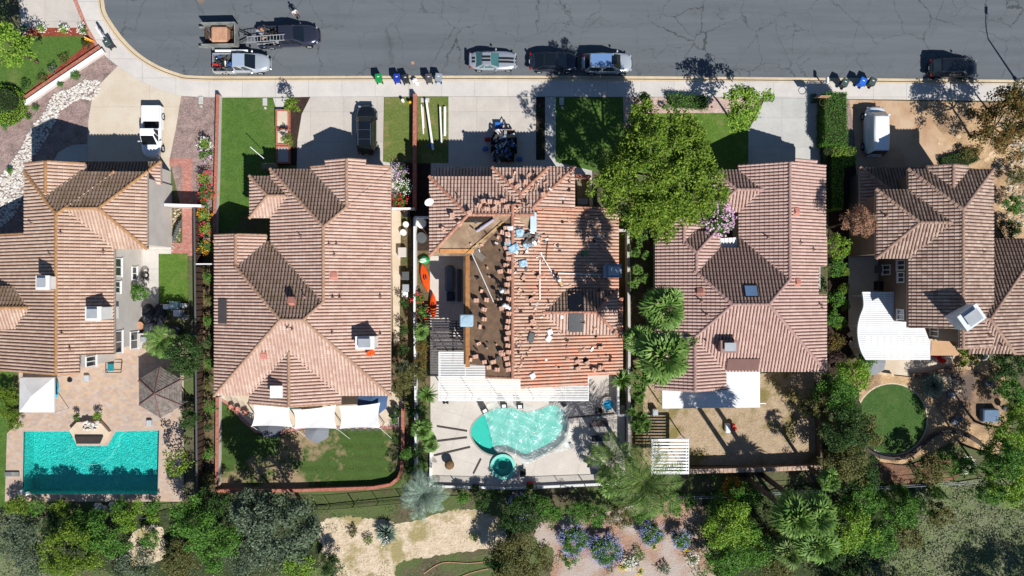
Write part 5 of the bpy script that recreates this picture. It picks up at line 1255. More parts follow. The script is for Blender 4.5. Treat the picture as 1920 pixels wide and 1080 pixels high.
# tall palms at the back wall: bases by the stone capped wall, heads lower right
fanpalm(1492,970,12.6,50,'tallest fan palm, long dark trunk crossing the back fence, left of two','pal',nleaf=34,seed=21,trunk=.22,name='tall_fan_palm')
fanpalm(1530,966,12.6,48,'tall fan palm with bare trunk, right of two in the lower thicket','pal',nleaf=34,seed=22,trunk=.22,name='tall_fan_palm')
fanpalm(1535,1022,7.5,46,'broad low fan palm beneath the two tall ones','pal',nleaf=26,seed=31)
fanpalm(1478,1035,6,36,'ragged fan palm left of the broad low one','pld',nleaf=20,seed=33)
fanpalm(1557,902,5.6,26,'shorter thin fan palm by the end of the stone capped wall','pal',nleaf=20,seed=23,trunk=.16,name='tall_fan_palm')
for i,(px,py,r,zc,lm,fl) in enumerate(((785,560,12,1.0,'grn','red'),(792,586,13,1.0,'grn','red'),(792,648,16,1.4,'rus',None),(790,676,15,1.3,'rus',None),(788,700,17,1.6,'oli',None),(758,568,10,1.0,'drk',None),(757,620,11,1.0,'drk',None),(756,655,12,1.2,'drk',None),(765,706,24,2.2,'oli',None),(752,728,20,2.0,'oli',None),(757,690,16,1.8,'gry',None),(790,766,14,1.4,'drk',None),(782,846,16,1.5,'drk',None),(770,770,13,1.4,'drk',None),(784,905,14,1.2,'drk',None),(764,850,13,2,'grn',None),(770,880,12,1.4,'drk',None))):
    lab=['red flecked shrub beside the orange kayaks','green shrub with a red bloom under the second kayak','rust tinged shrub below the small fan palm','second rust tinged shrub by the slatted deck','olive shrub where the white wall meets the pergola','dark shrub at the top of the narrow side garden','dark shrub halfway down the narrow side garden','dark shrub low in the narrow side garden','airy olive shrub overhanging the side garden wall','olive shrub touching the corner of the rosy roof','bare greyish twiggy shrub in the side garden','dark shrub by the sword leaved plant','dark shrub behind the two fan palms','dark shrub between the sails and the white wall','dark shrub at the bottom of the white wall','small green shrub over the brick capped wall','dark low shrub beside the brick capped wall'][i]
    T(px,py,r,zc,zc*.8,lm,lab,L=.14,dens=.8 if lm!='gry' else .3,irr=.3,flower=fl,nf=50)
# left back yard
T(347,668,42,3.8,2.2,'drk','dense dark green tree over the corner of the shingled gazebo','tree',L=.17,dens=1.3,tree=.16,irr=.08,name='broadleaf_tree')
featherpalm(303,640,4.2,34,'feather palm beside the covered outdoor kitchen',nf=22,seed=15)
T(264,549,18,1.6,1.2,'grn','glossy shrub near the white chimney base',L=.15,dens=1.2)
T(356,786,22,1.4,1.2,'drk','round shrub between gazebo and tall fence',L=.13,dens=1.2,irr=.08)
T(333,866,30,2.4,1.4,'big','loose leafy small tree at the right end of the rectangular pool','tree',L=.24,dens=.6,tree=.06,irr=.3,name='small_tree')
T(145,782,8,.6,.5,'grn','small potted shrub left of the stone waterfall',L=.12); T(184,780,9,.7,.5,'brt','fern like plant on the stone waterfall',L=.12)
lb=[(392,520,10),(394,560,12),(392,600,12),(394,640,14),(394,680,13),(393,720,12),(394,762,14),(392,800,10),(394,850,12),(390,900,16)]
for i,(px,py,r) in enumerate(lb): T(px,py,r,.9,.8,('grn','oli','grn','drk')[i%4],['first','second','third','fourth','fifth','sixth','seventh','eighth','ninth','tenth'][i]+' shrub down the soil strip right of the tall fence',L=.14,dens=.7,irr=.3,group='shrubs along the fence strip')
for i,(px,py,r) in enumerate(((22,744,20),(12,770,14),(26,776,15),(30,795,14),(6,735,12))): T(px,py,r,1.1,.9,'big',['large clipped ball bush by the white canopy','clipped ball bush at the left edge','clipped ball bush under the large one','lowest clipped ball bush left of the pavers','small clipped ball bush highest at the left edge'][i],L=.09,dens=1.2,irr=.03,cr=.22,name='ball_bush')
# belt of shrubs behind the pool walls
sl=[(34,948,24,1.2,'big','rounded yellow green shrub left of the pool back edge'),(70,952,18,1.2,'grn','dark small shrub behind the pool wall, second from left'),(115,950,20,1.2,'big','bright shrub behind the pool wall, third from left'),(225,950,18,1.1,'grn','shrub behind the pool wall near white boulders'),(258,948,12,1.0,'brt','small bright shrub behind the pool wall'),(288,950,15,1.0,'grn','low green shrub near the right end of the pool wall'),
 (240,975,28,1.4,'brt','vivid yellow bush below the pool wall'),(288,970,15,.8,'brt','little vivid bush right of the yellow one'),(160,985,36,1.3,'grn','green bush on the slope below the pool, upper part'),
 (195,1010,50,2.1,'grn','broad green thicket below the rectangular pool'),(130,1030,62,2.6,'big','yellow green thicket at the lower left slope'),(105,985,26,1.4,'drk','dark hollow bush in the lower left thicket'),(285,1010,20,1.4,'grn','green scrub bush on bare soil at lower left'),
 (370,985,56,3.4,'grn','large green shrub mass at the foot of the tall fence'),(400,945,34,2.6,'drk','dark green shrub where the tall fence ends'),(410,1020,46,2.6,'grn','green thicket below the fence end'),(340,1050,40,1.6,'oli','olive scrub along the bottom edge at left'),(452,960,22,2.0,'drk','dark shrub under the brick wall corner'),
 (30,1000,48,1.2,'gry','grey green scrub mound at the left edge'),(60,1055,50,1.2,'gry','grey scrub in the lower left corner'),(250,1062,44,.9,'gry','grey scrub mound along the bottom edge'),
 (622,1058,24,1.6,'drk','dark conifer like bush on the pale slope'),(560,1060,34,1.0,'brt','bright low bush at the bottom edge left of the pale slope'),(455,1050,44,1.2,'gry','grey scrub under the silver tree'),
 (975,1040,62,3.0,'oli','dull olive oak thicket at the bottom centre'),(940,1048,34,2.4,'drk','dark side of the olive thicket over pale soil'),(975,965,44,2.6,'drk','dark shrub mass behind the pool deck wall'),(1010,950,26,1.6,'grn','green shrub behind the pool deck wall'),(1035,962,24,1.4,'grn','leafy shrub right of the blue flowered hedge'),(1082,958,24,1.5,'grn','leafy shrub below the deck, left of the feather palm'),(1118,965,26,1.5,'grn','broad leafy shrub below the deck corner'),(1165,965,28,1.6,'oli','olive leaved shrub beneath the feather palm'),(1205,955,28,1.6,'grn','green shrub beneath the feather palm, right of the olive one'),(1255,945,28,1.4,'grn','green shrub above the two white hoses'),(1290,940,18,1.2,'grn','shrub near the wire fence, beyond the hoses'),
 (905,936,22,1.2,'drk','dark plants directly behind the pool deck wall'),(870,932,16,1.0,'grn','green plants near the silver palm behind the deck wall'),
 (1368,985,52,3.6,'brt','bright green tree mass left of the tall palms'),(1400,1020,54,3.4,'grn','green tree mass below the bright one'),(1350,1055,40,2.4,'grn','dark green bush at the bottom, right of the gravel slope'),(1400,925,30,2.0,'grn','shrub below the stone capped wall, beside the orange bloomed one'),(1445,1000,44,2.6,'oli','olive thicket beside the tall palms'),(1460,1060,40,1.4,'oli','scrubby bush along the bottom edge under the palms'),(1350,945,24,1.8,'grn','agave like shrub on the slope corner'),
 (1590,985,48,4.0,'brt','bright leafy tree in the lower right thicket'),(1640,1005,44,3.6,'grn','green leafy tree, lowest of the right thicket'),(1610,940,44,3.0,'grn','green leafy mass under the curved garden'),(1690,960,34,2.6,'grn','green shrub among the cypresses'),(1580,1050,48,2.2,'drk','dark green mass at the bottom edge right of the palms'),(1760,965,30,1.8,'oli','olive bush at the edge of the grey scrub'),(1700,1000,34,1.2,'oli','low olive bush under the cypresses'),
 (1735,878,34,2.2,'oli','olive shrub below the round lawn'),(1780,868,26,2.0,'grn','leafy shrub right of the olive one below the round lawn'),(1810,875,20,1.6,'grn','white flecked shrub near the lower right fence'),
 (1565,740,44,3.6,'grn','green tree beside the pink roof corner and dry yard'),(1530,760,34,3.0,'oli','thin olive tree shading the dry yard'),(1600,700,34,2.6,'brt','leafy shrub by the curved terrace wall'),(1620,680,20,1.8,'grn','shrub hugging the curved terrace wall'),
 (1580,800,50,4.4,'drk','dark tree between dry yard and round lawn'),(1606,806,40,3.6,'oli','olive tree overhanging the round lawn'),(1582,862,48,3.4,'oli','olive brown tree below the dry yard corner'),(1620,890,36,3.0,'drk','dark shrub under the olive trees'),
 (1872,856,40,5.5,'grn','green tree at the right edge below the terrace'),(1900,810,46,5.5,'brt','tall bright tree at the right edge'),(1895,900,54,5.0,'brt','bright feathery tree low at the right edge'),(1850,920,26,4.0,'grn','leafy limb of green tree near the grey scrub'),
 (1895,680,30,3.0,'drk','dark shrub at the right edge below the tiled roof'),(1870,690,22,2.2,'drk','dark shrub behind the terrace at right'),(1895,735,34,2.0,'grn','green bush at the right edge beside the terrace'),(1905,770,26,2.2,'brt','yellowish bush at the right edge by the terrace'),(1820,662,30,.5,'big','low yellow green hedge under the tiled roof corner'),
 (1900,385,22,1.4,'grn','leafy shrub at the right edge beside river stones'),(1890,430,24,1.0,'drk','dark plants in the shade at the right edge'),(1905,330,20,1.2,'oli','olive plant at the right edge near stepping stones'),(1700,740,1,.4,'grn','x')]
for (px,py,r,zc,lm,lab) in sl:
    if lab=='x': continue
    big=r>=40 and zc>2; T(px,py,r,zc,max(.35,zc*.62),lm,lab,'tree' if big else 'shrub',L=.18 if r>=30 else .14,dens=1.25 if lm!='gry' else .8,irr=.3,tree=(.14 if big else None),name='leafy_tree' if big else 'shrub')
T(528,985,78,6.4,3.2,'gry','tall silvery grey green tree on the slope, its shade darkening the lawn','tree',L=.26,dens=1.7,tree=.2,irr=.2,name='silver_tree')
T(470,955,46,6.2,2.6,'gry','left side crown of a second silvery tree behind the brick wall','tree',L=.24,dens=1.6,tree=.16,irr=.3,name='silver_tree')
for (px,py,r,lab) in ((1076,1013,28,'blue flowered bush, leftmost on the gravel slope'),(1135,1030,30,'largest blue flowered bush on the gravel slope'),(1222,1001,23,'blue flowered bush left of the white hoses'),(1277,1011,18,'smallest blue flowered bush, right of the hoses'),(978,950,24,'blue flowered hedge behind the deck wall')):
    T(px,py,r,1.0,.9,'grn',lab,L=.11,dens=2.2,flower='blu',nf=int(r*r*.85),fl=.09,irr=.05,cr=.3,name='flower_bush')
for (px,py,r,fl,lab) in ((1178,1055,12,'wht','white flowered bush near the bottom edge'),(1297,1046,11,'wht','white flowered bush right of the hoses'),(1812,872,14,'wht','white flowered bush near the lower right fence'),(1226,1024,6,'yel','tiny yellow flowers under the left hose bush'),(1284,1028,5,'yel','tiny yellow flowers under the smallest blue bush'),(1167,1061,7,'yel','yellow flower tuft beside the biggest blue bush'),(1200,1070,6,'yel','yellow flower tuft at the bottom edge'),(1375,915,20,'org','orange flowered bush below the stone capped wall')):
    T(px,py,r,.6,.5,'grn',lab,L=.12,dens=.7,flower=fl,nf=int(r*r*1.2),fl=.12,name='flower_bush')
for (px,py,r,lm,lab) in ((1197,1040,15,'grn','round tufted shrub in the middle of the gravel slope'),(1145,1062,12,'oli','dull round shrub at the bottom of the gravel slope'),(1245,1065,14,'gry','wispy shrub beside the hose at the bottom'),(1070,1050,18,'grn','straggling shrub between the blue bushes'),(660,995,12,'oli','low weed patch at the left of the pale slope'),(690,1012,10,'cov','low weed tuft on the pale slope'),(890,1008,9,'brt','bright weed tuft on the right of the pale slope')):
    T(px,py,r,.4,.4,lm,lab,L=.13,dens=.6,irr=.4)
spiky(725,1000,.5,24,'plb','clump of strap leaved lilies with white blooms on the pale slope',n=260,w=.06,blossom='wht',low=.0)
spiky(1748,722,.6,26,'plb','large round blue green spiky grass ball on the terrace edge',n=700,w=.025,low=-.05)
# cypresses with pointed shadows
for i,(px,py,r,h_) in enumerate(((1660,935,17,5),(1698,925,16,4.6),(1722,950,26,5.4),(1760,925,18,3.8))):
    x,y,_=W(px,py,h_*.5); v,f=clumpy(r*.05,r*.05,h_*.5,90,.3,60,.12,.07,flat=1,low=-1,irr=.03)
    v[:,:2]*=np.clip((h_*.55-v[:,2:3])/h_,.15,1.1); th=thing('cypress',['thin cypress left of the group','second thin cypress in the row','broad cypress, largest of the group','low cypress at the right of the group'][i]+' by the lower wire fence','tree',(x,y,0),0,'cypresses by the lower wire fence'); mobj('crown',npmesh('crown',v,f,LM['grn']),th,(0,0,h_*.5)); part('trunk',MB().tube((0,0,0),(0,0,h_*.6),.09,.04),bark,th)
cover('ground_cover',[(590,950),(760,930),(830,935),(900,940),(880,956),(820,962),(740,975),(620,968)],'cov','bright green ground cover in a band below the brick wall',dens=60,L=.15)
cover('ground_cover',[(760,1060),(800,1045),(900,1035),(945,1050),(950,1100),(750,1110)],'cov','mossy green ground cover at the bottom of the pale slope',dens=60,L=.13)
cover('ground_cover',[(690,1060),(720,1055),(735,1100),(640,1110)],'cov','green weeds at the bottom edge left of the trodden path',dens=50,L=.13)
cover('scrub_cover',[(1700,930),(1800,905),(1930,930),(1990,1100),(1640,1110),(1600,1040),(1680,1000)],'dry','grey green dry scrub covering the lower right slope',dens=130,L=.2,h=.35)
cover('scrub_cover',[(-60,965),(90,970),(130,1000),(90,1120),(-60,1120)],'dry','grey scrub covering the lower left slope',dens=60,L=.2,h=.3)
cover('scrub_cover',[(90,1040),(350,1040),(600,1050),(640,1120),(90,1120)],'dry','mixed grey scrub along the bottom edge',dens=45,L=.18,h=.25)
cover('scrub_cover',[(100,960),(340,950),(600,950),(600,1050),(300,1050)],'cov','weedy scrub between the slope bushes at left',dens=30,L=.16,h=.2)
cover('scrub_cover',[(1320,920),(1540,915),(1700,905),(1700,1110),(1320,1110)],'cov','green scrub filling the gaps between the trees at lower right',dens=50,L=.2,h=.3)
cover('scrub_cover',[(1540,700),(1640,700),(1640,900),(1540,900)],'dry','leaf litter and weeds under the trees beside the dry yard',dens=30,L=.14,h=.1)
cover('straw_litter',[(640,980),(930,980),(900,1030),(740,1060),(640,1040)],'drb','dry straw tufts scattered over the pale slope',dens=16,L=.16,h=.08)
cover('straw_litter',[(1210,765),(1530,765),(1528,868),(1300,868)],'drb','dry grass tufts scattered over the dry yard',dens=14,L=.1,h=.04)
cover('ground_cover',[(595,1030),(640,1045),(760,1050),(940,1030),(960,1000),(1010,1030),(1000,1110),(600,1110)],'dry','thin weeds along the lower edge of the pale slope',dens=26,L=.14,h=.1)
cover('ground_cover',[(596,975),(640,960),(720,975),(700,1000),(640,1010),(610,1030)],'dry','thin weeds at the left end of the pale slope',dens=20,L=.14,h=.08)
cover('side_weeds',[(733,660),(775,640),(775,930),(760,930),(755,760)],'cov','weeds in the narrow side garden',dens=40,L=.12,h=.15)
cover('side_weeds',[(1182,430),(1225,440),(1225,860),(1185,880)],'cov','green undergrowth beneath the fan palms',dens=45,L=.16,h=.3)
cover('side_weeds',[(368,760),(405,760),(405,960),(368,960)],'cov','weeds on the soil strip right of the tall fence',dens=25,L=.12,h=.12)
cover('strip_planting',[(1006,200),(1021,200),(1021,300),(1006,300)],'drk','dark planting in the strip between drive and walkway',dens=180,L=.12,h=.35,smooth=False)
cover('side_weeds',[(1552,700),(1610,660),(1640,700),(1600,740),(1556,760)],'grn','dense low foliage behind the curved terrace wall',dens=80,L=.16,h=.5)
# river stones and gravel boulders: one heap of stones nobody could count
def stones(poly,n,s0,s1,label,m,sm=True,z=0.03,seed=3):
    rnd=random.Random(seed); P=[W2(*p) for p in (smoothpoly(poly) if sm else poly)]; xs=[p[0] for p in P];ys=[p[1] for p in P]; mb=MB(); k=0
    while k<n:
        x,y=rnd.uniform(min(xs),max(xs)),rnd.uniform(min(ys),max(ys)); c=False
        for i in range(len(P)):
            x1,y1=P[i];x2,y2=P[(i+1)%len(P)]
            if (y1>y)!=(y2>y) and x<(x2-x1)*(y-y1)/(y2-y1)+x1: c=not c
        if not c: continue
        k+=1; s=rnd.uniform(s0,s1); b=len(mb.v); mb.ball((x,y,z+s*.2),(s*rnd.uniform(.7,1.2),s*rnd.uniform(.6,1),s*.5),6,4,.15,k)
    o=part('river_stones',mb,m); tag(o,label,'stones',kind='stuff'); return o
t=NT('white_stone'); gg=t.n('ShaderNodeNewGeometry'); wstone=t.fin(t.ramp(gg.outputs['Random Per Island'],[(0,C(238,234,226)),(.5,C(212,206,198)),(.8,C(190,184,178)),(1,C(226,214,196))]),.9,.2)
t=NT('tan_stone'); gg=t.n('ShaderNodeNewGeometry'); tstone=t.fin(t.ramp(gg.outputs['Random Per Island'],[(0,C(216,196,166)),(.5,C(176,156,132)),(.8,C(140,124,110)),(1,C(206,200,190))]),.9,.2)
stones([(187,155),(160,150),(130,168),(102,176),(88,205),(62,235),(36,285),(10,320),(-30,380),(-30,440),(30,400),(50,330),(60,300),(80,270),(100,235),(118,205),(150,186),(176,186)],2100,.07,.17,'pale river stones forming a dry stream through the pink gravel',wstone)
stones([(1868,230),(1900,225),(1925,300),(1925,420),(1885,395),(1890,330),(1895,290)],420,.08,.22,'tan river stones in the garden at the right edge',tstone)
stones([(1770,700),(1800,720),(1790,745),(1765,735)],60,.12,.3,'grey boulders edging the terrace planting',tstone)
stones([(180,945),(225,945),(225,955),(180,955)],12,.15,.35,'white boulders behind the rectangular pool',wstone,False)
k=0
for (px,py,r,rot) in ((1765,262,6,.3),(1787,243,8,.9),(1796,256,5,2),(1860,290,8,.4),(1872,302,6,1.2),(1880,318,7,.2),(1850,300,6,2.2),(1890,355,7,.7),(1893,378,9,.1),(1880,388,7,1.3),(1763,270,5,1.9),(1683,713,6,.2),(1692,712,6,.8),(1697,720,6,.5),(1705,722,6,1.1),(1713,733,7,.3),(1708,745,5,.4),(1786,676,8,.9),(1795,690,7,.4),(1815,700,8,.8),(1830,715,9,.1)):
    pts=[(px+r*math.cos(rot+2*PI*i/7)*(1+.2*math.sin(i*2.3+k)),py+r*.8*math.sin(rot+2*PI*i/7)*(1+.2*math.cos(i*1.7+k))) for i in range(7)]; k+=1
    mb=MB().prism([W2(*p) for p in pts],0,.07); o=single('stepping_stone',mb,flag,'flat pale stepping stone set in the tan garden soil','stepping stone',W(px,py,0),group='stepping stones')
# ------------------------------------------------------------ walls and fences
def pline(pts,z=0): return [W2(p[0],p[1],z) for p in pts]
def wallthing(name,label,pts,h,w,body,cap=None,capw=.08,z0=-.02,cat='wall',smooth=False,capsplit=False):
    if smooth: pts=smoothpoly(pts,False,4)
    P=pline(pts,h); c=P[len(P)//2]; th=thing(name,label,cat,(c[0],c[1],0))
    part('wall',MB().wall(P,w,z0,h-(.06 if cap else 0)),body,th,world=True)
    if cap:
        m=MB()
        if capsplit:
            for i in range(len(P)-1):
                a=Vector(P[i]);b=Vector(P[i+1]); n=max(1,int((b-a).length/.4)); d=(b-a).normalized()
                for k in range(n): p=a+(b-a)*((k+.03)/n); q=a+(b-a)*((k+.93)/n); m.wall([p,q],w+capw,h-.06,h+.03+.015*((k*7)%3))
        else: m.wall(P,w+capw,h-.06,h)
        part('cap',m,cap,th,world=True)
    return th
wallthing('garden_wall','low diagonal white wall between red mulch bed and pink gravel',[(193,94),(90,163),(-40,252)],.5,.34,offwhite,white)
wallthing('brick_border','red brick border running beside the low diagonal white wall',[(186,87),(84,156),(-46,246)],.35,.25,brickred,brickred,.02,cat='brick border')
wallthing('garden_wall','long white wall with pink brick cap between gravel yard and green lawn',[(408,177),(405,300),(401,436)],.8,.26,offwhite,brickred,.04)
wallthing('garden_wall','pink brick capped wall on the left of the back lawn',[(407,745),(406,912)],.9,.26,offwhite,brickred,.05)
wallthing('garden_wall','curved brick capped wall closing the bottom of the back lawn',[(404,921),(560,920),(700,915),(732,909),(747,897),(753,880),(755,840),(755,765)],.7,.24,brickred,brickred,.06)
wallthing('garden_wall','short white gate wall crossing the brick path',[(308,384),(377,386)],1.9,.18,offwhite,white,.08)
tf=wallthing('wood_fence','tall wooden fence with pale top rail between pavers and soil strip',[(364,385),(366,600),(368,800),(369,958)],1.75,.06,brownw,greym,.1,cat='fence')
m=MB()
for i in range(48):
    q=W2(364+5*i/47,395+555*i/47,1.75); m.box(q[0]+.03,q[1]-.05,0,q[0]+.1,q[1]+.05,1.7)
part('fence_posts',m,brownw,tf,world=True)
wallthing('wood_fence','short pale fence closing the soil strip by the rose bushes',[(366,495),(403,495)],1.6,.08,brownw,white,.03,cat='fence')
wallthing('garden_wall','red brick capped wall between the two front lawns and down the side passage',[(778,176),(777,300),(777,392)],.95,.3,brickred,brickred,.06)
wallthing('garden_wall','short white wall closing the side passage beside the rosy house',[(735,391),(777,391)],1.4,.15,offwhite,white,.04)
wallthing('vinyl_fence','long white fence between the side garden and the kayaks',[(777,408),(777,600),(779,760),(779,898)],1.5,.14,white,white,.05,cat='fence')
wallthing('vinyl_fence','short white fence from the long one to the reroofed house',[(777,407),(806,407)],1.5,.12,white,white,.05,cat='fence')
wallthing('garden_wall','long grey block wall between reroofed house and fan palms',[(1178,432),(1180,640),(1180,860)],1.6,.2,mat('block_wall',C(170,162,156),amt=.15),mat('block_cap',C(206,200,194),amt=.1),.05)
wallthing('garden_wall','short pale wall joining the grey block wall to the big tree bed',[(1151,431),(1212,434)],1.5,.2,offwhite,offwhite,.03)
wallthing('equipment_enclosure','white L shaped enclosure wall beside the round blue tub',[(1159,700),(1160,779),(1178,779)],1.3,.14,white,white,.05)
wallthing('garden_wall','low white wall along the bottom edge of the pool deck',[(806,912),(960,916),(1175,906)],.4,.2,white,white,.04)
wallthing('garden_wall','low white wall on the left edge of the pool deck',[(808,848),(807,914)],.4,.2,white,white,.04)
wallthing('garden_wall','stone capped wall along the bottom of the dry yard',[(1294,884),(1420,881),(1542,876)],1.3,.3,mat('slump_block',C(140,116,100),amt=.2),stonec,.12,capsplit=True)
wallthing('garden_wall','dark block wall on the right side of the dry yard',[(1541,874),(1539,720)],1.3,.18,mat('slump_block_b',C(96,80,70),amt=.2),mat('slump_cap',C(110,92,80),amt=.2),.04)
wallthing('curved_wall','tan curved seat wall left of the cream terrace',[(1598,648),(1612,672),(1626,690),(1650,700),(1676,704)],.5,.22,cream,flag,.06,smooth=True)
wallthing('curved_wall','dark curved seat wall between terrace and blue green grass ball',[(1712,704),(1740,702),(1765,696),(1784,690)],.6,.3,taupe,mat('brown_cap',C(96,80,70)),.06,smooth=True)
wallthing('curved_wall','long snaking low wall below the round lawn',[(1606,826),(1640,852),(1672,860),(1702,856),(1728,838),(1752,816),(1780,809),(1812,816),(1846,836)],.45,.28,taupe,mat('dark_cap',C(84,74,70)),.05,smooth=True)
wallthing('lawn_curb','thin pale concrete curb around the round lawn',circ(1672,786,67,40,67)+[(1739,786)],.1,.12,patio_w,None,cat='curb')
def fence(name,label,pts,h,step,m_,rails=(.15,1.0),r=.018,post=2.4,cat='fence'):
    P=pline(pts,0); c=P[len(P)//2]; th=thing(name,label,cat,(c[0],c[1],0)); ra=MB();pk=MB();po=MB()
    for i in range(len(P)-1):
        a=Vector((*P[i],0));b=Vector((*P[i+1],0)); L=(b-a).length
        for q in rails: ra.tube(a+Vector((0,0,h*q)),b+Vector((0,0,h*q)),r*1.3,n=5)
        if step:
            for k in range(int(L/step)): p=a+(b-a)*(k*step/L); pk.tube(p,p+Vector((0,0,h*.98)),r*.75,n=4,cap=False)
        for k in range(int(L/post)+1): p=a+(b-a)*(k*post/L); po.tube(p,p+Vector((0,0,h+.05)),r*2.2,n=6)
    part('rail',ra,m_,th,world=True); part('post_row',po,m_,th,world=True)
    if step: part('pickets',pk,m_,th,world=True)
fence('metal_fence','black picket fence on the slope below the curved brick wall',[(490,948),(620,948),(760,936),(836,928)],1.3,.13,blackm)
fence('metal_fence','black picket fence along the bottom of the pool deck',[(812,908),(960,912),(1150,905)],1.2,.13,blackm)
fence('wire_fence','thin grey wire fence over the slope below the dry yard',[(1180,925),(1320,928),(1440,921),(1620,911),(1838,899)],1.2,0,steel,rails=(.98,.5),post=3)
fence('wire_fence','thin wire fence across the slope under the rectangular pool',[(-20,978),(120,972),(235,968),(345,960)],1.2,0,greym,rails=(.98,),post=2.6)
fence('wire_fence','thin wire fence running down the pale slope at left',[(596,950),(612,1010),(640,1100)],1.1,0,greym,rails=(.98,.5),post=2.4)
for k,(a,b,lab) in enumerate((((1248,950),(1250,1090),'left white hose lying down the gravel slope'),((1262,930),(1256,1090),'right white hose lying down the gravel slope'))):
    pts=[W(a[0]+(b[0]-a[0])*t_/8+3*math.sin(t_*1.7+k),a[1]+(b[1]-a[1])*t_/8,.06) for t_ in range(9)]; single('garden_hose',MB().path(pts,.035),white,lab,'hose',W(*a,0))
for k,(pts,lab) in enumerate(((((795,1075),(830,1055),(880,1056),(930,1050),(960,1044)),'upper pale rope of irrigation pipe at the bottom slope'),(((855,1085),(890,1072),(940,1062),(985,1058)),'lower pale irrigation pipe at the bottom slope'))):
    single('irrigation_pipe',MB().path([W(*p,.15) for p in smoothpoly(pts,False,4)],.05),tanbox,lab,'pipe',W(*pts[0],0))
# planter steps at the rosy house
for i,(y0,y1) in enumerate(((209,241),(243,272),(276,306))):
    P=[W2(521,y0),W2(544,y0),W2(544,y1),W2(521,y1)]; mb=MB().wall(P,.16,0,.3+.1*(2-i),True); c=W(532,(y0+y1)/2,0)
    th=thing('brick_planter',['upper','middle','lower'][i]+' step of the brick edged planter beside the green lawn','planter',c); part('curb',mb,brickred,th,world=True); part('fill',MB().sheet(P,.22+.1*(2-i)),patio_w if i!=2 else drive_g,th,world=True)
ch=W(498,297,0); th=thing('flagpole','short white pole leaning from the entry wall over the green lawn','pole',ch); part('pole',MB().tube((.4,-.3,1.6),(-.7,.7,2.3),.035),white,th)
single('entry_post',MB().bbox((*W2(505,312,1),.7),(1.3,.6,1.4),.1),mat('tan_stone_post',C(150,136,110),amt=.2),'stone capped entry post at the corner of the green lawn','post',W(505,312,0))
for (px,py,lab) in ((497,191,'small pale utility box lid on the green lawn'),(377,188,'grey utility cover in the pink gravel by the sidewalk'),(1053,190,'white meter covers in the shaded lawn corner')):
    c=W(px,py,0); m=MB().bbox((c[0],c[1],.06),(.45,.75,.1),.03).lathe([(0,.12),(.12,.12),(.14,0)],12,c=(c[0]+.05,c[1]-.62,0)); single('utility_cover',m,mat('utility_concrete',C(206,206,200)),lab,'utility cover',c)
single('utility_cover',MB().bbox((*W2(797,188),.06),(.85,.45,.1),.03),mat('utility_concrete',C(206,206,200)),'pale grey utility slab at the top of the lawn with the white planks','utility cover',W(797,188))
tp=['thin pale blue pipe on the lawn, leftmost','shorter thin pale pipe beside the leftmost one','long white gutter length lying slanted and propped high','slim white gutter length, second from the right','wide white gutter length nearest the drive']
for k,(a,b,w_,z) in enumerate((((790,196),(794,251),.11,.1),((793,200),(795,240),.07,.1),((799,187),(812,281),.17,.55),((825,200),(828,268),.13,.45),((834,200),(834,255),.2,.3))):
    A=Vector((*W2(*a,z),z));B=Vector((*W2(*b,z),z)); d=B-A; c=(A+B)/2; m=MB().cbox(c,(d.length,w_,.09),math.atan2(d.y,d.x)); m.cbox((c.x,c.y,c.z-.03),(d.length*.98,w_*1.25,.02),math.atan2(d.y,d.x))
    th=thing('gutter_length',tp[k],'gutter',(c.x,c.y,0)); part('gutter',m,white,th,world=True)
    if z>.2:
        for q in (.15,.85): p=A+d*q; part('trestle',MB().tube((p.x-.2,p.y,0),(p.x,p.y,z-.05),.03).tube((p.x+.2,p.y,0),(p.x,p.y,z-.05),.03),tanbox,th,world=True)
single('bucket',MB().lathe([(0,.02),(.16,.0),(.2,.38),(.17,.38),(.14,.06),(0,.05)],16,c=W(806,274,0)),plain('pale_blue',C(120,170,220)),'pale blue bucket in the shade below the white gutters','bucket',W(806,274,0))
single('slide',MB().add([W(160,70,.5),W(175,77,.1),W(173,80,.1),W(158,73,.5)],[(0,1,2,3)]).tube(W(160,70,.55),W(175,77,.15),.05).tube(W(158,73,.55),W(173,80,.15),.05),plain('orange_yellow',C(250,170,30)),'orange yellow toy slide on the lawn by the red mulch','toy',W(166,74,0))
# hoop and potted thing by the grey drive
th=thing('basketball_hoop','portable basketball hoop with round rim beside the tall clipped hedge','hoop',W(1524,185,0)); part('base',MB().bbox((0,0,.15),(.6,.9,.3),.08),mat('dull_green',C(60,100,84)),th); part('pole',MB().tube((0,0,.2),(.1,-.3,2.2),.05),tanbox,th)
part('rim',MB().wall([(.1+.36*math.cos(a_),-.9+.36*math.sin(a_)) for a_ in np.linspace(0,2*PI,20)[:-1]],.04,2.1,2.14,True),brownw,th); part('backboard',MB().cbox((.1,-.45,2.4),(1.0,.05,.7)),tanbox,th)
# ------------------------------------------------------------ roof furniture
def chimney(key,px,py,zt,w,d,label,m_,rz=0,parent=None,cap=True):
    x,y,_=W(px,py,zt); zb=max(0,hz(key,x,y)-1.2) if hz(key,x,y)>-10 else 0; th,bl=HOUSES[key]; r=[c for c in th.children if c.name.startswith('roof')][0]
    mb=MB().cbox((x,y,(zb+zt)/2),(w,d,zt-zb),rz); mb.cbox((x,y,zt-.05),(w+.14,d+.14,.16),rz)
    o=part('chimney',mb,m_,r,world=True,label=label)
    if cap:
        m=MB().cbox((x,y,zt+.12),(w*.55,d*.6,.2),rz); m.cbox((x,y,zt+.26),(w*.7,d*.75,.04),rz); part('chimney_cap',m,steel,o,world=True)
wch=mat('chimney_white',C(236,234,230,.85),amt=.05)
chimney('1',80,530,8.6,1.05,1.1,'white chimney on the ridge',wch); chimney('1',175,588,7.6,1.3,1.1,'tall white outside chimney',wch)
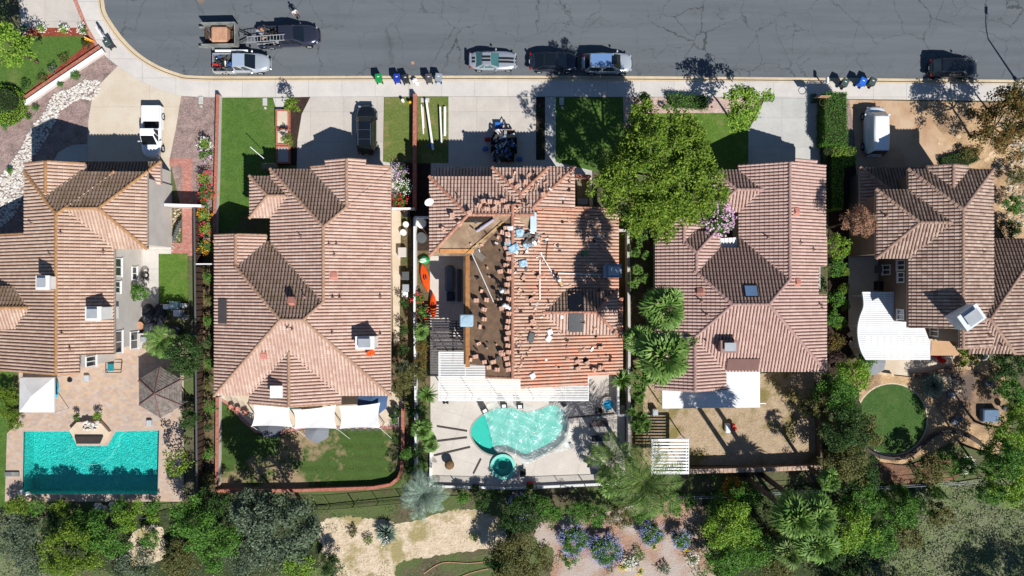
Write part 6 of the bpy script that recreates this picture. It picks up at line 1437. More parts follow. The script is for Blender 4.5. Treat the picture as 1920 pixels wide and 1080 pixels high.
chimney('2',684,643,5.9,1.6,1.05,'white chimney on the right slope',wch); chimney('2',518,735,5.3,1.0,1.0,'white chimney on the rear gable',wch,cap=False)
chimney('3',1150,508,6.4,1.35,1.1,'blue grey boxed chimney at the right eave',mat('blue_grey_metal',C(140,160,184),amt=.1)); chimney('4',1368,650,5.6,1.5,1.0,'mauve chimney with steel cap',mat('mauve_stucco',C(170,136,128),amt=.1),cap=True)
chimney('5',1822,595,9.3,1.9,1.4,'white framed chimney set at an angle',mat('pale_blue_metal',C(220,226,232,.9),amt=.1),rz=.62)
def roofthing(name,label,key,px,py,mb,m_,cat,lift=0,th=None,tilt=True,group=None):
    q=onroof(key,px,py); o=part(name,mb,m_,None); o.location=(q[0],q[1],q[2]+.12+lift)
    if tilt:
        e=.2; x,y,z=q; n=Vector((-(hz(key,x+e,y)-hz(key,x-e,y)),-(hz(key,x,y+e)-hz(key,x,y-e)),2*e)).normalized()
        if n.z>.7: o.rotation_mode='QUATERNION'; o.rotation_quaternion=Vector((0,0,1)).rotation_difference(n)
    tag(o,label,cat,group); return o
def roofpart(name,key,px,py,mb,m_,label=None,lift=0):
    q=onroof(key,px,py); th=HOUSES[key][0]; r=[c for c in th.children if c.name.startswith('roof')][0]
    e=.25;x,y,z=q; n=Vector((-(hz(key,x+e,y)-hz(key,x-e,y)),-(hz(key,x,y+e)-hz(key,x,y-e)),2*e)).normalized()
    if n.z<.7: n=Vector((0,0,1))
    o=part(name,mb,m_,r,label=label); L=Vector(th.location)
    o.matrix_basis=Matrix.Translation(Vector((x,y,z+.1+lift))-L)@Vector((0,0,1)).rotation_difference(n).to_matrix().to_4x4(); return o
pinkv=mat('pink_vent',C(206,140,124),amt=.12); pipem=plain('vent_pipe',C(150,120,108))
def ventbox(s=.55): return MB().add([(-s/2,-s/2,0),(s/2,-s/2,0),(s/2,s/2,0),(-s/2,s/2,0),(-s/2,-s*.3,.25),(s/2,-s*.3,.25),(s/2,s/2,.12),(-s/2,s/2,.12)],[(4,5,6,7),(0,1,5,4),(1,2,6,5),(2,3,7,6),(3,0,4,7)]).box(-s*.7,-s*.75,-.02,s*.7,s*.75,.03)
for k,px,py in (('2',626,516),('2',496,666),('4',1492,396),('4',1494,528),('4',1313,546)): roofpart('roof_vent',k,px,py,ventbox(),pinkv)
roofpart('roof_vent','2',550,568,MB().cbox((0,0,.3),(.5,.5,.7)).cbox((0,0,.68),(.6,.6,.06)),pinkv,'pink boxed vent with small grille')
for k,px,py in (('2',571,557),('2',617,458),('2',631,458),('2',627,478),('2',624,557),('2',637,557),('2',713,555),('2',713,626),('2',540,612),('2',549,615),('2',623,624),('2',566,443),('1',62,420),('1',115,437),('1',195,472),('1',98,478),('1',117,625),('1',132,653),('4',1440,445),('4',1500,455),('4',1524,468),('4',1535,570),('4',1540,578),('4',1315,564),('4',1325,590),('4',1322,636),('5',1661,405),('5',1848,453),('5',1840,472),('5',1853,478),('5',1850,628),('5',1874,644),('3',860,372),('3',1135,560)):
    roofpart('vent_pipe',k,px,py,MB().tube((0,0,-.1),(0,0,.42),.06,n=8).lathe([(0,.0),(.2,.0),(.08,.12)],10),pipem)
def dish(key,px,py,label,m_,zz=.7):
    q=onroof(key,px,py); th=thing('satellite_dish',label,'satellite dish',q); th.location.z+=.1; prof=[(0,0),(.15,.012),(.3,.05),(.42,.1)]; d=part('reflector',MB().lathe(prof,20),m_,th,smooth=True); d.location=(0,0,zz); d.rotation_euler=(math.radians(50),0,.5)
    part('mast',MB().tube((0,.05,0),(0,0,zz),.03),greym,th); part('feed_arm',MB().tube((0,0,zz),(.15,-.5,zz+.25),.02),greym,th)
dish('3',806,380,'white satellite dish at the left eave of the reroofed house',white); dish('2',697,660,'small orange tinted satellite dish below the white chimney',orangem,.5)
sol=mat('solar_black',C(30,34,42),amt=.15,rough=.3,spec=.5)
def panelgrid(w,h,n,m2=None):
    m=MB().box(-w/2,-h/2,0,w/2,h/2,.05)
    for i in range(n+1): x=-w/2+w*i/n; m.box(x-.012,-h/2,.05,x+.012,h/2,.065)
    return m
for (py,hh,l) in ((565,1.75,'upper half of'),(605,1.8,'lower half of')): roofthing('solar_collector',l+' the black solar pool heater astride the small ridge','3',1080,py,panelgrid(1.35,hh,9),sol,'solar panel',lift=.08)
roofthing('solar_collector','dark gridded panel at the left eave of the rosy roof','2',419,584,panelgrid(1.0,2.3,3),mat('panel_grey',C(86,80,82)),'solar panel',lift=.05)
roofpart('skylight','4',1407,546,MB().box(-.65,-.6,0,.65,.6,.12),blackm); roofpart('skylight_glass','4',1407,546,MB().box(-.55,-.5,.12,.55,.5,.15),glassm('blue_glass',C(120,150,190),.05))
roofthing('brown_panel','flat brown sheet over the lower pink roof slope, above the white cover','4',1392,683,MB().box(-1.5,-.62,0,1.5,.62,.06),mat('brown_sheet',C(124,92,86),amt=.08),'roof sheet',lift=.05)
# clutter of the reroofing job
tm=TM['cx']; tcl=mat('loose_tile',C(232,190,168),C(214,166,142),sc=6,amt=.2); random.seed(5)
def stack(n=5,w=.42,l=.34,r_=None):
    m=MB()
    for i in range(n):
        z=.05+i*.075; m.cbox((random.uniform(-.03,.03),random.uniform(-.03,.03),z),(w,l,.05),random.uniform(-.12,.12))
        m.tube((-w*.3,-l/2,z+.03),(-w*.3,l/2,z+.03),.05,n=6).tube((w*.2,-l/2,z+.03),(w*.2,l/2,z+.03),.05,n=6)
    return m
protos=[part('tile_stack',stack(n),tcl) for n in (5,7,4)]
for p in protos: p.location=(0,0,-50)
def put_stack(px,py,i,label,group,rz):
    q=onroof('3',px,py); o=protos[i%3].copy(); COL.objects.link(o); o.location=(q[0],q[1],q[2]+.06); o.rotation_euler=(0,0,rz); o.name='tile_stack'; return tag(o,label,'tile stack',group)
y=428
while y<705:
    put_stack(952+random.uniform(-3,3),y,int(y),'stack of lifted clay tiles in the long line along the stripped ridge','tile stacks along the ridge',random.uniform(-.2,.2)); y+=random.uniform(10,14.5)
y=436
while y<700: put_stack(941+random.uniform(-4,2),y,int(y),'stack of lifted clay tiles in the long line along the stripped ridge','tile stacks along the ridge',random.uniform(-.3,.3)); y+=random.uniform(60,90)
for i,(px,py) in enumerate(((906,378),(918,379),(931,380),(943,377),(898,386),(912,392),(927,392),(880,400),(950,388))): put_stack(px,py,i,'stack of loose tiles grouped above the dark roof opening','tile stacks above the opening',random.uniform(-.5,.5))
for i,(px,py) in enumerate(((893,563),(912,562),(908,580),(908,598),(908,678),(925,678),(932,692),(916,688),(892,668),(940,660))): put_stack(px,py,i,'small stack of tiles standing on the bare brown roof deck','tile stacks on the bare deck',random.uniform(-.3,.3))
for i,(px,py) in enumerate(((1083,690),(1100,680),(1126,688),(1082,677),(1112,692),(1125,652),(996,562),(998,602),(1012,448),(982,520),(1100,406),(1130,408),(862,420),(848,404),(832,430),(958,340),(985,342),(970,350),(1018,365),(1010,520))): put_stack(px,py,i,'loose pile of tiles lying on the tiled slopes','scattered tile piles',random.uniform(-1,1))
for p in protos: bpy.data.objects.remove(p)
hole=mat('bare_board_dark',C(58,46,40),amt=.2)
for (px,py) in ((1080,688),(1098,677),(1124,685),(1123,648),(994,559),(1000,335),(1115,690)): roofpart('tile_gap','3',px,py,MB().box(-.28,-.22,.0,.28,.22,.07),hole,'dark gap where tiles are missing')
roofpart('roof_opening','3',895,412,MB().box(-1.4,-.25,0,1.4,.3,.03),hole,'long dark gap beneath lifted tiles')
def board(key,px,py,L,w,rz,m_,label,cat='board',name='board',th=.03,lift=0,z=None):
    m=MB().cbox((0,0,th/2),(L,w,th),rz); return roofthing(name,label,key,px,py,m,m_,cat,lift)
board('3',857,471,3.1,.42,.0,orangew,'fresh orange plywood strip at the lower left of the stripped hip')
board('3',877,580,.42,10.6,0,orangew,'long orange eave board beside the bare brown deck'); board('3',898,478,1.3,.6,-.7,mat('grey_felt2',C(150,140,126)),'grey sheet lying on the brown deck')
board('3',908,447,4.6,.07,.72,mat('yellow_batten',C(206,166,90)),'long yellow batten laid diagonally across the deck','batten',lift=.1); board('3',905,520,.08,5.0,.45,white,'long white metal edging lying on the brown deck','batten',lift=.1)
board('3',1012,525,.1,3.6,0,white,'upright white strip lying on the tiles below the tool pile','strip',lift=.1); board('3',1090,514,4.8,.08,-.03,white,'white pipe lying across the tiles towards the boxed chimney','pipe',lift=.12); board('3',1028,500,2.8,.07,-1.0,white,'short white pipe lying slanted on the tiles','pipe',lift=.12)
board('3',1025,470,.05,2.6,-.1,blackm,'thin black hose on the tiles right of the tool pile','hose',lift=.1); board('3',1000,417,.55,1.75,0,mat('pale_blue_sheet',C(204,224,236,.9)),'pale blue upright sheet on the tiles','sheet',lift=.12)
rolls=[]
for i,(px,py) in enumerate(((908,426),(916,420))): roofthing('felt_roll',('left','right')[i]+' grey roll of underlayment with pink bands, on the stripped hip','3',px,py,MB().tube((-.7,-.35,.15),(.5,.45,.15),.14,n=12).tube((-.25,-.05,.15),(-.1,.05,.15),.146,n=12),mat('roll_grey',C(170,168,174),C(190,176,190),sc=3),'roll')
bl_=mat('blue_bundle',C(120,168,196),C(200,220,228),sc=4)
for (px,py,w_,h_,r_,lab) in ((974,437,.8,.7,.2,'pale blue bundle left of the tool heap'),(952,456,.6,.6,0,'blue packet at the ridge, upper'),(963,466,1.0,.7,.5,'crumpled blue and white packet below the upper one'),(980,494,.8,.6,.2,'blue packet alone lower on the tiles'),(957,428,.55,.4,0,'white packet at the ridge near the rolls'),(952,441,.5,.4,.1,'red and white packet at the ridge'),(1000,456,.5,.5,.3,'pale packet under the tool heap'),(986,460,.5,.6,.8,'pale blue packet lower left of the tool heap'),(1030,622,.5,.5,.3,'upper white bag on the tiles by the small hip'),(1028,634,.6,.5,.9,'lower white bag on the tiles by the small hip'),(998,704,.5,.5,.5,'white bag near the lower edge of the tiled slope'),(995,632,.9,.6,1.3,'grey sheet on the tiles of the lower slope')):
    roofthing('bundle',lab,'3',px,py,MB().bbox((0,0,.1),(w_,h_,.22),.06,rz=r_),bl_ if 'blue' in lab else (greym if 'grey' in lab else white),'bundle')
o=roofthing('tool_heap','dark heap of nail guns, hoses and tools on the upper tiles','3',996,448,junk(26,-.7,-.6,.6,.6,.02,.3,31,[blackm,brownw,greym,steel]),None,'tools'); o['kind']='stuff'
roofthing('compressor','small green handled tool lying on the tiles','3',1095,475,MB().bbox((0,0,.12),(.5,.22,.2),.05,rz=.5).tube((0,0,.2),(.3,.1,.3),.03),greenm,'tool')
roofthing('evaporative_unit','pale blue grey air unit at the left eave of the bare deck','3',876,600,MB().bbox((0,0,.5),(1.2,1.1,1.0),.08).lathe([(0,1.04),(.35,1.04),(.38,1.0)],16),mat('unit_blue',C(176,204,220),amt=.1),'air unit',tilt=False)
# small scraps strewn over the tiled slopes
rr=random.Random(21); m=MB()
for i in range(230):
    px,py=(rr.uniform(965,1150),rr.uniform(400,700)) if i<140 else (rr.uniform(935,1070),rr.uniform(318,400)) if i<175 else (rr.uniform(880,945),rr.uniform(410,695))
    if i%3==0: px=965+abs(rr.gauss(0,40))
    q=onroof('3',px,py)
    if q[2]<2: continue
    m.use((tcl,white,blackm,tcl,tanbox,hole,tcl,greym)[i%8]); w_=rr.uniform(.12,.42); m.cbox((q[0],q[1],q[2]+.19),(w_,rr.uniform(.08,.26),rr.uniform(.03,.12)),rr.uniform(0,3),rr.uniform(-.4,.4),rr.uniform(-.4,.4))
o=part('roofing_scraps',m,None); tag(o,'broken tile and paper scraps strewn over the roof being replaced','debris',kind='stuff')
# ------------------------------------------------------------ windows on the visible walls
def window(key,X,y0,y1,z0,z1,face):
    """face E/W: plane x=X, world y range"""
    th=HOUSES[key][0]; s_=1 if face=='E' else -1; e=.09
    f=MB(); xa,xb=sorted((X,X+s_*.07))
    f.box(xa,y0,z0,xb,y0+e,z1).box(xa,y1-e,z0,xb,y1,z1).box(xa,y0+e,z0,xb,y1-e,z0+e).box(xa,y0+e,z1-e,xb,y1-e,z1); ym=(y0+y1)/2; f.box(xa,ym-.04,z0+e,xb,ym+.04,z1-e)
    fr=part('window',f,white,th,world=True); xa,xb=sorted((X-s_*.02,X+s_*.025)); part('pane',MB().box(xa,y0+e,z0+e,xb,y1-e,z1-e),glass,fr,world=True)
    xa,xb=sorted((X,X+s_*.14)); part('sill',MB().box(xa,y0-.05,z0-.06,xb,y1+.05,z0-.003),white,fr,world=True)
ex=HOUSES['1'][1][0].X1-.45; ex2=HOUSES['1'][1][2].X1-.45-.008
for (py,w_,z0,z1) in ((637,.9,.8,2.2),(640,1.1,3.6,5.0),(500,.9,3.7,4.9),(538,.6,3.9,4.9),(512,.7,1.0,1.9)): yy=W(0,py,(z0+z1)/2)[1]; window('1',ex,yy-w_,yy+w_*.9,z0,z1,'E')
exx=W(162,0,5.6)[0]-.45
for (py,z0,z1) in ((676,3.4,5.0),): yy=W(0,py,4)[1]; window('1',exx,yy-.55,yy+.45,z0,z1,'E')
wb=HOUSES['5'][1]; wx=wb[0].X0+.45; wx2=wb[1].X0+.45+.004
for (py,z0,z1,X) in ((506,1.0,2.4,wx),(497,3.6,4.9,wx),(520,3.7,4.8,wx),(590,3.7,4.8,wx)): yy=W(0,py,(z0+z1)/2)[1]; window('5',X,yy-.5,yy+.5,z0,z1,'W')
wx3=W(1779,0,6.1)[0]+.45; yy=W(0,622,4)[1]; window('5',wx3,yy-.5,yy+.5,2.6,3.9,'W')
ex3=HOUSES['3'][1][5].X1-.45-.004*5
# entry court of the reroofed house
c=W(1093,360,0); th=thing('entry_court','cream walled entry court with red brick top edge between roof and big tree','wall',c)
P=[W2(1080,331,2.2),W2(1107,331,2.2),W2(1110,385,2.2)]; part('wall',MB().wall(P,.2,0,2.2),cream,th,world=True); part('brick_cap',MB().wall(P[:2],.35,2.2,2.28),brickred,th,world=True); part('landing',MB().box(*W2(1082,387,1),0.02,*W2(1104,334,1),.9),mat('court_floor',C(150,140,116)),th,world=True)
part('step',MB().box(*W2(1083,383,1.2),.9,*W2(1103,372,1.2),1.1),mat('pale_blue_step',C(180,196,214)),th,world=True)
# ------------------------------------------------------------ shade structures
def posts(th,pts,h,m_,r=.06,name='post'):
    for (px,py) in pts: x,y,_=W(px,py,h); part(name,MB().tube((x,y,0),(x,y,h),r,n=8),m_,th,world=True)
cloth=mat('sail_cloth',C(226,224,222,.85),C(214,212,212,.85),sc=.7,amt=.04,fsc=40)
def sail(label,c4,zs,poles):
    c=W(sum(p[0] for p in c4)/4,sum(p[1] for p in c4)/4,2.4); th=thing('shade_sail',label,'shade sail',(c[0],c[1],0),0,'white shade sails behind the rosy house')
    Q=[Vector((*W2(*p,z),z)) for p,z in zip(c4,zs)]; n=14; vs=[];fs=[]
    for i in range(n+1):
        for j in range(n+1):
            u,v=i/n,j/n; pu=u+.0; sag=.0
            # concave edges: pull edge midpoints inward
            uu=u+(.5-u)*.09*4*v*(1-v)*(abs(2*u-1)**1.5); vv=v+(.5-v)*.09*4*u*(1-u)*(abs(2*v-1)**1.5)
            p=Q[0]*(1-uu)*(1-vv)+Q[1]*uu*(1-vv)+Q[2]*uu*vv+Q[3]*(1-uu)*vv
            w_=.05*math.sin((u+v*.6)*14)*(v**2)*(1-v)*3; vs.append((p.x,p.y,p.z-.35*math.sin(PI*u)*math.sin(PI*v)*.5+w_)); 
    for i in range(n):
        for j in range(n): a=i*(n+1)+j; fs.append((a,a+n+1,a+n+2,a+1))
    part('cloth',MB().add(vs,fs),cloth,th,world=True,smooth=True)
    for k in poles:
        p=Q[k]; part('pole',MB().tube((p.x,p.y+.1,0),(p.x,p.y,p.z+.1),.045,n=8),white,th,world=True); part('guy_rope',MB().tube((p.x,p.y,p.z),(p.x+.75,p.y-1.5,0.02),.018,n=4),white,th,world=True)
sail('leftmost white shade sail, over the curved patio corner',[(475,757),(543,762),(549,801),(472,799)],(2.9,2.9,2.3,2.3),(3,2))
sail('middle white shade sail, above the grey cloth',[(549,769),(630,759),(632,804),(552,804)],(2.9,2.9,2.3,2.3),(2,))
sail('rightmost white shade sail, below the blue umbrella',[(636,762),(713,755),(713,803),(637,804)],(2.9,2.9,2.3,2.3),(2,))
def umbrella(label,px,py,r,h,m_,n=8,tilt=(0,0),drop=.45,name='patio_umbrella',ph=0):
    x,y,_=W(px,py,h); th=thing(name,label,'umbrella',(x,y,0)); vs=[(0,0,h)];fs=[]
    for i in range(n): a=ph+2*PI*i/n; vs.append((r*math.cos(a),r*math.sin(a),h-drop))
    for i in range(n): a=ph+2*PI*(i+.5)/n; vs.append((r*.9*math.cos(a),r*.9*math.sin(a),h-drop*.85))
    for i in range(n): fs+=[(0,1+i,1+n+i),(0,1+n+i,1+(i+1)%n)]
    c=part('canopy',MB().add(vs,fs),m_,th); c.rotation_euler=(tilt[0],tilt[1],0); part('pole',MB().tube((0,0,0),(0,0,h-.05),.03),steel,th); part('base',MB().lathe([(0,.1),(.28,.1),(.32,0)],16),blackm,th); return th
umbrella('blue umbrella between rosy roof and rightmost sail',697,752,1.55,2.6,mat('umbrella_blue',C(78,104,140),amt=.08),ph=.3)
umbrella('grey umbrella cloth showing below the middle sail',592,808,1.3,2.1,mat('umbrella_grey',C(132,136,142),amt=.08),n=6,ph=.5)
umbrella('dark grey umbrella half hidden below the leftmost sail',505,800,1.3,2.1,mat('umbrella_charcoal',C(96,98,106),amt=.1),n=6)
umbrella('grey umbrella at the bottom edge of the curved pergola',1640,679,1.4,2.3,mat('umbrella_grey2',C(140,142,146),amt=.08),n=6,ph=.4)
# white pyramid canopy
c=W(69,740,2.4); th=thing('canopy_tent','white square pyramid canopy on the tumbled pavers','canopy',(c[0],c[1],0)); Q=[W(37,708,2.3),W(101,708,2.3),W(102,773,2.3),W(36,773,2.3)]; ap=(c[0],c[1],3.1)
part('canopy',MB().add([*Q,ap],[(1,0,4),(2,1,4),(3,2,4),(0,3,4)]).add([*Q,*[(q[0],q[1],q[2]-.2) for q in Q]],[(0,1,5,4),(1,2,6,5),(2,3,7,6),(3,0,4,7)]),cloth,th,world=True); 
for q in Q: part('leg',MB().tube((q[0],q[1],0),(q[0],q[1],2.25),.03),steel,th,world=True)
# hexagonal shingled gazebo
cx,cy,_=W(292,738,3.3); th=thing('gazebo','weathered grey hexagonal gazebo roof with red brown hips on the pavers','gazebo',(cx,cy,0)); R_=2.35; zt,ze=3.5,2.4
cor=[(R_*math.cos(math.radians(30+60*i)),R_*1.05*math.sin(math.radians(30+60*i))) for i in range(6)]
m=MB()
for i in range(6):
    a=Vector((*cor[i],ze));b=Vector((*cor[(i+1)%6],ze)); t_=Vector((0,0,zt)); n=11
    for k in range(n):
        u0,u1=k/n,(k+.93)/n; p=a.lerp(t_,u0);q=b.lerp(t_,u0);r_=b.lerp(t_,u1);s_=a.lerp(t_,u1); up=Vector((0,0,.03)); m.add([p+up*1.6,q+up*1.6,r_+up*.4,s_+up*.4,p-up,q-up],[(0,1,2,3),(4,5,1,0)])
part('roof',m,wood,th); 
for i in range(6):
    part('hip_board',MB().tube((*cor[i],ze+.06),(0,0,zt+.06),.06,n=5),mat('hip_red',C(140,104,98),amt=.2),th); part('post',MB().tube((cor[i][0]*.9,cor[i][1]*.9,0),(cor[i][0]*.9,cor[i][1]*.9,ze+.1),.07,n=6),wood,th)
# slatted pergolas
def slats(name,label,poly,z,slat_axis,step,wd,beams,beamstep,m_,postpts,cat='pergola',th_=.05,edge=True,beamw=.1,bm2=None,off=0):
    P=[W2(*p,z) for p in poly]; xs=[p[0] for p in P];ys=[p[1] for p in P]; c=(sum(xs)/len(xs),sum(ys)/len(ys)); th=thing(name,label,cat,(c[0],c[1],0))
    def spans(v,ax):
        out=[]; n=len(P)
        for i in range(n):
            a,b=P[i],P[(i+1)%n]
            if (a[ax]>v)!=(b[ax]>v): out.append(a[1-ax]+(b[1-ax]-a[1-ax])*(v-a[ax])/(b[ax]-a[ax]))
        out.sort(); return [(out[i],out[i+1]) for i in range(0,len(out)-1,2)]
    m=MB(); ax=1 if slat_axis=='x' else 0; lo,hi=(min(ys),max(ys)) if ax else (min(xs),max(xs)); v=lo+step/2+off
    while v<hi:
        for a,b in spans(v,ax):
            if ax: m.box(a,v-wd/2,z,b,v+wd/2,z+th_)
            else: m.box(v-wd/2,a,z,v+wd/2,b,z+th_)
        v+=step
    part('slats',m,m_,th,world=True)
    m=MB(); ax=1-ax; lo,hi=(min(ys),max(ys)) if ax else (min(xs),max(xs)); v=lo+.12
    while v<hi:
        for a,b in spans(v,ax):
            if ax: m.box(a,v-beamw/2,z-.16,b,v+beamw/2,z-.002)
            else: m.box(v-beamw/2,a,z-.16,v+beamw/2,b,z-.002)
        v+=beamstep
    part('beams',m,bm2 or m_,th,world=True)
    if edge: part('edge_board',MB().wall(P,.07,z-.14,z+.06,True),m_,th,world=True)
    posts(th,postpts,z-.1,m_); return th
slats('slatted_pergola','white slatted pergola in an L along the back of the reroofed house',[(823,660),(872,660),(872,680),(913,682),(913,705),(976,712),(1103,706),(1103,751),(823,751)],2.7,'x',.16,.09,True,2.4,white,[(836,748),(884,748),(932,748),(1000,748),(1060,748),(1100,748),(836,664)],off=0)
slats('timber_pergola','dark timber pergola in shade above the side deck',[(810,602),(870,602),(870,655),(812,655)],2.3,'x',.26,.12,True,2.2,mat('dark_timber',C(96,90,92),amt=.15),[(814,652),(868,652)])
slats('slatted_pergola','small square white slatted shade with open gaps beside the dry yard',[(1222,824),(1291,823),(1291,888),(1222,888)],2.6,'x',.30,.17,True,3.2,white,[(1224,826),(1289,826),(1224,886),(1289,886)],edge=True)
slats('curved_pergola','large white pergola with one wavy edge behind the taupe house',smoothpoly([(1617,548),(1619,562),(1619,576),(1613,592),(1609,608),(1608,624),(1610,642),(1615,660),(1623,674)],False,3)+[(1743,674),(1743,644),(1732,614),(1701,612),(1690,548)],2.9,'x',.2,.172,True,.62,mat('pergola_white',C(236,238,240,.85),amt=.05),[(1625,555),(1684,552),(1628,670),(1740,670),(1616,612)],beamw=.07)
# white flat patio cover of the pink roofed house
z=2.75; P=[(1242,724),(1300,728),(1362,722),(1362,697),(1425,697),(1425,764),(1242,766)]; c=W(1335,745,0); th=thing('patio_cover','flat white L shaped patio cover below the pink roof','patio cover',c)
WP=[W2(*p,z) for p in P]; part('roof_panel',MB().prism(WP,z-.1,z),white,th,world=True); m=MB()
for i in range(5): x0=W2(1244,0,z)[0]; m.box(x0,W2(0,731+8*i,z)[1]-.008,z,W2(1423,0,z)[0],W2(0,731+8*i,z)[1]+.008,z+.02)
part('seam',m,white,th,world=True); posts(th,[(1246,762),(1330,762),(1420,761)],z-.1,white); part('support_arm',MB().tube(W(1425,756,2.4),W(1436,756,2.4),.07),white,th,world=True)
z=3.2; P=[(1350,447),(1381,445),(1383,466),(1352,466)]; th=thing('awning','small white corrugated awning in the courtyard of the pink roofed house','awning',W(1366,456,0)); m=MB().prism([W2(*p,z) for p in P],z-.05,z)
for i in range(5): a=W(1351+7.6*i,446,z);b=W(1352+7.6*i,466,z); m.tube((a[0],a[1],z),(b[0],b[1],z),.05,n=6)
part('panel',m,white,th,world=True); posts(th,[(1352,465),(1381,465)],z-.06,white,.04)
th=thing('trellis','white ladder shaped trellis at the notch of the pink roof','trellis',W(1532,523,0)); m=MB()
for x_ in (1528,1537): m.tube(W(x_,499,2.6),W(x_,548,2.6),.04)
for i in range(5): m.tube(W(1528,501+11*i,2.6),W(1538,501+11*i,2.6),.035)
part('frame',m,white,th,world=True); posts(th,[(1537,500),(1537,547)],2.6,white,.04)
z=2.6; P=[(1747,638),(1780,640),(1799,663),(1797,666),(1745,666)]; th=thing('awning','tan slanted awning on the terrace behind the taupe house','awning',W(1770,652,0)); part('panel',MB().prism([W2(*p,z) for p in P],lambda x,y:z-.06,lambda x,y:z),mat('tan_awning',C(206,166,128),amt=.06),th,world=True); part('valance',MB().wall([W2(1797,666,z),W2(1745,666,z)],.05,z-.3,z-.06),cream,th,world=True); posts(th,[(1748,664),(1795,664)],z-.1,cream,.05)
# ------------------------------------------------------------ yard furniture
def lounger(px,py,rz,label,m_=dkgrey,group='dark sun loungers on the pool deck'):
    th=thing('sun_lounger',label,'sun lounger',W(px,py,0),math.radians(rz),group)
    part('seat',MB().bbox((.3,0,.33),(1.3,.62,.08),.03),m_,th); b=part('backrest',MB().bbox((0,0,0),(.75,.62,.08),.03),m_,th); b.location=(-.62,0,.5); b.rotation_euler=(0,.5,0)
    for xx in (-.3,.85):
        for yy in (-.26,.26): part('leg',MB().tube((xx,yy,0),(xx,yy,.3),.03),blackm,th)
def chair(px,py,rz,label,m_=blackm,group='black chairs holding down the pool film',pad=None):
    th=thing('patio_chair',label,'chair',W(px,py,0),math.radians(rz),group)
    part('seat',MB().bbox((0,0,.42),(.52,.52,.06),.02),m_,th); b=part('backrest',MB().bbox((0,0,0),(.06,.52,.6),.02),m_,th); b.location=(-.3,0,.72); b.rotation_euler=(0,-.25,0)
    for sg in (1,-1): part('armrest',MB().box(-.28,sg*.29-.03,.62,.26,sg*.29+.03,.66).tube((.22,sg*.29,0),(.22,sg*.29,.62),.02).tube((-.24,sg*.29,0),(-.24,sg*.29,.62),.02),m_,th)
    if pad: part('cushion',MB().box(-.1,-.2,.45,.2,.2,.5),pad,th)
chair(909,768,-60,'black chair tilted at the left end of the pool film',pad=white); chair(945,759,-85,'black chair with pale slats on the pool film edge',pad=white); chair(975,760,-90,'dark reddish chair right of the slatted one',pad=white); chair(980,882,95,'black chair at the bottom tip of the pool film')
chair(1117,846,30,'black chair in palm shade on the pool deck',group='black chairs in palm shade'); chair(1120,768,180,'dark chair beside the coffee table in palm shade',group='black chairs in palm shade')
lounger(1122,793,0,'grey brown lounger in front of the enclosure wall',mat('lounger_brown',C(104,92,92))); lounger(1126,820,0,'dark lounger speckled with sun, middle of three'); lounger(1118,872,-15,'dark lounger lowest of three, in palm shade'); lounger(1130,888,10,'black lounger by the feather palm')
single('side_table',MB().lathe([(0,.5),(.25,.5),(.25,.46),(.05,.46),(.05,.04),(.2,0)],14,c=W(1144,848,0)),blackm,'small round black table in palm shade','table',W(1144,848,0))
th=thing('fire_bowl','round brown dome on a low stand casting a round shadow on the deck','fire pit',W(844,868,0)); part('dome',MB().ball((0,0,.75),(.48,.48,.3),18,10),mat('wicker_dome',C(140,108,76),C(110,84,58),sc=8,amt=.2),th,smooth=True); part('stand',MB().lathe([(0,.7),(.46,.7),(.3,0),(0,0)],16),brownw,th)
th=thing('hot_tub','round bright blue tub of water set in pale concrete','tub',W(1139,758,0)); part('shell',MB().wall(pline(circ(1140,758,12,28)),.3,0,.35,True),offwhite,th,world=True); part('water',MB().sheet(pline(circ(1140,758,11,24)),.28),mat('tub_blue',C(40,170,220,.9),C(90,200,235,.9),sc=3,amt=.1,rough=.15),th,world=True)
single('towel',MB().box(*W2(847,763),0.02,*W2(864,753),.06),mat('cyan_towel',C(30,200,226),amt=.1),'cyan towel flat on the deck by the slatted pergola','towel',W(855,758,0))
single('dumbbell',MB().tube(W(832,755,.12),W(840,755,.12),.05).tube(W(831,755,.12),W(834,755,.12),.13,n=10).tube(W(838,755,.12),W(841,755,.12),.13,n=10),blackm,'black dumbbell on the deck left of the cyan towel','weight',W(836,755,0))
single('film_weight',MB().bbox((*W2(1057,757),.2),(.5,.55,.35),.06,rz=.5),greym,'grey block weighing down the upper right of the pool film','block',W(1057,757,0)); single('film_weight',MB().tube(W(1068,831,.15),W(1074,840,.15),.16,n=12),steel,'grey jug weighing down the lower right of the pool film','jug',W(1071,836,0))
for (px,py,fl,lab) in ((892,913,'yel','square planter at the pool deck edge, left of two'),(993,908,'red','red potted plant at the pool deck edge, right of two')):
    th=thing('planter',lab,'planter',W(px,py,0)); part('pot',MB().box(-.3,-.3,0,.3,.3,.5),blackm if fl=='yel' else redm,th); v,f=clumpy(.3,.3,.2,14,.15,30,.12,.07); mobj('plant',npmesh('plant',v,f,LM['grn']),th,(0,0,.6))
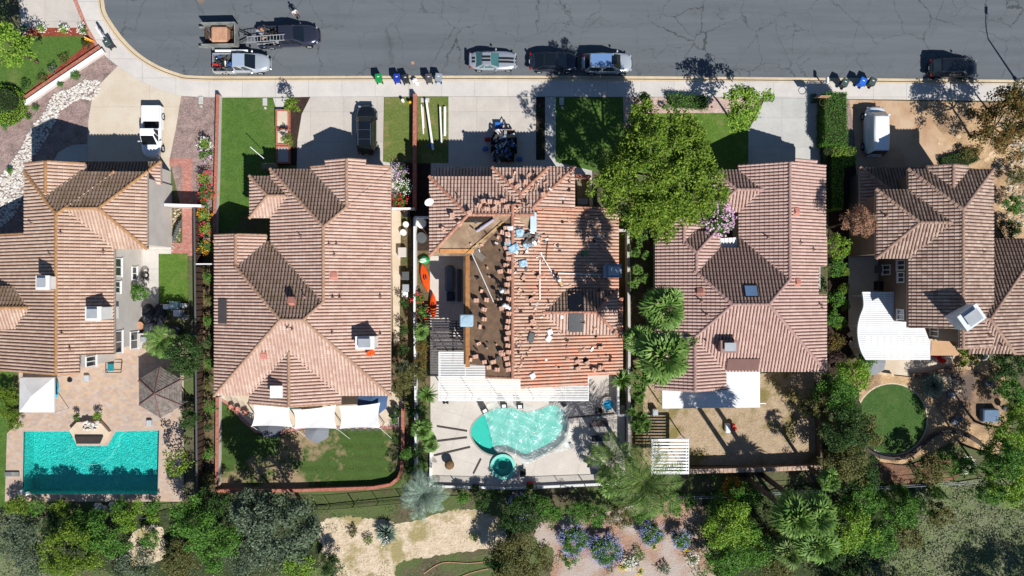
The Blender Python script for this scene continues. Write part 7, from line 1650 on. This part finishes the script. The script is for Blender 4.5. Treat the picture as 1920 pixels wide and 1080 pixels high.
# clear film over the pool
t=NT('plastic_film'); n1=t.noise(.45,detail=3,rough=.55,dist=2.2)
rd_=t.math('ABSOLUTE',t.math('SUBTRACT',n1,.5)); f=t.ramp(rd_,[(.0,(.7,)*3),(.006,(.4,)*3),(.02,(.18,)*3),(.3,(.13,)*3)])
tr=t.n('ShaderNodeBsdfTransparent',{'Color':(.97,1,1,1)}); pb=t.n('ShaderNodeBsdfPrincipled',{'Base Color':(.9,.95,.95,1),'Roughness':.2}); mx=t.n('ShaderNodeMixShader',{0:f}); t.link(tr.outputs[0],mx.inputs[1]); t.link(pb.outputs[0],mx.inputs[2]); t.link(mx.outputs[0],t.out.inputs['Surface']); film=t.m
FP=smoothpoly([(908,764),(940,752),(975,756),(1010,764),(1058,750),(1064,775),(1070,810),(1072,838),(1030,852),(1000,866),(986,876),(974,866),(955,850),(930,846),(920,815)],True,3)
xs=[p[0] for p in FP];ys=[p[1] for p in FP]; vs=[];idx={};fs=[]
def inpoly(P,x,y):
    c=False
    for i in range(len(P)):
        x1,y1=P[i];x2,y2=P[(i+1)%len(P)]
        if (y1>y)!=(y2>y) and x<(x2-x1)*(y-y1)/(y2-y1)+x1: c=not c
    return c
rr=random.Random(4); g=2.4; nx=int((max(xs)-min(xs))/g)+1; ny=int((max(ys)-min(ys))/g)+1
for i in range(nx):
    for j in range(ny):
        x,y=min(xs)+i*g,min(ys)+j*g
        if inpoly(FP,x+g/2,y+g/2):
            q=[]
            for (a,b) in ((i,j),(i+1,j),(i+1,j+1),(i,j+1)):
                if (a,b) not in idx:
                    X,Y=min(xs)+a*g,min(ys)+b*g; z=.13+.05*math.sin(X*.21+Y*.09)+.04*math.sin(Y*.33-X*.12)+.03*math.sin((X+Y)*.8)+rr.uniform(0,.02); idx[(a,b)]=len(vs); vs.append(W(X,Y,z))
                q.append(idx[(a,b)])
            fs.append(q[::-1])
single('pool_film',MB().add(vs,fs),film,'crumpled clear plastic film spread over the kidney shaped pool','plastic film',W(990,810,0),smooth=True)
# kayaks and covered bench by the reroofed house
def kayak(px,py,L,w,rz,m_,label):
    th=thing('kayak',label,'kayak',W(px,py,.4),math.radians(rz),'kayaks on the side patio'); vs=[];fs=[]; n=18
    for i in range(n+1):
        x=-L/2+L*i/n; h_=w/2*(1-abs(2*i/n-1)**2.4)+.01
        for a in range(9): t_=2*PI*a/8; vs.append((x,h_*math.cos(t_),.0+.17*math.sin(t_)*(h_/(w/2))**.5+.06*abs(2*i/n-1)**2))
    for i in range(n):
        for a in range(8): fs.append((i*9+a,i*9+a+1,(i+1)*9+a+1,(i+1)*9+a))
    part('hull',MB().add(vs,fs),m_,th,smooth=True); part('deck_ridge',MB().tube((-L*.45,0,.17),(L*.45,0,.17),.035,n=6),m_,th); part('seat_well',MB().ball((-.1,0,.12),(.42,w*.27,.07),12,6),blackm if m_!=greenm else white,th)
kayak(797,521,2.9,.78,-78,orangem,'upper orange kayak leaning by the long white fence'); kayak(812,573,2.6,.66,-88,orangem,'lower orange kayak beside the cream paving'); kayak(796,488,1.1,.8,10,greenm,'green kayak end above the orange ones')
single('covered_sofa',MB().bbox((*W2(843,522,.5),.35),(.95,2.6,.7),.22),mat('slate_cover',C(100,112,126),amt=.1),'long slate grey covered sofa on the shaded side patio','sofa',W(843,522,0)); single('low_table',MB().bbox((*W2(845,556,.4),.25),(.8,.9,.4),.06),mat('slate_dark',C(50,60,80)),'dark slate ottoman below the covered sofa','ottoman',W(845,556,0)); single('patio_bench',MB().bbox((*W2(861,535,.5),.3),(.4,3.2,.5),.06),mat('slate_mid',C(84,88,98)),'narrow grey bench right of the covered sofa','bench',W(861,535,0))
structure('patio_floor',MB().sheet([W2(808,480),W2(872,480),W2(872,655),W2(812,655),W2(812,600),W2(836,600),W2(836,590),W2(812,545)],.06),mat('mauve_patio',C(138,120,118),C(126,110,110),sc=1,amt=.1))
# side garden clutter by the rosy house
for (px,py,r,h_,m_,lab) in ((762,421,.3,.5,white,'upper white stool in the side passage'),(757,436,.32,.5,white,'lower white stool in the side passage'),(764,398,.4,.7,blackm,'black bag of coal at the top of the side passage'),(755,473,.4,.6,offwhite,'pale cabinet in the side passage'),(791,419,.5,.5,white,'white covered mound by the fence corner'),(791,446,.55,.6,greym,'grey covered mound by the fence corner'),(762,517,.35,.8,greym,'narrow grey locker in the side garden'),(762,540,.33,.6,steel,'steel air unit in the side garden'),(760,550,.3,.5,white,'small white air unit in the side garden')):
    c=W(px,py,0); single('storage_item',MB().lathe([(0,h_+.03),(r*.9,h_),(r,h_*.8),(r,0)],16,c=c) if 'stool' in lab or 'mound' in lab else MB().bbox((c[0],c[1],h_/2),(r*2,r*2.4,h_),.05),m_,lab,'stool' if 'stool' in lab else 'storage',c)
# rosy house patio: chairs with salmon pots
potm=mat('salmon_pot',C(226,150,128),amt=.1)
for i,(px,py) in enumerate(((437,762),(449,766),(462,772))):
    th=thing('wire_chair',['left','middle','right'][i]+' wire chair with salmon seat on the curved patio','chair',W(px,py,0),.3*i,'wire chairs on the curved patio'); part('seat',MB().lathe([(0,.47),(.26,.47),(.28,.43)],16),potm,th)
    m=MB(); 
    for k in range(9): a=PI*(.1+.8*k/8); m.tube((.26*math.cos(a),.26*math.sin(a),.45),(.34*math.cos(a),.34*math.sin(a)+.1,.95),.012,n=4)
    part('backrest',m,blackm,th); part('frame',MB().tube((.2,.2,0),(.2,.2,.45),.015).tube((-.2,.2,0),(-.2,.2,.45),.015).tube((.2,-.2,0),(.2,-.2,.45),.015).tube((-.2,-.2,0),(-.2,-.2,.45),.015),blackm,th)
pl_=['upper dark pot by the curved brick wall','middle dark pot by the curved brick wall','lower dark pot with green plant by the curved brick wall','right dark pot by the curved brick wall']
for i,(px,py) in enumerate(((743,764),(737,776),(742,786),(750,774))): th=thing('plant_pot',pl_[i],'plant pot',W(px,py,0)); part('pot',MB().lathe([(0,.05),(.26,0),(.34,.5),(.28,.5),(.24,.4),(0,.4)],16),greym,th); v,f=clumpy(.25,.25,.25,10,.14,24,.12,.07); mobj('plant',npmesh('plant',v,f,LM['grn' if i==2 else 'drk']),th,(0,0,.6))
for (px,py,lab) in ((520,753,'teal cushion under the rear gable, left'),(556,760,'teal cushion right of the rear gable post')): single('cushion_sofa',MB().bbox((*W2(px,py),.4),(1.3,.5,.5),.08),mat('teal_cushion',C(40,140,150)),lab,'sofa',W(px,py,0))
for i in range(5):
    px=648+i*15; single('patio_stool',MB().lathe([(0,.5),(.22,.5),(.22,.45),(.18,0)],14,c=W(px,802+(i%2),0)),greym,'round stool peeking out below the rightmost sail','stool',W(px,802,0),group='round stools under the rightmost sail')
single('fire_table',MB().bbox((*W2(505,797),.3),(1.7,.9,.6),.06).bbox((*W2(505,797),.62),(1.2,.4,.05),.01),mat('charcoal_table',C(86,86,94)),'charcoal fire table on the curved patio corner','table',W(505,797,0))
# left house yard
wf=thing('rock_waterfall','stone faced waterfall block projecting into the rectangular pool','waterfall',W(172,808,0)); part('basin_wall',MB().prism([W2(*p) for p in ((136,805),(150,790),(192,788),(210,808),(196,830),(150,830))],0.02,.55),cream,wf,world=True); part('spillway',MB().prism([W2(*p) for p in ((148,815),(200,815),(194,829),(152,829))],.55,.75),mat('dark_slate',C(70,62,58),amt=.2),wf,world=True)
m=MB(); rr=random.Random(8)
for i in range(26): c=W(172+rr.uniform(-16,16),798+rr.uniform(-7,7),.6); m.ball((c[0],c[1],.62+rr.uniform(0,.12)),(rr.uniform(.1,.24),rr.uniform(.1,.2),.12),7,5,.15,i)
part('rocks',m,wstone,wf,world=True)
def figure_swan(px,py,rz,label): # white ceramic birds
    th=thing('bird_statue',label,'statue',W(px,py,.05),rz,'white bird statues by the pool'); part('body',MB().ball((0,0,.25),(.34,.2,.2),14,8),white,th,smooth=True); part('neck',MB().path([(.25,0,.3),(.38,0,.5),(.34,0,.7),(.42,0,.76),(.52,0,.72)],.045,8),white,th,smooth=True); part('wing',MB().ball((-.1,.14,.32),(.28,.05,.12),10,6).ball((-.1,-.14,.32),(.28,.05,.12),10,6),white,th,smooth=True)
figure_swan(42,921,.6,'left white bird statue at the pool corner'); figure_swan(54,924,.2,'right white bird statue at the pool corner')
single('diving_step',MB().box(*W2(12,892),.02,*W2(38,884),.25),dk,'grey bench slab on the pavers left of the pool','bench',W(25,888,0))
th=thing('outdoor_kitchen','white framed outdoor counter with grill beside the feather palm','counter',W(274,636,0)); part('counter',MB().box(*W2(262,650),0,*W2(287,624),.95),offwhite,th,world=True); part('grill',MB().bbox((*W2(272,636,1),1.05),(.8,.55,.25),.06),steel,th,world=True)
single('pink_towel',MB().cbox((*W2(278,647,.9),.98),(.9,.6,.06),.3),mat('pink_cloth',C(232,170,180)),'pink cloth at the lower end of the outdoor counter','towel',W(278,647,0))
th=thing('round_table','round wooden table with pale rim near the black covers','table',W(269,610,0)); part('top',MB().lathe([(0,.74),(.34,.74),(.36,.76),(.4,.76),(.4,.68),(0,.68)],22),tanbox,th); part('leg',MB().lathe([(0,.68),(.06,.68),(.06,.05),(.25,0)],12),blackm,th)
cv=mat('black_tarp',C(44,46,52),C(66,70,78),sc=3,amt=.15,rough=.5)
for (px,py,a,b,h_,rz,lab) in ((283,588,.9,1.9,1.1,.1,'tall black covered grill, upper of the cluster'),(286,612,1.2,1.2,.9,.3,'black covered table beside the round wooden one'),(301,592,1.0,2.2,.5,-.35,'grey black tarpaulin stretched along the path end'),(325,618,1.6,.9,.6,.1,'dark covered stack near the tall fence')):
    c=W(px,py,0); single('covered_furniture',MB().ball((c[0],c[1],h_*.45),(a*.62,b*.55,h_*.6),16,9,.05,int(px)),cv,lab,'covered furniture',c)
for (px,py,w_,h_,m_,lab) in ((316,575,.6,.6,white,'white chair at the upper left of the jumble by the fence'),(331,572,.9,.6,mat('pale_teal',C(190,220,220)),'pale teal cooler in the jumble by the fence'),(350,573,.5,.6,white,'white pot nearest the tall fence'),(338,587,.8,.7,white,'white wire furniture heap in the middle of the jumble'),(347,594,.7,.5,greym,'grey crate in the jumble by the fence')):
    c=W(px,py,0); m=MB().bbox((c[0],c[1],h_/2),(w_,w_*.8,h_),.08)
    for q in range(3): m.tube((c[0]-w_/2+q*.2,c[1]+w_*.4,h_),(c[0]-w_/2+q*.25,c[1]+w_*.42,h_+.35),.025)
    single('yard_item',m,m_,lab,'garden furniture',c)
c=W(247,548,0)
th=thing('hose_reel','coiled dark garden hose hanging by the glossy shrub','hose reel',W(276,516,.3)); m=MB()
for q in range(5): m.path([((.2+.05*q)*math.cos(a),(.2+.05*q)*math.sin(a),.3+.03*q) for a in np.linspace(0,2*PI,18)],.022,5)
part('hose',m,blackm,th)
th=thing('canoe','long grey curved canoe leaning over stones beside the brick path','canoe',W(333,433,.3)); pts=[W(*p,.7) for p in smoothpoly([(325,452),(329,438),(334,425),(340,413)],False,3)]; pts=[(p[0]-W(333,433,.3)[0],p[1]-W(333,433,.3)[1],p[2]-.3) for p in pts]; part('hull',MB().path(pts,lambda t_:.1+.1*math.sin(PI*t_),8),greym,th,smooth=True)
stones([(322,392),(340,390),(338,470),(322,470)],90,.06,.16,'loose pale stones beside the grey canoe',tstone,False)
th=thing('patio_swing','black framed recliner with teal towel near the back windows','chair',W(214,688,0)); part('frame',MB().path([(-.6,-.5,.4),(.9,-.5,.4),(1.0,.5,.4),(-.6,.5,.4),(-.6,-.5,.4)],.035).tube((-.6,-.5,.4),(-.6,-.5,0),.03).tube((.9,.5,.4),(.9,.5,0),.03),blackm,th); part('towel',MB().bbox((-.1,0,.45),(.6,.7,.08),.03),mat('teal_cushion',C(40,140,150)),th)
single('paddleboard',MB().ball((*W2(107,728),.25),(.32,1.0,.1),16,8),mat('teal_board',C(60,190,210),C(30,150,190),sc=3),'teal inflatable float beside the white canopy','float',W(107,728,0))
th=thing('cantilever_base','black cantilever umbrella base and arm above the canopy corner','umbrella stand',W(120,712,0)); part('arm',MB().path([(-1.0,0,1.5),(.4,.1,1.6)],.05),greym,th); part('base',MB().lathe([(0,.2),(.22,.2),(.25,0)],16,c=(.65,0,0)),blackm,th)
for (px,py,lab) in ((165,708,'small pale step stool under the back windows'),(282,792,'white folded lounger cushion at the pool edge')): c=W(px,py,0); single('side_item',MB().bbox((c[0],c[1],.2),(.5,.6,.35),.05),mat('pale_grey',C(196,200,206)),lab,'stool',c)
# pink roofed house yard
th=thing('play_set','small grey and red toy play set with square mat in the dry yard','toy',W(1368,805,0)); part('mat',MB().box(-1.2,-.6,0,1.2,.7,.08),dk,th); part('ride_toy',MB().bbox((-.3,.2,.3),(.5,.9,.5),.08),white,th)
for (a,b) in ((.2,.5),(.35,.15)): part('red_seat',MB().ball((a,b,.5),(.22,.2,.22),12,8),redm,th)
single('air_conditioner',MB().bbox((*W2(1229,773,.8),.4),(.55,.6,.8),.04).lathe([(0,.83),(.2,.83),(.22,.8)],16,c=(*W2(1229,773,.8),0)),steel,'square air conditioner unit below the spiky clumps','air conditioner',W(1229,773,0))
# taupe house terrace
single('spa_cover',MB().bbox((*W2(1850,777),.4),(1.65,1.3,.75),.1),mat('spa_blue_grey',C(112,136,164),amt=.1),'blue grey square spa with cover on the flagstone terrace','spa',W(1850,777,0))
single('grill_ball',MB().lathe([(0,.95),(.2,.9),(.3,.75),(.3,.6),(.2,.45),(.05,.4),(.05,.1),(.25,0)],16,c=W(1875,762,0)),greym,'round grey kettle grill beside the spa','grill',W(1875,762,0))
rr=random.Random(3)
for i,(px,py,lab) in enumerate(((1787,790,'grey boulder left of the two dark ones below the spa'),(1796,784,'pale boulder right of the grey one below the spa'),(1850,717,'grey round boulder at the top of the flagstone terrace'),(1780,738,'grey boulder right of the blue green grass ball'))): c=W(px,py,0); single('boulder',MB().ball((c[0],c[1],.2),(.45,.36,.3),12,8,.1,i),mat('boulder_grey',C(140,146,156),C(110,114,122),sc=2,amt=.2),lab,'boulder',c,smooth=True)
for (px,py,w_,h_,lab,m_) in ((1656,505,.75,1.0,'grey wall mounted cabinet beside the ground floor window',greym),(1657,536,.9,1.1,'black cabinet in the shade under the pergola corner',blackm),(1611,463,.8,1.0,'black covered grill under the bronze tree',blackm)):
    c=W(px,py,h_); single('cabinet',MB().bbox((c[0],c[1],h_/2),(w_,w_,h_),.05),m_,lab,'cabinet',W(px,py,0))
for (px,py,w_,lab) in ((1744,660,.5,'slim red chair at the pergola edge'),(1757,671,.8,'red chair below the tan awning')): chair(px,py,120,lab,redm,group='red chairs on the terrace')
for i,(px,py) in enumerate(((1594,627),(1603,635),(1597,644),(1605,648))): single('terrace_table',MB().cbox((*W2(px,py,.7),.7),(.5,.45,.05),.6+i).tube(W(px,py,0),W(px,py,.7),.04),cream,'cream square table top at the left tip of the curved pergola','table',W(px,py,0),group='cream tables by the curved pergola')
th=thing('bathtub','white oval tub on the yellow green hedge under the tiled roof corner','tub',W(1838,664,.4)); part('shell',MB().lathe([(.3,.0),(.55,.4),(.62,.42),(.58,.36),(.3,.1),(0,.1)],20),white,th,smooth=True)
